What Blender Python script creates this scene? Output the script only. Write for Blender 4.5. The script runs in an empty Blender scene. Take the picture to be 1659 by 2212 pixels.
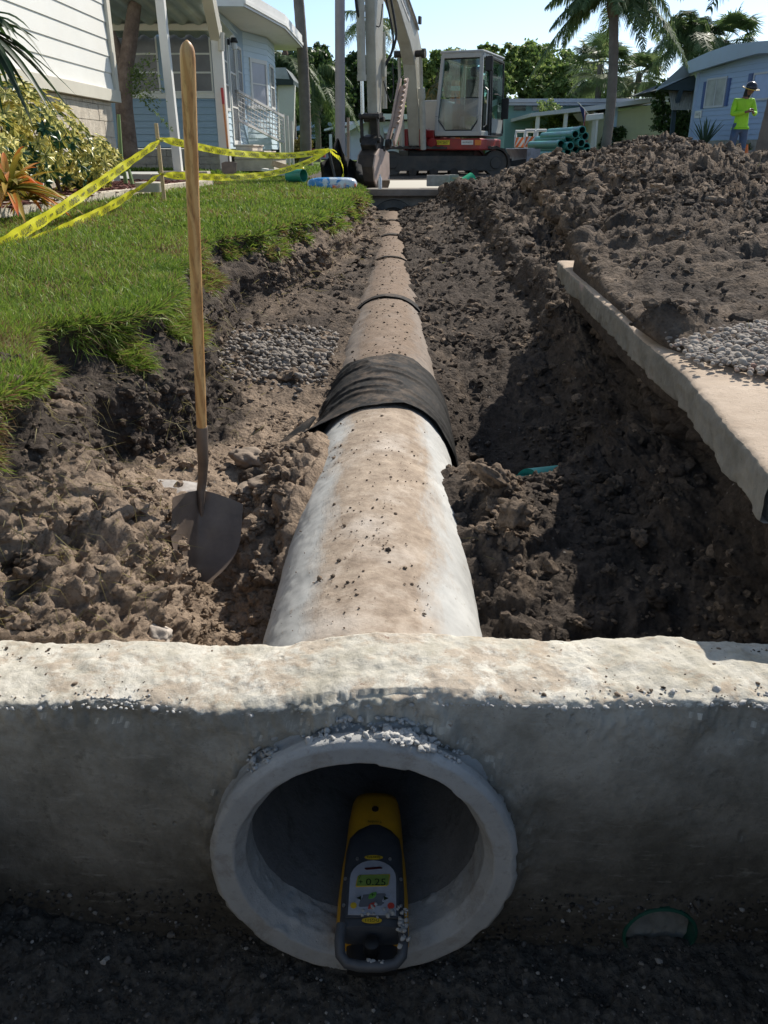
import bpy, bmesh, math, random
import numpy as np
from mathutils import Vector, Matrix
random.seed(7); rng = np.random.default_rng(11)
R = math.radians
scene = bpy.context.scene
COL = scene.collection
# ------------------------------------------------------------ layout helper (camera at the origin)
F_ = 1780.; CX = 829.5; CY = 1106.; PIT = R(23.6); YW = R(0.8)
def ray(px, py):
    u = (px-CX)/F_; v = -(py-CY)/F_
    y = math.cos(PIT)+v*math.sin(PIT); z = -math.sin(PIT)+v*math.cos(PIT)
    c, s = math.cos(YW), math.sin(YW)
    return Vector((u*c-y*s, u*s+y*c, z))
def PY(px, py, Y): r = ray(px, py); return r*(Y/r.y)
def PZ(px, py, z): r = ray(px, py); return r*(z/r.z)
# ------------------------------------------------------------ noise
def _hash(ix, iy, iz, s):
    h = (ix.astype(np.int64)*73856093) ^ (iy.astype(np.int64)*19349663) ^ (iz.astype(np.int64)*83492791) ^ (s*2654435761)
    h = (h ^ (h >> 13))*1274126177; h = h & 0x7fffffff; h = (h ^ (h >> 15))*2246822519 & 0x7fffffff
    return (h ^ (h >> 11)) & 0xffffff
def vnoise(p, s=0):
    i = np.floor(p); f = p-i; f = f*f*f*(f*(f*6-15)+10); i = i.astype(np.int64); out = 0
    for dx in (0, 1):
        wx = f[:, 0] if dx else 1-f[:, 0]
        for dy in (0, 1):
            wy = f[:, 1] if dy else 1-f[:, 1]
            for dz in (0, 1):
                wz = f[:, 2] if dz else 1-f[:, 2]
                out = out+wx*wy*wz*(_hash(i[:, 0]+dx, i[:, 1]+dy, i[:, 2]+dz, s)/float(0xffffff))
    return out*2-1
def fbm(p, octs=4, s=0, g=.5):
    o = 0; a = 1; t = 0
    for k in range(octs): o = o+a*vnoise(p*(2**k)+17.3*k, s+k); t += a; a *= g
    return o/t
def worley(p, s=0):
    i = np.floor(p).astype(np.int64); best = np.full(len(p), 9.); 
    for dx in (-1, 0, 1):
        for dy in (-1, 0, 1):
            for dz in (-1, 0, 1):
                c = i+np.array([dx, dy, dz]); q = []
                for a in range(3): q.append(c[:, a]+_hash(c[:, 0], c[:, 1], c[:, 2], s*3+a)/float(0xffffff)-p[:, a])
                best = np.minimum(best, q[0]**2+q[1]**2+q[2]**2)
    return np.sqrt(best)
# ------------------------------------------------------------ mesh helpers
def np_mesh(name, V, Fq, mats, smooth=False, attrs=None):
    me = bpy.data.meshes.new(name); V = np.asarray(V, dtype=np.float32); Fq = np.asarray(Fq, dtype=np.int32)
    n, k = Fq.shape
    me.vertices.add(len(V)); me.vertices.foreach_set('co', V.ravel())
    me.loops.add(n*k); me.loops.foreach_set('vertex_index', Fq.ravel())
    me.polygons.add(n); me.polygons.foreach_set('loop_start', np.arange(0, n*k, k, dtype=np.int32))
    try: me.polygons.foreach_set('loop_total', np.full(n, k, dtype=np.int32))
    except Exception: pass
    me.polygons.foreach_set('use_smooth', np.full(n, smooth, dtype=bool))
    me.update(calc_edges=True)
    for an, arr in (attrs or {}).items():
        a = me.attributes.new(an, 'FLOAT', 'POINT'); a.data.foreach_set('value', np.asarray(arr, dtype=np.float32))
    for m in (mats if isinstance(mats, list) else [mats]): me.materials.append(m)
    return me
def link(name, me, parent=None, loc=(0, 0, 0)):
    o = bpy.data.objects.new(name, me); COL.objects.link(o); o.location = loc
    if parent is not None: o.parent = parent
    return o
def tag(o, label=None, cat=None, group=None, kind=None):
    if label: o['label'] = label
    if cat: o['category'] = cat
    if group: o['group'] = group
    if kind: o['kind'] = kind
    return o
def thing(name, label, cat, loc=(0, 0, 0), group=None):
    o = bpy.data.objects.new(name, None); COL.objects.link(o); o.location = loc; o.empty_display_size = .1
    return tag(o, label, cat, group)
def root_loc(o):
    while o.parent is not None: o = o.parent
    return Vector(o.location)
class MB:
    def __init__(s): s.v = []; s.f = []
    def add(s, vs, fs):
        n = len(s.v); s.v += [tuple(v) for v in vs]; s.f += [tuple(n+i for i in f) for f in fs]; return s
    def box(s, c, d, rot=None):
        x, y, z = d[0]/2, d[1]/2, d[2]/2
        vs = [Vector((a*x, b*y, e*z)) for e in (-1, 1) for b in (-1, 1) for a in (-1, 1)]
        if rot is not None: vs = [rot @ v for v in vs]
        return s.add([v+Vector(c) for v in vs], [(0, 2, 3, 1), (4, 5, 7, 6), (0, 1, 5, 4), (2, 6, 7, 3), (0, 4, 6, 2), (1, 3, 7, 5)])
    def bx(s, x0, x1, y0, y1, z0, z1): return s.box(((x0+x1)/2, (y0+y1)/2, (z0+z1)/2), (abs(x1-x0), abs(y1-y0), abs(z1-z0)))
    def beam(s, a, b, w, h, up=(0, 0, 1)):
        a = Vector(a); b = Vector(b); d = (b-a); L = d.length; d.normalize(); up = Vector(up)
        sx = d.cross(up)
        if sx.length < 1e-4: sx = d.cross(Vector((0, 1, 0)))
        sx.normalize(); uz = sx.cross(d)
        vs = [p+sx*(i*w/2)+uz*(j*h/2) for p in (a, b) for (i, j) in ((-1, -1), (1, -1), (1, 1), (-1, 1))]
        return s.add(vs, [(3, 2, 1, 0), (4, 5, 6, 7), (0, 1, 5, 4), (1, 2, 6, 5), (2, 3, 7, 6), (3, 0, 4, 7)])
    def tube(s, pts, r, n=10, cap=True, squash=1.):
        pts = [Vector(p) for p in pts]; rs = r if isinstance(r, (list, tuple)) else [r]*len(pts)
        base = len(s.v); prev = None
        for i, p in enumerate(pts):
            t = (pts[min(i+1, len(pts)-1)]-pts[max(i-1, 0)]).normalized()
            if prev is None:
                a = t.cross(Vector((0, 0, 1)));
                if a.length < .1: a = t.cross(Vector((0, 1, 0)))
            else: a = prev-t*prev.dot(t)
            a.normalize(); prev = a; b = t.cross(a)
            for k in range(n):
                an = 2*math.pi*k/n; s.v.append(tuple(p+a*(math.cos(an)*rs[i])+b*(math.sin(an)*rs[i]*squash)))
        for i in range(len(pts)-1):
            for k in range(n):
                k2 = (k+1) % n; s.f.append((base+i*n+k, base+i*n+k2, base+(i+1)*n+k2, base+(i+1)*n+k))
        if cap:
            s.f.append(tuple(base+k for k in reversed(range(n)))); s.f.append(tuple(base+(len(pts)-1)*n+k for k in range(n)))
        return s
    def lathe(s, prof, origin, axis=(0, 0, 1), n=24, closed=False):
        o = Vector(origin); ax = Vector(axis).normalized(); a = ax.cross(Vector((0, 0, 1)))
        if a.length < .1: a = ax.cross(Vector((0, 1, 0)))
        a.normalize(); b = ax.cross(a); base = len(s.v)
        for (r, h) in prof:
            for k in range(n):
                an = 2*math.pi*k/n; s.v.append(tuple(o+ax*h+a*(math.cos(an)*r)+b*(math.sin(an)*r)))
        m = len(prof)
        for i in range(m if closed else m-1):
            i2 = (i+1) % m
            for k in range(n):
                k2 = (k+1) % n; s.f.append((base+i*n+k, base+i*n+k2, base+i2*n+k2, base+i2*n+k))
        return s
    def prism(s, poly, d):
        d = Vector(d); n = len(poly); base = len(s.v); poly = [Vector(p) for p in poly]
        s.v += [tuple(p) for p in poly]+[tuple(p+d) for p in poly]
        s.f.append(tuple(base+i for i in range(n))); s.f.append(tuple(base+n+i for i in reversed(range(n))))
        for i in range(n): j = (i+1) % n; s.f.append((base+i, base+n+i, base+n+j, base+j))
        return s
    def build(s, name, mat, parent=None, smooth=False, loc=None, bevel=0, local=False, fix=True):
        """vertices are world coordinates unless local; a part keeps the origin of its thing"""
        off = Vector((0, 0, 0))
        if not local: off = root_loc(parent) if parent is not None else (Vector(loc) if loc is not None else off)
        me = bpy.data.meshes.new(name)
        me.from_pydata([(v[0]-off[0], v[1]-off[1], v[2]-off[2]) for v in s.v], [], s.f)
        for m in (mat if isinstance(mat, list) else [mat]): me.materials.append(m)
        if fix:
            b = bmesh.new(); b.from_mesh(me); bmesh.ops.recalc_face_normals(b, faces=b.faces); b.to_mesh(me); b.free()
        if smooth:
            me.polygons.foreach_set('use_smooth', [True]*len(me.polygons))
            try: me.set_sharp_from_angle(angle=R(smooth if smooth > 1 else 40))
            except Exception: pass
        o = link(name, me, parent, loc if (parent is None and loc is not None) else (0, 0, 0))
        if bevel:
            m = o.modifiers.new('b', 'BEVEL'); m.width = bevel; m.segments = 2; m.limit_method = 'ANGLE'; m.angle_limit = R(35)
        return o
def copy_tree(o, parent=None):
    c = o.copy(); COL.objects.link(c)
    if parent is not None: c.parent = parent
    for ch in list(o.children): copy_tree(ch, c)
    return c
# ------------------------------------------------------------ materials
def newmat(name):
    m = bpy.data.materials.new(name); m.use_nodes = True; nt = m.node_tree; b = nt.nodes['Principled BSDF']; return m, nt, b
class NT:
    """small node helper"""
    def __init__(s, nt): s.nt = nt; s.co = nt.nodes.new('ShaderNodeTexCoord').outputs['Object']
    def _in(s, sock, v):
        if v is None: return
        if hasattr(v, 'links') or isinstance(v, bpy.types.NodeSocket): s.nt.links.new(v, sock)
        else: sock.default_value = v
    def noise(s, scale, detail=6, rough=.6, co=None, dist=0):
        n = s.nt.nodes.new('ShaderNodeTexNoise'); n.inputs['Scale'].default_value = scale; n.inputs['Detail'].default_value = detail
        n.inputs['Roughness'].default_value = rough; n.inputs['Distortion'].default_value = dist; s.nt.links.new(co or s.co, n.inputs['Vector']); return n.outputs[0]
    def voro(s, scale, feat='F1', co=None, out='Distance', rand=1.):
        n = s.nt.nodes.new('ShaderNodeTexVoronoi'); n.feature = feat; n.inputs['Scale'].default_value = scale; n.inputs['Randomness'].default_value = rand; s.nt.links.new(co or s.co, n.inputs['Vector']); return n.outputs[out]
    def wave(s, scale, co=None, dist=0, detail=2, dscale=1, direction='X', prof='SIN'):
        n = s.nt.nodes.new('ShaderNodeTexWave'); n.bands_direction = direction; n.wave_profile = prof
        for k, v in (('Scale', scale), ('Distortion', dist), ('Detail', detail), ('Detail Scale', dscale)): n.inputs[k].default_value = v
        s.nt.links.new(co or s.co, n.inputs['Vector']); return n.outputs['Fac']
    def ramp(s, fac, stops, interp='LINEAR'):
        n = s.nt.nodes.new('ShaderNodeValToRGB'); n.color_ramp.interpolation = interp; e = n.color_ramp.elements
        while len(e) < len(stops): e.new(.5)
        for i, (p, c) in enumerate(stops):
            e[i].position = p; e[i].color = (c, c, c, 1) if not isinstance(c, (tuple, list)) else (c[0], c[1], c[2], 1)
        s.nt.links.new(fac, n.inputs[0]); return n.outputs[0]
    def mix(s, f, a, b, mode='MIX'):
        n = s.nt.nodes.new('ShaderNodeMix'); n.data_type = 'RGBA'; n.blend_type = mode
        s._in(n.inputs[0], f); s._in(n.inputs[6], (a[0], a[1], a[2], 1) if isinstance(a, tuple) else a); s._in(n.inputs[7], (b[0], b[1], b[2], 1) if isinstance(b, tuple) else b); return n.outputs[2]
    def math(s, op, a, b=None, c=None):
        n = s.nt.nodes.new('ShaderNodeMath'); n.operation = op; s._in(n.inputs[0], a); s._in(n.inputs[1], b)
        if c is not None: s._in(n.inputs[2], c)
        return n.outputs[0]
    def attr(s, name):
        n = s.nt.nodes.new('ShaderNodeAttribute'); n.attribute_name = name; return n.outputs['Fac']
    def sep(s, co=None):
        n = s.nt.nodes.new('ShaderNodeSeparateXYZ'); s.nt.links.new(co or s.co, n.inputs[0]); return n.outputs
    def mapping(s, scale=(1, 1, 1), rot=(0, 0, 0), loc=(0, 0, 0), co=None):
        n = s.nt.nodes.new('ShaderNodeMapping'); n.inputs['Scale'].default_value = scale; n.inputs['Rotation'].default_value = rot; n.inputs['Location'].default_value = loc; s.nt.links.new(co or s.co, n.inputs[0]); return n.outputs[0]
    def bump(s, h, strength=.5, dist=.01, nrm=None):
        n = s.nt.nodes.new('ShaderNodeBump'); n.inputs['Strength'].default_value = strength; n.inputs['Distance'].default_value = dist; s.nt.links.new(h, n.inputs['Height'])
        if nrm is not None: s.nt.links.new(nrm, n.inputs['Normal'])
        return n.outputs[0]
def setp(b, **k):
    for a, v in k.items():
        i = b.inputs[{'rough': 'Roughness', 'metal': 'Metallic', 'spec': 'Specular IOR Level', 'col': 'Base Color', 'nrm': 'Normal', 'alpha': 'Alpha', 'trans': 'Transmission Weight', 'coat': 'Coat Weight', 'emis': 'Emission Color', 'estr': 'Emission Strength', 'ior': 'IOR', 'sss': 'Subsurface Weight'}[a]]
        if isinstance(v, bpy.types.NodeSocket): i.id_data.links.new(v, i)
        elif isinstance(v, tuple): i.default_value = (v[0], v[1], v[2], 1)
        else: i.default_value = v
_mats = {}
def plain(name, col, rough=.6, metal=0, var=.15, scale=6, bump=.15, bscale=60, dirt=None, dirtamt=.4, spec=.5, bd=.002):
    """paint / plastic / stone with mottling, optional grime colour and fine bump"""
    if name in _mats: return _mats[name]
    m, nt, b = newmat(name); n = NT(nt)
    c2 = tuple(max(0, c*(1-var)) for c in col); c3 = tuple(min(1, c*(1+var*.6)) for c in col)
    c = n.mix(n.ramp(n.noise(scale), [(.3, 0), (.7, 1)]), c2, c3)
    if dirt: c = n.mix(n.math('MULTIPLY', n.ramp(n.noise(scale*.7, 8, .7), [(.45, 0), (.7, 1)]), dirtamt), c, dirt)
    setp(b, col=c, rough=rough, metal=metal, spec=spec)
    if bump: setp(b, nrm=n.bump(n.noise(bscale, 4), bump, bd))
    _mats[name] = m; return m
# ------------------------------------------------------------ dirt
def dirt_mat():
    m, nt, b = newmat('dirt'); n = NT(nt)
    n1 = n.noise(1.3, 5); n2 = n.noise(14, 8, .7); n3 = n.noise(90, 6, .7)
    dark = n.mix(n.ramp(n2, [(.3, 0), (.7, 1)]), (.036, .0295, .025), (.118, .094, .077))
    dry = n.mix(n.ramp(n2, [(.3, 0), (.72, 1)]), (.185, .135, .098), (.43, .33, .245))
    f = n.math('ADD', n.attr('dry'), n.math('MULTIPLY', n.math('SUBTRACT', n1, .5), .9))
    c = n.mix(n.ramp(f, [(.3, 0), (.75, 1)]), dark, dry)
    sp = n.ramp(n.voro(26), [(.0, 1), (.09, 1), (.11, 0)])                 # pale pebbles
    c = n.mix(n.math('MULTIPLY', sp, n.ramp(n.noise(3.1), [(.5, 0), (.62, .75)])), c, (.38, .35, .32))
    red = n.ramp(n.noise(1.9, 6, .6, dist=.6), [(.66, 0), (.74, .55)])
    c = n.mix(n.math('MULTIPLY', red, n.attr('red')), c, (.20, .10, .08))
    th = n.mix(n.ramp(n3, [(.3, 0), (.7, 1)]), (.035, .045, .015), (.11, .09, .04))
    c = n.mix(n.attr('grass'), c, th)
    c = n.mix(n.math('MULTIPLY', n.ramp(n3, [(.35, 1), (.5, 0)]), .45), c, (.02, .015, .012))
    setp(b, col=c, rough=.95, spec=.15)
    h = n.math('ADD', n.math('MULTIPLY', n.noise(45, 10, .75), 1.), n.math('MULTIPLY', n.voro(60), .6))
    nb = n.bump(h, .8, .018); nb = n.bump(n.noise(130, 6, .7), .6, .004, nb)
    setp(b, nrm=nb); return m
DIRT = dirt_mat()
# station keys along the trench (distance from the camera)
K = np.array([1.40, 1.80, 2.10, 2.45, 2.80, 3.10, 3.40, 3.80, 4.30, 5.00, 6.00, 6.60, 7.50, 9.00, 11.0, 13.0, 15.0, 16.6])
def keyed(v): v = np.array(v, dtype=float); assert len(v) == len(K), len(v); return v
xl = keyed([-1.08, -.92, -.90, -1.10, -1.22, -1.03, -.95, -.98, -1.12, -1.22, -1.25, -1.02, -.78, -.60, -.47, -.45, -.60, -.65])   # lawn lip
zl = keyed([-.53, -.53, -.53, -.54, -.55, -.57, -.58, -.58, -.56, -.56, -.56, -.57, -.56, -.56, -.55, -.55, -.58, -.60])
xt = keyed([-1.04, -.90, -.86, -.98, -1.04, -.86, -.76, -.82, -1.00, -1.08, -1.10, -.88, -.66, -.50, -.42, -.42, -.5, -.5])       # toe of the bank
zt = keyed([-.93, -.92, -.93, -.98, -1.03, -1.06, -1.08, -1.07, -1.05, -1.05, -1.02, -1.0, -.98, -.95, -.92, -.9, -.9, -.9])
z1 = keyed([-1.02, -.98, -.97, -1.01, -1.08, -1.10, -1.10, -1.09, -1.06, -1.05, -1.02, -1.01, -.99, -.97, -.95, -.93, -.93, -.93])  # left floor, outer
z2 = keyed([-1.34, -1.34, -1.30, -1.22, -1.14, -1.12, -1.12, -1.13, -1.08, -1.05, -1.04, -1.04, -1.02, -1.0, -.98, -.96, -.96, -.96])  # left floor, inner
zc = keyed([-1.40, -1.38, -1.33, -1.14, -1.04, -1.05, -1.16, -1.16, -1.09, -1.075, -1.05, -1.04, -1.02, -1.005, -.99, -.985, -.98, -.98])  # left against the pipe
zd = keyed([-1.36, -1.33, -1.24, -1.10, -1.06, -1.22, -1.36, -1.36, -1.20, -1.10, -1.055, -1.04, -1.02, -1.005, -.99, -.985, -.98, -.98])  # right against the pipe
z3 = keyed([-1.33, -1.28, -1.22, -1.17, -1.15, -1.22, -1.40, -1.43, -1.32, -1.18, -1.06, -1.02, -.97, -.90, -.84, -.82, -.86, -.90])     # right floor
xw = keyed([.90, .90, .91, .92, .94, .95, .96, .98, 1.0, 1.0, 1.05, 1.0, 1.0, 1.0, .95, .85, .8, .8])                    # right bank toe
zw = keyed([-1.30, -1.26, -1.20, -1.16, -1.14, -1.16, -1.26, -1.28, -1.16, -1.00, -.88, -.84, -.76, -.62, -.47, -.46, -.60, -.80])
XE = lambda y: np.interp(y, [0., 1.6, 2.47, 3.37, 5.2, 20], [.61, .785, .880, .915, 1.0, 1.74])
xe = XE(K)
x4 = np.where(K < 5.3, xe+.12, xe+.30)
z4 = keyed([-.86, -.80, -.80, -.80, -.80, -.80, -.80, -.80, -.80, -.80, -.66, -.60, -.50, -.36, -.24, -.28, -.55, -.8])
cov = keyed([2.6, 1.9, 1.0, .18, .03, .015, .01, .01, .01, .01, .05, .05, .05, .05, .05, .05, .05, .05])
x5 = np.where(K < 5.3, xe+cov, xe+.5)
z5 = keyed([-.80, -.80, -.80, -.80, -.80, -.80, -.80, -.80, -.80, -.80, -.50, -.44, -.38, -.22, -.08, -.18, -.50, -.75])
z6 = keyed([-.80, -.66, -.615, -.60, -.595, -.595, -.59, -.58, -.55, -.46, -.38, -.36, -.32, -.20, -.10, -.20, -.45, -.6])
x6 = np.where(K < 5.3, x5+.02, xe+.8)
z7 = keyed([-.80, -.60, -.58, -.57, -.57, -.56, -.55, -.53, -.50, -.45, -.40, -.34, -.28, -.10, .15, -.02, -.38, -.5])   # x = x6+.9
z8 = keyed([-.6, -.58, -.57, -.56, -.56, -.55, -.54, -.52, -.50, -.47, -.44, -.40, -.32, -.12, .17, -.02, -.36, -.45])        # x = 3.4
z9 = keyed([-.6, -.57, -.56, -.56, -.55, -.55, -.54, -.53, -.52, -.50, -.47, -.45, -.47, -.48, -.46, -.47, -.46, -.45])      # x = 4.4
z10 = keyed([-.5]*5+[-.48]*5+[-.47, -.47, -.47, -.46, -.45, -.44, -.43, -.42])                                             # x = 5.6
rows = [1.40]
while rows[-1] < 16.6: rows.append(rows[-1]+max(.0085, .0060*rows[-1]))
rows = np.array(rows)
ss_ = lambda y: np.clip((y-4.1)/.8, 0, 1)+.15
def sm(v):    # smooth key interpolation
    a = np.interp(rows, K, v); k = 9; pad = np.pad(a, k, mode='edge'); w = np.hanning(2*k+3)[1:-1]; w /= w.sum(); return np.convolve(pad, w, 'valid')
nz = np.stack([rows*2.1, rows*0, rows*0], 1)
wob = fbm(nz, 4, 5)*.10*np.clip((rows-1.2)/2, .3, 1)
XL = sm(xl)+wob; XT = sm(xt)+wob*.7
PX = -.055
cwob = fbm(np.stack([rows*3.3, rows*0+4, rows*0], 1), 4, 66)*.035; cwob2 = fbm(np.stack([rows*3.3, rows*0+9, rows*0], 1), 4, 67)*.035
ZCs = sm(zc)+cwob*ss_(rows); ZDs = sm(zd)+cwob2*ss_(rows)
CWL = np.where(ZCs > -1.26, np.sqrt(np.maximum(.0016, .0905-(ZCs+1.26)**2)), .30); CWR = np.where(ZDs > -1.26, np.sqrt(np.maximum(.0016, .0905-(ZDs+1.26)**2)), .30)
pts = [(-6.5+0*rows, -.42+0*rows), (-3.6+0*rows, -.50+0*rows), (XL-.9, -.50+0*rows), (XL-.25, sm(zl)+.03), (XL, sm(zl)), (XL-.045, sm(zl)-.10), (XT-.03, (sm(zl)+sm(zt))/2),
       (XT, sm(zt)), (XT+.16, sm(z1)), ((XT+.1+PX-.36)/2, (sm(z1)+sm(z2))/2), (PX-.48+0*rows, sm(z2)), (PX-CWL, ZCs), (PX-CWL+.01, ZCs), (PX+CWR-.01, ZDs),
       (PX+CWR, ZDs), (PX+.46+0*rows, sm(z3)), (sm(xw)-.1, (sm(z3)+sm(zw))/2), (sm(xw), sm(zw)+.06), (sm(x4)+.05, (sm(zw)+sm(z4))/2), (sm(x4), sm(z4)),
       (sm(x5), sm(z5)), (sm(x6), sm(z6)), (sm(x6)+.9, sm(z7)), (3.4+0*rows, sm(z8)), (4.4+0*rows, sm(z9)), (5.6+0*rows, sm(z10)), (9.0+0*rows, -.42+0*rows)]
nseg = [6, 22, 50, 34, 12, 22, 34, 30, 46, 46, 40, 12, 6, 12, 40, 46, 24, 40, 16, 14, 8, 90, 70, 44, 34, 14]
assert len(nseg) == len(pts)-1
cols = []; uid = []
for i, ns in enumerate(nseg):
    for k in range(ns):
        t = k/ns; cols.append(((1-t)*pts[i][0]+t*pts[i+1][0], (1-t)*pts[i][1]+t*pts[i+1][1])); uid.append(i+t)
cols.append(pts[-1]); uid.append(len(nseg)); uid = np.array(uid)
GX = np.stack([c[0] for c in cols], 1); GZ = np.stack([c[1] for c in cols], 1); nr, nc = GX.shape
def smooth_u(A, k):
    w = np.hanning(2*k+3)[1:-1]; w /= w.sum(); P = np.pad(A, ((0, 0), (k, k)), mode='edge'); return sum(w[j]*P[:, j:j+nc] for j in range(2*k+1))
GX = smooth_u(GX, 4); GZ = smooth_u(GZ, 4)
GY = np.repeat(rows[:, None], nc, 1); U = np.repeat(uid[None, :], nr, 0)
X0, Y0, Z0 = GX.ravel(), GY.ravel(), GZ.ravel(); UU = U.ravel()
def gnormals(X, Y, Z):
    P = np.stack([X.reshape(nr, nc), Y.reshape(nr, nc), Z.reshape(nr, nc)], 2)
    du = np.gradient(P, axis=1); dv = np.gradient(P, axis=0); n = np.cross(du, dv); n /= np.linalg.norm(n, axis=2, keepdims=True)+1e-9; return n.reshape(-1, 3)
def ss(a, b, x): t = np.clip((x-a)/(b-a), 0, 1); return t*t*(3-2*t)
grassm = 1-ss(3.9, 4.5, UU)
face = ss(4.2, 5., UU)*(1-ss(7, 8, UU))
floorL = ss(7, 8, UU)*(1-ss(12.2, 12.6, UU)); floorR = ss(13.5, 14, UU)*(1-ss(17, 18, UU)); wallR = ss(16.5, 17.5, UU)*(1-ss(19, 19.5, UU)); heap = np.maximum(ss(20.5, 21, UU), ss(17.2, 18.2, UU)*ss(5.4, 5.9, Y0))
under = (1-ss(5.2, 5.5, Y0))*ss(18.8, 19.2, UU)*(1-ss(20.8, 21, UU))
PT = np.stack([X0, Y0, Z0], 1)
N0 = gnormals(X0, Y0, Z0)
far = np.clip(Y0/4, 1, 3)
big = fbm(PT*2.2, 3, 1); mid = fbm(PT*6.5, 4, 2); fine = fbm(PT*24, 4, 3)
w1 = worley(PT*7.+big[:, None]*.4, 4); w2 = worley(PT*17., 6); w3 = worley(PT*42., 8)
cl1 = .42-w1**2*.85; cl2 = .42-w2**2*.85; cl3 = .42-w3**2*.85
patch = ss(-.25, .35, fbm(PT*1.7+9, 3, 12))      # where clods pile up
nearmound = np.exp(-((X0+.92)/.36)**2-((Y0-1.98)/.42)**2)*ss(5.5, 7.6, UU)
pilel = np.exp(-((X0+.36)/.14)**2-((Y0-2.75)/.55)**2); piler = np.exp(-((X0-.36)/.13)**2-((Y0-2.65)/.42)**2)
hump = np.exp(-((X0-.86)/.24)**2-((Y0-3.02)/.16)**2)
hp = heap*ss(4.0, 6.5, Y0)
amp = face*1.0+floorL*.8+floorR*.9+wallR*1.3+heap*.75+grassm*.12
D = amp*(big*.035+mid*.035+fine*.012+patch*(cl1*.035+cl2*.032)+cl2*.014+cl3*.016)
vf = fbm(PT*60, 3, 9); D += nearmound*(.10+mid*.07+cl1*.05+cl2*.045+cl3*.03+fine*.05+vf*.018-.10*np.abs(big)); rg = .5-np.abs(fbm(PT*11, 3, 14))*2; D += (amp-grassm*.12)*(fine*.014+vf*.005*(Y0 < 6)+rg*.010*patch)
D -= .11*np.exp(-((X0+.58)/.18)**2-((Y0-2.20)/.26)**2)*(amp > .1); D += (pilel+piler)*(.03+cl1*.04+cl2*.05+cl3*.02+fine*.03)
D += hump*(.11+cl1*.05+cl2*.04+mid*.06+fine*.03)
D += hp*(fbm(PT*1.1, 3, 21)*.20+cl1*.05+(.42-worley(PT*3.2, 23)**2*.8)*.06+mid*.05+cl2*.035+cl3*.03+fine*.045)
D += heap*(1-ss(5.2, 6.2, Y0))*(-.01+mid*.004)
rid = np.abs(fbm(PT*np.array([1.5, 5., 1.5]), 3, 31)); D += heap*ss(3., 5, Y0)*(.04-rid*.16)
D -= wallR*ss(.1, .5, fbm(PT*np.array([4, 4, 9]), 3, 33))*.07
streak = fbm(PT*np.array([14, 14, 3.]), 3, 35); D += face*streak*.03
edge = np.minimum(ss(0, .6, UU), 1)*(1-ss(25.2, 26, UU)); D *= edge
fadeend = 1-ss(16, 16.6, Y0); D *= np.maximum(fadeend, .1)
D = np.where(under > .5, 0, D)
P1 = PT+N0*D[:, None]
# soil never rises through the barrel of the pipe by more than a skin
dx = P1[:, 0]-PX; dz = P1[:, 2]+1.26; rr = np.sqrt(dx*dx+dz*dz)
lim = .300
skin = (Y0 > 4.2)*(.000)+0
um = (UU > 11.15) & (UU < 13.85)
hit = (rr < .292) & (~um)
P1[hit, 0] = PX+dx[hit]/rr[hit]*.288; P1[hit, 2] = -1.26+dz[hit]/rr[hit]*.288
aL = np.arctan2(ZCs+1.26, -CWL); aR = np.arctan2(ZDs+1.26, CWR); aL = np.where(aL < 0, aL+2*np.pi, aL); tt = np.clip((UU-11)/3., 0, 1).reshape(nr, nc); an_ = (aL[:, None]*(1-tt)+aR[:, None]*tt).ravel()
P1[um, 0] = PX+.268*np.cos(an_[um]); P1[um, 2] = -1.26+.268*np.sin(an_[um])
P1[:, 2] = np.where((Y0 < 1.47) & (UU > 7.5) & (UU < 19), np.minimum(P1[:, 2], -.99), P1[:, 2])
# keep soil under the slab below its underside
dry = .15+.15*floorL*(1-ss(2.6, 4, Y0))+.32*(nearmound > .15)+.48*nearmound+.30*floorL*(1-ss(3.2, 5.5, Y0))+.2*floorL+.30*pilel+.5*piler+.30*face*ss(6, 7, Y0)+.24*hp+.18*heap*(1-ss(4.5, 5.5, Y0))+.08*floorR*ss(4.5, 6, Y0)
dry = dry+.18*ss(0, .6, cl1)*amp
redm = wallR+face*.3
gi = np.arange(nr*nc).reshape(nr, nc); Fq = np.stack([gi[:-1, :-1].ravel(), gi[:-1, 1:].ravel(), gi[1:, 1:].ravel(), gi[1:, :-1].ravel()], 1)
GRASSW = np.clip(grassm+ss(-.25, .15, fbm(PT*3, 3, 41))*(1-ss(4.8, 6.2, UU))*ss(1.5, 2, Y0), 0, 1)
tr = link('ground', np_mesh('ground', P1, Fq, DIRT, True, {'dry': np.clip(dry, 0, 1), 'grass': GRASSW*(UU < 7), 'red': np.clip(redm, 0, 1)})); tag(tr, kind='structure')
N1 = gnormals(P1[:, 0], P1[:, 1], P1[:, 2])
TERR = dict(P=P1, N=N1, U=UU, nr=nr, nc=nc)
# quick height lookup on the sculpted sheet
_j = lambda y: int(np.clip(np.searchsorted(rows, y), 0, nr-1))
_P3 = P1.reshape(nr, nc, 3)
def ground_z(x, y):
    if y < 1.4 or y > 16.5 or x < -6.4 or x > 8.9: return -.5
    r = _P3[_j(y)]; k = np.argmin(np.abs(r[:, 0]-x)+ (np.maximum(0, r[:, 2].max()-r[:, 2])*.0)); return float(r[k, 2])
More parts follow.
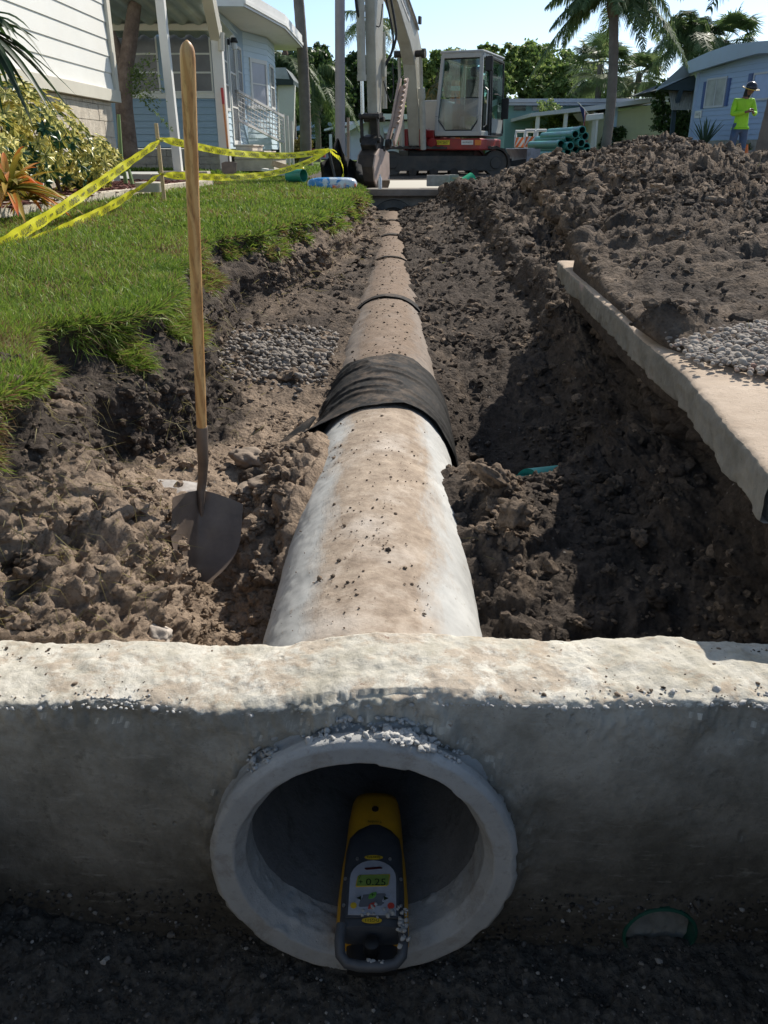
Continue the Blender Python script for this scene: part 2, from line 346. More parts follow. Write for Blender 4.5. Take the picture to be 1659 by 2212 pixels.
# ------------------------------------------------------------ far ground: lawn and road sheets
def flat_mat(name, c1, c2, scale=3, bs=40, bd=.01):
    m, nt, b = newmat(name); n = NT(nt)
    c = n.mix(n.ramp(n.noise(scale, 8, .7), [(.3, 0), (.7, 1)]), c1, c2); setp(b, col=c, rough=.9, spec=.2, nrm=n.bump(n.noise(bs, 8, .7), .7, bd)); return m
LAWN = flat_mat('lawn_far', (.07, .12, .022), (.15, .21, .04), 2.5)
ASPH = flat_mat('road_asphalt', (.06, .05, .042), (.13, .11, .09), 1.6)
def sheet(name, quads, mat, kind='structure'):
    mb = MB()
    for q in quads: mb.add(q, [(0, 1, 2, 3)])
    o = mb.build(name, mat, fix=False); tag(o, kind=kind); return o
sheet('yard_ground', [[(-90, 16.6, -.33), (-4.0, 16.6, -.33), (-4.2, 260, -.33), (-90, 260, -.33)], [(-4.0, 16.6, -.33), (-2.0, 16.6, -.50), (-2.2, 260, -.33), (-4.2, 260, -.33)],
                      [(-90, -12, -.42), (-6.5, -12, -.42), (-6.5, 16.6, -.42), (-90, 16.6, -.33)],
                      [(-6.5, -12, -.42), (-.86, -12, -.52), (-.86, 1.40, -.52), (-6.5, 1.40, -.42)]], LAWN)
sheet('road', [[(-2.0, 16.6, -.50), (9, 16.6, -.42), (70, 17, -.30), (70, 28, -.2), (-2.2, 33, -.40)],], ASPH) if False else None
sheet('road', [[(-2.0, 16.6, -.50), (9.0, 16.6, -.42), (9.5, 27, -.34), (-2.1, 27, -.45)], [(9.0, 1.4, -.45), (60, 1.4, -.45), (60, 27, -.34), (9.5, 27, -.34)],
               [(9.0, 1.4, -.45), (9.0, -12, -.5), (60, -12, -.5), (60, 1.4, -.45)], [(1.2, 1.4, -.66), (1.2, -12, -.66), (9.0, -12, -.5), (9.0, 1.4, -.45)]], ASPH)
sheet('lawn_beyond', [[(-2.1, 27, -.45), (60, 27, -.34), (120, 260, -.2), (-2.2, 260, -.33)]], LAWN)
sheet('pit_earth', [[(1.0, 1.42, -.70), (1.0, -2.2, -.70), (1.25, -2.2, -.665), (1.25, 1.42, -.665)], [(1.2, 1.398, -.66), (9., 1.398, -.50), (9., 1.398, -.9), (1.2, 1.398, -.9)]], DIRT)
# ------------------------------------------------------------ camera, light
cam = bpy.data.cameras.new('camera'); co = bpy.data.objects.new('camera', cam); COL.objects.link(co); scene.camera = co
co.rotation_euler = (R(90)-PIT, 0, YW); cam.sensor_fit = 'VERTICAL'; cam.sensor_height = 36; cam.lens = 36*F_/2212.; cam.clip_end = 2000; cam.clip_start = .05
scene.render.resolution_x = 768; scene.render.resolution_y = 1024
SUN_EL = R(42); SUN_AZ = R(35)       # from +y towards +x
w = bpy.data.worlds.new('World'); scene.world = w; w.use_nodes = True; nt = w.node_tree
sky = nt.nodes.new('ShaderNodeTexSky'); sky.sky_type = 'NISHITA'; sky.sun_disc = False; sky.sun_elevation = SUN_EL; sky.sun_rotation = SUN_AZ
sky.air_density = 1.0; sky.dust_density = .6; sky.ozone_density = 1.6
wn = NT(nt); gz = wn.nt.nodes.new('ShaderNodeTexCoord').outputs['Generated']; tz = wn.sep(gz)[2]
tint = wn.ramp(tz, [(0, (.98, 1.10, 1.42)), (.16, (.98, 1.05, 1.18)), (.5, (1.06, 1., .88))]); nt.links.new(wn.mix(1., sky.outputs[0], tint, 'MULTIPLY'), nt.nodes['Background'].inputs[0]); nt.nodes['Background'].inputs[1].default_value = .10
sl = bpy.data.lights.new('sun', 'SUN'); sl.energy = 4.2; sl.angle = R(.5); sl.color = (1, .94, .84); so = bpy.data.objects.new('sun', sl); COL.objects.link(so)
so.rotation_euler = Vector((math.sin(SUN_AZ)*math.cos(SUN_EL), math.cos(SUN_AZ)*math.cos(SUN_EL), math.sin(SUN_EL))).to_track_quat('Z', 'Y').to_euler()
scene.view_settings.view_transform = 'Standard'; scene.view_settings.look = 'None'; scene.view_settings.gamma = 1; scene.view_settings.exposure = .5
# ------------------------------------------------------------ concrete materials
def conc_mat(name, top, base, stain, stainamt=.6, pits=True, topz=None):
    """weathered concrete: mottled base, brown soil stains, pinholes and trowel marks"""
    m, nt, b = newmat(name); n = NT(nt)
    c = n.mix(n.ramp(n.noise(5, 8, .65), [(.3, 0), (.7, 1)]), base, top)
    c = n.mix(n.math('MULTIPLY', n.ramp(n.noise(9, 10, .75, dist=.3), [(.52, 0), (.62, 1)]), stainamt), c, stain)
    c = n.mix(n.math('MULTIPLY', n.ramp(n.noise(60, 4, .7), [(.55, 0), (.7, 1)]), .25), c, (.12, .10, .08))
    h = n.math('ADD', n.noise(30, 8, .7), n.math('MULTIPLY', n.noise(140, 4, .7), .35))
    if pits: h = n.math('SUBTRACT', h, n.math('MULTIPLY', n.ramp(n.voro(38), [(0, 1), (.12, 0)]), n.ramp(n.noise(6), [(.5, 0), (.6, .9)])))
    setp(b, col=c, rough=.92, spec=.2, nrm=n.bump(h, .6, .006)); return m
# wall of the box: pale mortar on top, greyer faces, dark damp soil and painted-in shade towards the floor
def box_wall_mat():
    m, nt, b = newmat('box_concrete'); n = NT(nt); g = n.nt.nodes.new('ShaderNodeNewGeometry'); z = n.sep()[2]
    up = n.ramp(n.sep(g.outputs['True Normal'])[2], [(.45, 0), (.6, 1)])
    pale = n.mix(n.ramp(n.noise(9, 8, .7), [(.35, 0), (.65, 1)]), (.40, .37, .30), (.66, .63, .56))
    tan = n.ramp(n.noise(11, 10, .78, dist=.25), [(.49, 0), (.57, 1)])
    pale = n.mix(n.math('MULTIPLY', tan, .7), pale, (.38, .30, .225))
    rust = n.ramp(n.noise(21, 8, .7), [(.65, 0), (.69, 1)]); pale = n.mix(n.math('MULTIPLY', rust, .7), pale, (.16, .075, .045))
    grey = n.mix(n.ramp(n.noise(3.3, 12, .7), [(.40, 0), (.60, 1)]), (.23, .215, .18), (.47, .44, .38))
    grey = n.mix(n.ramp(n.noise(26, 8, .75), [(.56, 0), (.68, .6)]), grey, (.14, .13, .11))
    c = n.mix(up, grey, pale)
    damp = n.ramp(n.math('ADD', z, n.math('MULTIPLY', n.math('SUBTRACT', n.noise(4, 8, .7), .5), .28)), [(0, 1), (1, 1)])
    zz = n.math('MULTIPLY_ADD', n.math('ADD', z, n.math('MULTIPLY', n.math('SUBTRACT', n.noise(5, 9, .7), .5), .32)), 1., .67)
    d = n.ramp(zz, [(.16, 1), (.60, 0)]); c = n.mix(n.math('MULTIPLY', d, .88), c, n.mix(n.ramp(n.noise(40, 6, .7), [(.35, 0), (.7, 1)]), (.022, .020, .017), (.075, .067, .056)))  # mud-caked foot of the wall, with its shade painted into the same ramp
    pore = n.math('MULTIPLY', n.ramp(n.voro(75), [(0, 1), (.13, 0)]), n.ramp(n.noise(8), [(.45, 0), (.6, .8)])); c = n.mix(pore, c, (.05, .045, .04)); tw = n.noise(9, 8, .75, n.mapping((1, 1, 5))); c = n.mix(n.ramp(tw, [(.56, 0), (.70, .35)]), c, (.55, .53, .48))
    h = n.math('ADD', n.noise(34, 9, .72), n.math('MULTIPLY', n.noise(160, 4, .7), .3))
    h = n.math('SUBTRACT', h, n.math('MULTIPLY', n.ramp(n.voro(30), [(0, 1), (.16, 0)]), n.ramp(n.noise(4.5), [(.5, 0), (.58, 1.)])))
    setp(b, col=c, rough=.93, spec=.2, nrm=n.bump(h, .65, .008)); return m
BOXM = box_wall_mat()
def rough_grid(x0, x1, ya, yb, fn, nx, ny):
    """grid of points from fn(s, t) -> world"""
    V = [fn(i/(nx-1), j/(ny-1)) for j in range(ny) for i in range(nx)]
    return V
# front wall as a swept, chipped section: cross-section points (y,z) round the wall
wall = thing('concrete_inlet_box', 'broken open concrete box wall across the trench with the pipe mouth set in it', 'concrete box', (0, 1.35, -.95))
ytop = lambda x: -.926+.012*math.sin(x*4.1)+.006*math.sin(x*11+1)+(.018 if abs(x+.06) < .14 else 0)*0
sec = []
ns = 150
T = np.linspace(0, 1, 190)
def section(x):
    zt_ = ytop(x); out = []
    for t in T:
        if t < .46: k = t/.46; out.append((1.240, -1.75+(zt_-.012+1.75)*k, 0, -1))
        elif t < .50: k = (t-.46)/.04; a = k*math.pi/2; out.append((1.255-.015*math.cos(a), zt_-.015+.015*math.sin(a), 1, -1))
        elif t < .72: k = (t-.50)/.22; out.append((1.255+.190*k, zt_+.006*math.sin(k*3.1), 2, 0))
        elif t < .76: k = (t-.72)/.04; a = k*math.pi/2; out.append((1.445+.02*math.sin(a), zt_-.02+.02*math.cos(a), 1, 1))
        else: k = (t-.76)/.24; out.append((1.465, zt_-.02-(zt_-.02+1.7)*k, 0, 1))
    return out
xs = np.linspace(-1.1, 1.3, 800)
V = np.array([[(x, y, z) for (y, z, a, b) in section(x)] for x in xs]); KD = np.array([[a for (y, z, a, b) in section(x)] for x in xs]); DIRY = np.array([[b for (y, z, a, b) in section(x)] for x in xs])
fl = V.reshape(-1, 3); kd = KD.ravel(); dy = DIRY.ravel()
nb = fbm(fl*6, 4, 51); nm = fbm(fl*22, 4, 52); wq = .5-worley(fl*30, 53); wl = .5-worley(fl*14, 55)
vfe = fbm(fl*90, 2, 54); nedge = np.exp(-((fl[:, 2]+.955)/.05)**2)*(dy < 0)
fl[:, 1] += dy*(nb*.005+nm*.0025)+dy*nedge*(nb*.02+wq*.006+nm*.011+vfe*.006+(.5-worley(fl*70, 58))*.006)*ss(-.2, .4, fbm(fl*5, 3, 57)+.25)
pit = ss(.78, .95, 1-worley(fl*16, 59))*ss(-.1, .3, fbm(fl*3, 2, 60)); fl[:, 1] -= dy*pit*.008*(kd == 0); vf_ = fbm(fl*70, 3, 56); fl[:, 1] += dy*vf_*.0015; fl[:, 2] += (kd >= 1)*(nb*.006+nm*.006+vf_*.002+wq*.0025)
ring_cx, ring_cz = PX, -1.26
# cut the round opening: drop faces wholly inside the barrel
gi = np.arange(len(xs)*len(T)).reshape(len(xs), len(T)); Q = np.stack([gi[:-1, :-1].ravel(), gi[1:, :-1].ravel(), gi[1:, 1:].ravel(), gi[:-1, 1:].ravel()], 1)
r_ = np.hypot(fl[:, 0]-ring_cx, fl[:, 2]-ring_cz); ins = (r_ < .285) | (np.hypot(fl[:, 0]-.562, fl[:, 2]+1.508) < .072); Q = Q[~ins[Q].any(1)]
# mortar collar swelling round the pipe
col_ = np.exp(-((r_-.31)/.035)**2)*(dy < 0); fl[:, 1] -= col_*(.010+wq*.004+nm*.016+vfe*.006)*(fl[:, 2] > -1.5)
cr = np.exp(-((fl[:, 0]-PX)/.2)**2); fl[:, 2] += (kd == 2)*cr*.022+(kd == 1)*cr*.012
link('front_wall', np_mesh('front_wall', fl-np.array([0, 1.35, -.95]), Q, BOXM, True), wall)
for nm_, xa, xb in (('side_wall', -.94, -.815), ('side_wall', .86, 1.0)):
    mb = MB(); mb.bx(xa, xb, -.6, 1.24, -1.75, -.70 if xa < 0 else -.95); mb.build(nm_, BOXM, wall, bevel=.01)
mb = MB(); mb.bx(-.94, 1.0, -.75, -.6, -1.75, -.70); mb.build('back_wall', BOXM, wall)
# floor of the box: lumpy dark damp grit
def grit_mat():
    m, nt, b = newmat('damp_grit'); n = NT(nt)
    c = n.mix(n.ramp(n.noise(40, 6, .7), [(.35, 0), (.7, 1)]), (.030, .028, .025), (.13, .12, .105))
    c = n.mix(n.ramp(n.voro(48), [(.05, 1), (.10, 0)]), c, (.22, .20, .18))
    setp(b, col=c, rough=.8, spec=.35, nrm=n.bump(n.math('ADD', n.noise(60, 6, .7), n.voro(70)), .8, .01)); return m
GRIT = grit_mat()
nx, ny = 420, 300; gx, gy = np.meshgrid(np.linspace(-.83, .9, nx), np.linspace(-.6, 1.25, ny)); d = (gy-1.25)
gz = -1.535-.0*np.exp(-((gx-PX)/.24)**2)+np.minimum(0, d+.0)*.10+.10*np.exp(-((gx+.8)/.2)**2); gz = np.maximum(gz, -1.66)
Pf = np.stack([gx.ravel(), gy.ravel(), gz.ravel()], 1); Pf[:, 2] += fbm(Pf*9, 3, 61)*.025+(.5-worley(Pf*28, 62))*.018+(.5-worley(Pf*60, 63))*.008
Pf[:, 2] -= .0
gi = np.arange(nx*ny).reshape(ny, nx); Q = np.stack([gi[:-1, :-1].ravel(), gi[:-1, 1:].ravel(), gi[1:, 1:].ravel(), gi[1:, :-1].ravel()], 1)
fo = link('box_floor_soil', np_mesh('box_floor_soil', Pf, Q, GRIT, True)); tag(fo, kind='structure')
gr_n = 9000; gx2 = rng.uniform(-.8, .88, gr_n); gy2 = rng.uniform(.55, 1.235, gr_n); iu = np.clip(((gx2+.83)/1.73*(nx-1)).astype(int), 0, nx-1); iv = np.clip(((gy2+.6)/1.85*(ny-1)).astype(int), 0, ny-1); gz2 = Pf[:, 2].reshape(ny, nx)[iv, iu]
wx2 = rng.uniform(-.8, .88, 2600); wz2 = -1.56+rng.random(2600)**1.8*.17; k2 = (np.hypot(wx2-PX, wz2+1.26) > .315) & (np.hypot(wx2-.562, wz2+1.508) > .085); wx2 = wx2[k2]; wz2 = wz2[k2]; gx2 = np.concatenate([gx2, wx2]); gy2 = np.concatenate([gy2, np.full(len(wx2), 1.236)]); gz2 = np.concatenate([gz2, wz2]); gr_n = len(gx2)
GRITP = (gx2, gy2, gz2)
# ------------------------------------------------------------ concrete pipe lengths
def pipe_mat():
    m, nt, b = newmat('pipe_concrete'); n = NT(nt); s = n.sep(); x, z = s[0], s[2]
    base = n.mix(n.ramp(n.noise(6, 8, .6), [(.3, 0), (.7, 1)]), (.38, .38, .37), (.57, .57, .55))
    stretch = n.mapping((1, .35, 1))
    ax = n.math('ABSOLUTE', n.math('ADD', x, -.01)); e = n.math('ADD', ax, n.math('MULTIPLY', n.math('SUBTRACT', n.noise(5.5, 12, .72, stretch, .3), .5), .26))
    soil = n.math('MULTIPLY', n.ramp(e, [(.125, 1), (.185, 0)]), n.ramp(z, [(.0, 0), (.02, 1)]))
    tanc = n.mix(n.ramp(n.noise(16, 8, .75), [(.35, 0), (.7, 1)]), (.25, .195, .15), (.49, .40, .315))
    tanc = n.mix(n.ramp(n.noise(4, 5), [(.5, 0), (.7, .6)]), tanc, (.55, .50, .45))
    sp = n.ramp(n.noise(30, 8, .8), [(.60, 0), (.67, 1)])
    soil = n.math('MAXIMUM', soil, n.math('MULTIPLY', sp, .7))
    c = n.mix(soil, base, tanc)
    far = n.attr('mud'); mud = n.mix(n.ramp(n.noise(22, 8, .7), [(.3, 0), (.7, 1)]), (.11, .078, .056), (.25, .18, .135)); c = n.mix(far, c, mud)
    h = n.math('ADD', n.math('MULTIPLY', n.noise(40, 9, .75), n.math('ADD', n.math('MULTIPLY', soil, .8), .25)), n.math('MULTIPLY', n.ramp(n.voro(44), [(0, 1), (.12, 0)]), n.math('MULTIPLY', soil, .5)))
    setp(b, col=c, rough=.93, spec=.2, nrm=n.bump(h, .6, .007)); return m
PIPEM = pipe_mat()
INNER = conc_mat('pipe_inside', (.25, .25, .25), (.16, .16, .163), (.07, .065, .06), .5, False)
def rev(prof, ny_split=.01):
    """resample a (r, y) profile densely"""
    out = []
    for (r0, y0), (r1, y1) in zip(prof[:-1], prof[1:]):
        k = max(1, int(math.hypot(r1-r0, y1-y0)/ny_split)); out += [(r0+(r1-r0)*i/k, y0+(y1-y0)*i/k) for i in range(k)]
    return out+[prof[-1]]
def surf_rev(name, prof, mat, parent, nseg=180, amp=.0012, split=.012, rmin=0, mud=None, seed=70, chip=0):
    pr = rev(prof, split); m = len(pr); an = np.linspace(0, 2*np.pi, nseg, endpoint=False)
    r = np.array([p[0] for p in pr])[:, None]; y = np.array([p[1] for p in pr])[:, None]+0*an[None, :]
    P = np.stack([(r*np.cos(an)).ravel(), y.ravel(), (r*np.sin(an)).ravel()], 1)
    wp = P+np.array([PX, 0, -1.26]); d = fbm(wp*14, 4, seed)*amp*2+fbm(wp*50, 2, seed+1)*amp
    if chip: d -= ss(.15, .4, fbm(wp*16, 4, seed+3))*chip
    rr = np.hypot(P[:, 0], P[:, 2])+1e-6; P[:, 0] *= 1+d/rr; P[:, 2] *= 1+d/rr
    gi = np.arange(m*nseg).reshape(m, nseg); g2 = np.roll(gi, -1, 1)
    Q = np.stack([gi[:-1].ravel(), g2[:-1].ravel(), g2[1:].ravel(), gi[1:].ravel()], 1)
    P[:, 1] -= root_loc(parent).y
    mu = np.full(len(P), 0 if mud is None else mud) if not callable(mud) else mud(wp)
    return link(name, np_mesh(name, P, Q, mat, True, {'mud': mu}), parent)
PB = [1.178, 3.70, 6.12, 8.56, 11.0, 13.45, 15.9]
lab = ['pale soil dusted concrete pipe length nearest the camera passing through the box wall', 'brown concrete pipe length just beyond the black fabric wrap', 'muddy concrete pipe length third from the camera',
       'muddy concrete pipe length fourth from the camera, beside the grass bank end', 'half buried muddy concrete pipe length fifth from the camera', 'farthest muddy concrete pipe length, ending at the far concrete box']
for i in range(6):
    y0, y1 = PB[i], PB[i+1]-.006; t = thing('concrete_pipe', lab[i], 'pipe', (PX, y0, -1.26), 'concrete pipe lengths laid in the trench')
    mudf = (lambda wp: np.clip((wp[:, 1]-3.2)*1.2, 0, .75)) if i == 0 else (.78 if i < 2 else .85)
    if i == 0:
        surf_rev('barrel', [(.278, y0+.055), (.296, y0+.060), (.298, y0+.10), (.300, y1)], PIPEM, t, 220, .0016, .010, mud=mudf)
        surf_rev('grooved_rim', [(.231, y0+.10), (.232, y0+.030), (.238, y0+.022), (.250, y0+.001), (.287, y0-.002), (.297, y0+.007), (.297, y0+.030), (.289, y0+.034), (.289, y0+.050), (.299, y0+.054), (.299, y0+.085)], conc_mat('rim_concrete', (.48, .48, .47), (.33, .33, .325), (.24, .21, .18), .45, True), t, 300, .0014, .004, mud=0, chip=.004)
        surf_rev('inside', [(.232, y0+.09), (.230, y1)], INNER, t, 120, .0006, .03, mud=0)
    else:
        surf_rev('barrel', [(.2985, y0), (.300, y0+.01), (.300, y1)], PIPEM, t, 100, .003, .03, mud=mudf)
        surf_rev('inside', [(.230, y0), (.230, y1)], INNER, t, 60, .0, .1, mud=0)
    # groove shadow line at each joint end
    if i: surf_rev('joint_rim', [(.230, y0-.0005), (.285, y0-.0008), (.2975, y0+.002)], PIPEM, t, 80, 0, .02, mud=.5)
# ------------------------------------------------------------ filter fabric wraps on the joints
def fabric_mat():
    m, nt, b = newmat('black_fabric'); n = NT(nt)
    c = n.mix(n.ramp(n.noise(8, 8, .7), [(.42, 0), (.72, 1)]), (.010, .010, .011), (.034, .032, .030))
    up = n.ramp(n.sep(n.nt.nodes.new('ShaderNodeNewGeometry').outputs['Normal'])[2], [(.72, 0), (.98, 1)])
    du = n.math('MULTIPLY', up, n.ramp(n.noise(13, 9, .75), [(.46, 0), (.66, .6)])); c = n.mix(du, c, (.20, .145, .105))
    setp(b, col=c, rough=.8, spec=.2, nrm=n.bump(n.math('ADD', n.wave(160, dist=2), n.noise(80, 4)), .25, .002)); return m
FAB = fabric_mat()
def wrap(y0, y1, label, big=False, seed=80):
    na, nyy = (260, 150) if big else (90, 24); a = np.linspace(-.22, math.pi+.22, na); L = np.linspace(0, 1, nyy); A, S = np.meshgrid(a, L)
    sid = np.abs(A-math.pi/2)/(math.pi/2)
    ya = y0+(.02*np.sin(A*3+seed)+.015*np.sin(A*7)+(.10*np.maximum(0, sid-.3) if big else 0)); yb = y1+.03*np.sin(A*2+1)
    if big: ya = ya-.05*np.exp(-((A-.35)/.35)**2); yb = yb+.06*np.exp(-((A-2.4)/.4)**2)
    Yv = ya+(yb-ya)*S; q = np.stack([A.ravel()*.55, Yv.ravel()*1., 0*A.ravel()], 1)
    f1 = fbm(np.stack([q[:, 0]*1.6+q[:, 1]*1.5, q[:, 1]*8-q[:, 0]*1.2, q[:, 2]], 1), 2, seed).reshape(A.shape); f2 = fbm(q*26, 3, seed+1).reshape(A.shape)
    ridge = (.5-np.abs(f1))*2; rad = .305+(.005+.026*np.maximum(0, ridge-.45)**1.3*(1 if big else .3))+(.0015*f2)+(.030*np.maximum(0, sid-.62)*(1 if big else .2))
    hem = np.exp(-(S/.02)**2)*.004; rad = rad+hem
    X = PX+rad*np.cos(A); Z = -1.26+rad*np.sin(A)
    if big:
        lift = np.exp(-((A-2.62)/.30)**2)*np.exp(-(S/.16)**2); X = X-lift*.055; Z = Z+lift*.035; Yv = Yv-lift*.07
    P = np.stack([X.ravel(), Yv.ravel(), Z.ravel()], 1); P2 = P.copy(); c = np.array([PX, 0, -1.26]); dd = P2-c; dd[:, 1] = 0; dd /= np.linalg.norm(dd, axis=1)[:, None]; P2 -= dd*.003
    n_ = na*nyy; gi = np.arange(n_).reshape(nyy, na); Q = np.stack([gi[:-1, :-1].ravel(), gi[1:, :-1].ravel(), gi[1:, 1:].ravel(), gi[:-1, 1:].ravel()], 1)
    e = np.array([(gi[0, i], gi[0, i+1], gi[0, i+1]+n_, gi[0, i]+n_) for i in range(na-1)])
    loc = np.array([PX, y0, -1.0]); o = link('filter_fabric', np_mesh('filter_fabric', np.vstack([P, P2])-loc, np.vstack([Q, Q[:, ::-1]+n_, e]), FAB, True), None, tuple(loc))
    return tag(o, label, 'fabric', 'black fabric strips over the pipe joints')
fw = wrap(3.28, 4.20, 'wide creased black fabric sheet draped over the nearest pipe joint', True)
mb = MB(); mb.tube([(-.505, 3.22, -1.16), (-.455, 3.27, -1.125), (-.40, 3.34, -1.085), (-.35, 3.42, -1.05)], [.042, .038, .03, .012], 14, squash=.6)
E0 = mb.build('rolled_edge', FAB, None, smooth=True, loc=(-.45, 3.3, -1.1)); E0.parent = fw; E0.location = Vector((-.45, 3.3, -1.1))-Vector(fw.location)
wrap(6.02, 6.20, 'thin black strip over the pipe joint midway up the trench', seed=84)
wrap(8.50, 8.62, 'half buried black strip over the third pipe joint', seed=86)
wrap(10.9, 11.15, 'dark strip over the pipe joint beside the hanging turf', seed=88)
wrap(13.3, 13.55, 'dark muddy strip over a far pipe joint', seed=90)
wrap(15.6, 15.85, 'last dark strip in front of the far concrete box', seed=92)
# ------------------------------------------------------------ pavement slab (undermined edge)
SL = conc_mat('slab_concrete', (.40, .36, .31), (.52, .45, .37), (.42, .28, .19), .5)
def slab_mat():
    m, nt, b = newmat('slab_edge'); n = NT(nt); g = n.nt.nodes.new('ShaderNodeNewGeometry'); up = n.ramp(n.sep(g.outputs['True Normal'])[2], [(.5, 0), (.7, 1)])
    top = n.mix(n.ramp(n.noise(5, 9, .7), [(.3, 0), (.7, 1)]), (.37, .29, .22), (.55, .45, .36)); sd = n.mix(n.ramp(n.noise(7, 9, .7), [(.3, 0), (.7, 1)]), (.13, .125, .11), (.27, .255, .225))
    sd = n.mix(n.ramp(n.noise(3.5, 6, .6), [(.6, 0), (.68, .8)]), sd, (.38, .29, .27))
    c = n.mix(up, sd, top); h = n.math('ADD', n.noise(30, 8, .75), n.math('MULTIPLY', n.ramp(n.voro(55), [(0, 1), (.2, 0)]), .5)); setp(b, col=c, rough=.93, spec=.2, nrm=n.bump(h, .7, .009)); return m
SLM = slab_mat()
ys = np.linspace(1.63, 5.35, 480); secs = [(1.3, -.622), (.6, -.622), (.3, -.622), (.1, -.62), (.03, -.62), (.012, -.622), (.003, -.628), (0, -.64)]+[(0, -.64-.085*k/16) for k in range(1, 17)]+[(.01, -.730), (.04, -.735), (.12, -.735), (.3, -.735)]
S = np.array([[(float(XE(y))+dx, y, z) for dx, z in secs] for y in ys]).reshape(-1, 3); low = ss(-.66, -.76, S[:, 2])*0+np.clip((-.66-S[:, 2])/.1, 0, 1); sidem = (S[:, 0]-XE(S[:, 1]) < .02)
S[:, 0] += fbm(S*np.array([1, 1.6, 1]), 3, 95)*.012+sidem*(fbm(S*12, 4, 96)*.008+(.5-worley(S*30, 97))*.008)+sidem*low*(np.maximum(0, fbm(S*7, 4, 98))*.05)
S[:, 2] += sidem*low*(fbm(S*np.array([4, 8, 4]), 4, 99)*.022)+(~sidem)*fbm(S*10, 3, 100)*.002
k = len(secs); gi = np.arange(len(S)).reshape(len(ys), k); Q = np.stack([gi[:-1, :-1].ravel(), gi[1:, :-1].ravel(), gi[1:, 1:].ravel(), gi[:-1, 1:].ravel()], 1)
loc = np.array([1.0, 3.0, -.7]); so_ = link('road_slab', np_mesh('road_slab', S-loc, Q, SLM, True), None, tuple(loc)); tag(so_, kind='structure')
mb = MB(); mb.bx(float(XE(1.64))+.02, 2.12, 1.634, 1.70, -.732, -.626); mb.v = [(x-1.0, y-3.0, z+.7) for x, y, z in mb.v]; ec_ = mb.build('slab_end', SLM, so_, local=True)
# ------------------------------------------------------------ clods, gravel, grass
def rock_protos(n, sub=2, rough=.35, seed=0, flat=.75):
    out = []
    for i in range(n):
        b = bmesh.new(); bmesh.ops.create_icosphere(b, subdivisions=sub, radius=1); v = np.array([x.co for x in b.verts]); f = np.array([[x.index for x in q.verts] for q in b.faces]); b.free()
        d = fbm(v*1.1+i*31+seed, 3, i+seed)*rough*1.6+(.5-worley(v*1.6+i*7, i+seed))*rough; d += fbm(v*5+i*3, 3, 9+i)*rough*.35*(sub > 2); v = v*(1+d)[:, None]; v *= np.array([1, rng.uniform(.7, 1), rng.uniform(min(.55, flat), flat+.1)]); out.append((v, f))
    return out
def scatter_mesh(name, protos, pos, size, mats, smooth=False, attrs=None, sink=.25, nrm=None):
    Vs, Fs, At = [], [], {}; base = 0; n = len(pos)
    for i in range(n):
        v, f = protos[i % len(protos)]; a = rng.uniform(0, 6.28, 3); ca, sa = math.cos(a[0]), math.sin(a[0]); cb, sb = math.cos(a[1]*.15), math.sin(a[1]*.15)
        Rz = np.array([[ca, -sa, 0], [sa, ca, 0], [0, 0, 1]]); Rx = np.array([[1, 0, 0], [0, cb, -sb], [0, sb, cb]])
        w = (v*size[i]) @ Rx.T @ Rz.T+pos[i]; Vs.append(w); Fs.append(f+base); base += len(v)
        for k, arr in (attrs or {}).items(): At.setdefault(k, []).append(np.full(len(v), arr[i]))
    return np_mesh(name, np.vstack(Vs), np.vstack(Fs), mats, smooth, {k: np.concatenate(x) for k, x in At.items()})
def grit_stone():
    m, nt, b = newmat('grit_stones'); n = NT(nt); setp(b, col=n.ramp(n.attr('rnd'), [(0, (.02, .018, .016)), (.7, (.075, .068, .06)), (.93, (.14, .13, .12)), (1, (.42, .40, .37))]), rough=.7, spec=.4); return m
o = link('damp_grit_stones', scatter_mesh('damp_grit_stones', rock_protos(6, 1, .5, 150, .8), np.stack([GRITP[0], GRITP[1], GRITP[2]+.001], 1), np.minimum(np.exp(rng.normal(-5.9, .5, gr_n)), .010), grit_stone(), False, {'rnd': rng.random(gr_n)})); tag(o, 'dark wet grit covering the floor below the pipe mouth', 'grit', kind='stuff')
# random points on the terrain sheet (weights by visible area)
Pg = TERR['P'].reshape(nr, nc, 3); Ug = UU.reshape(nr, nc)
def terr_points(n, wfun):
    A = Pg[:-1, :-1]; B = Pg[1:, :-1]; C = Pg[:-1, 1:]; area = np.linalg.norm(np.cross(B-A, C-A), axis=2).ravel()
    cen = A.reshape(-1, 3); u = Ug[:-1, :-1].ravel(); w_ = area*wfun(cen, u); w_ = np.maximum(w_, 0); idx = rng.choice(len(w_), n, p=w_/w_.sum())
    r1 = rng.random(n)[:, None]; r2 = rng.random(n)[:, None]; a = A.reshape(-1, 3)[idx]; b = B.reshape(-1, 3)[idx]; c = C.reshape(-1, 3)[idx]
    return a+(b-a)*r1+(c-a)*r2, idx, u[idx]
dryf = np.clip(dry, 0, 1).reshape(nr, nc)[:-1, :-1].ravel()
def w_clod(c, u):
    inz = (u > 4.6)*(u < np.where(c[:, 1] > 5.6, 20.7, 17.8))*(c[:, 1] < 15.8)*1.+(u > 20.6)*(u < 25.5)*(c[:, 1] > 5.3)*(c[:, 1] < 15.5)*1.2+(u > 20.9)*(u < 24)*(c[:, 1] > 2.9)*(c[:, 1] <= 5.3)*.35
    tp = (u > 11.0)*(u < 14.0)
    pn = .25+1.6*ss(0, .45, fbm(c*2.3, 3, 111)); return inz*(~tp)*pn/(np.maximum(c[:, 1], 1.5)**1.7)
CP = rock_protos(10, 2, .6, 5)
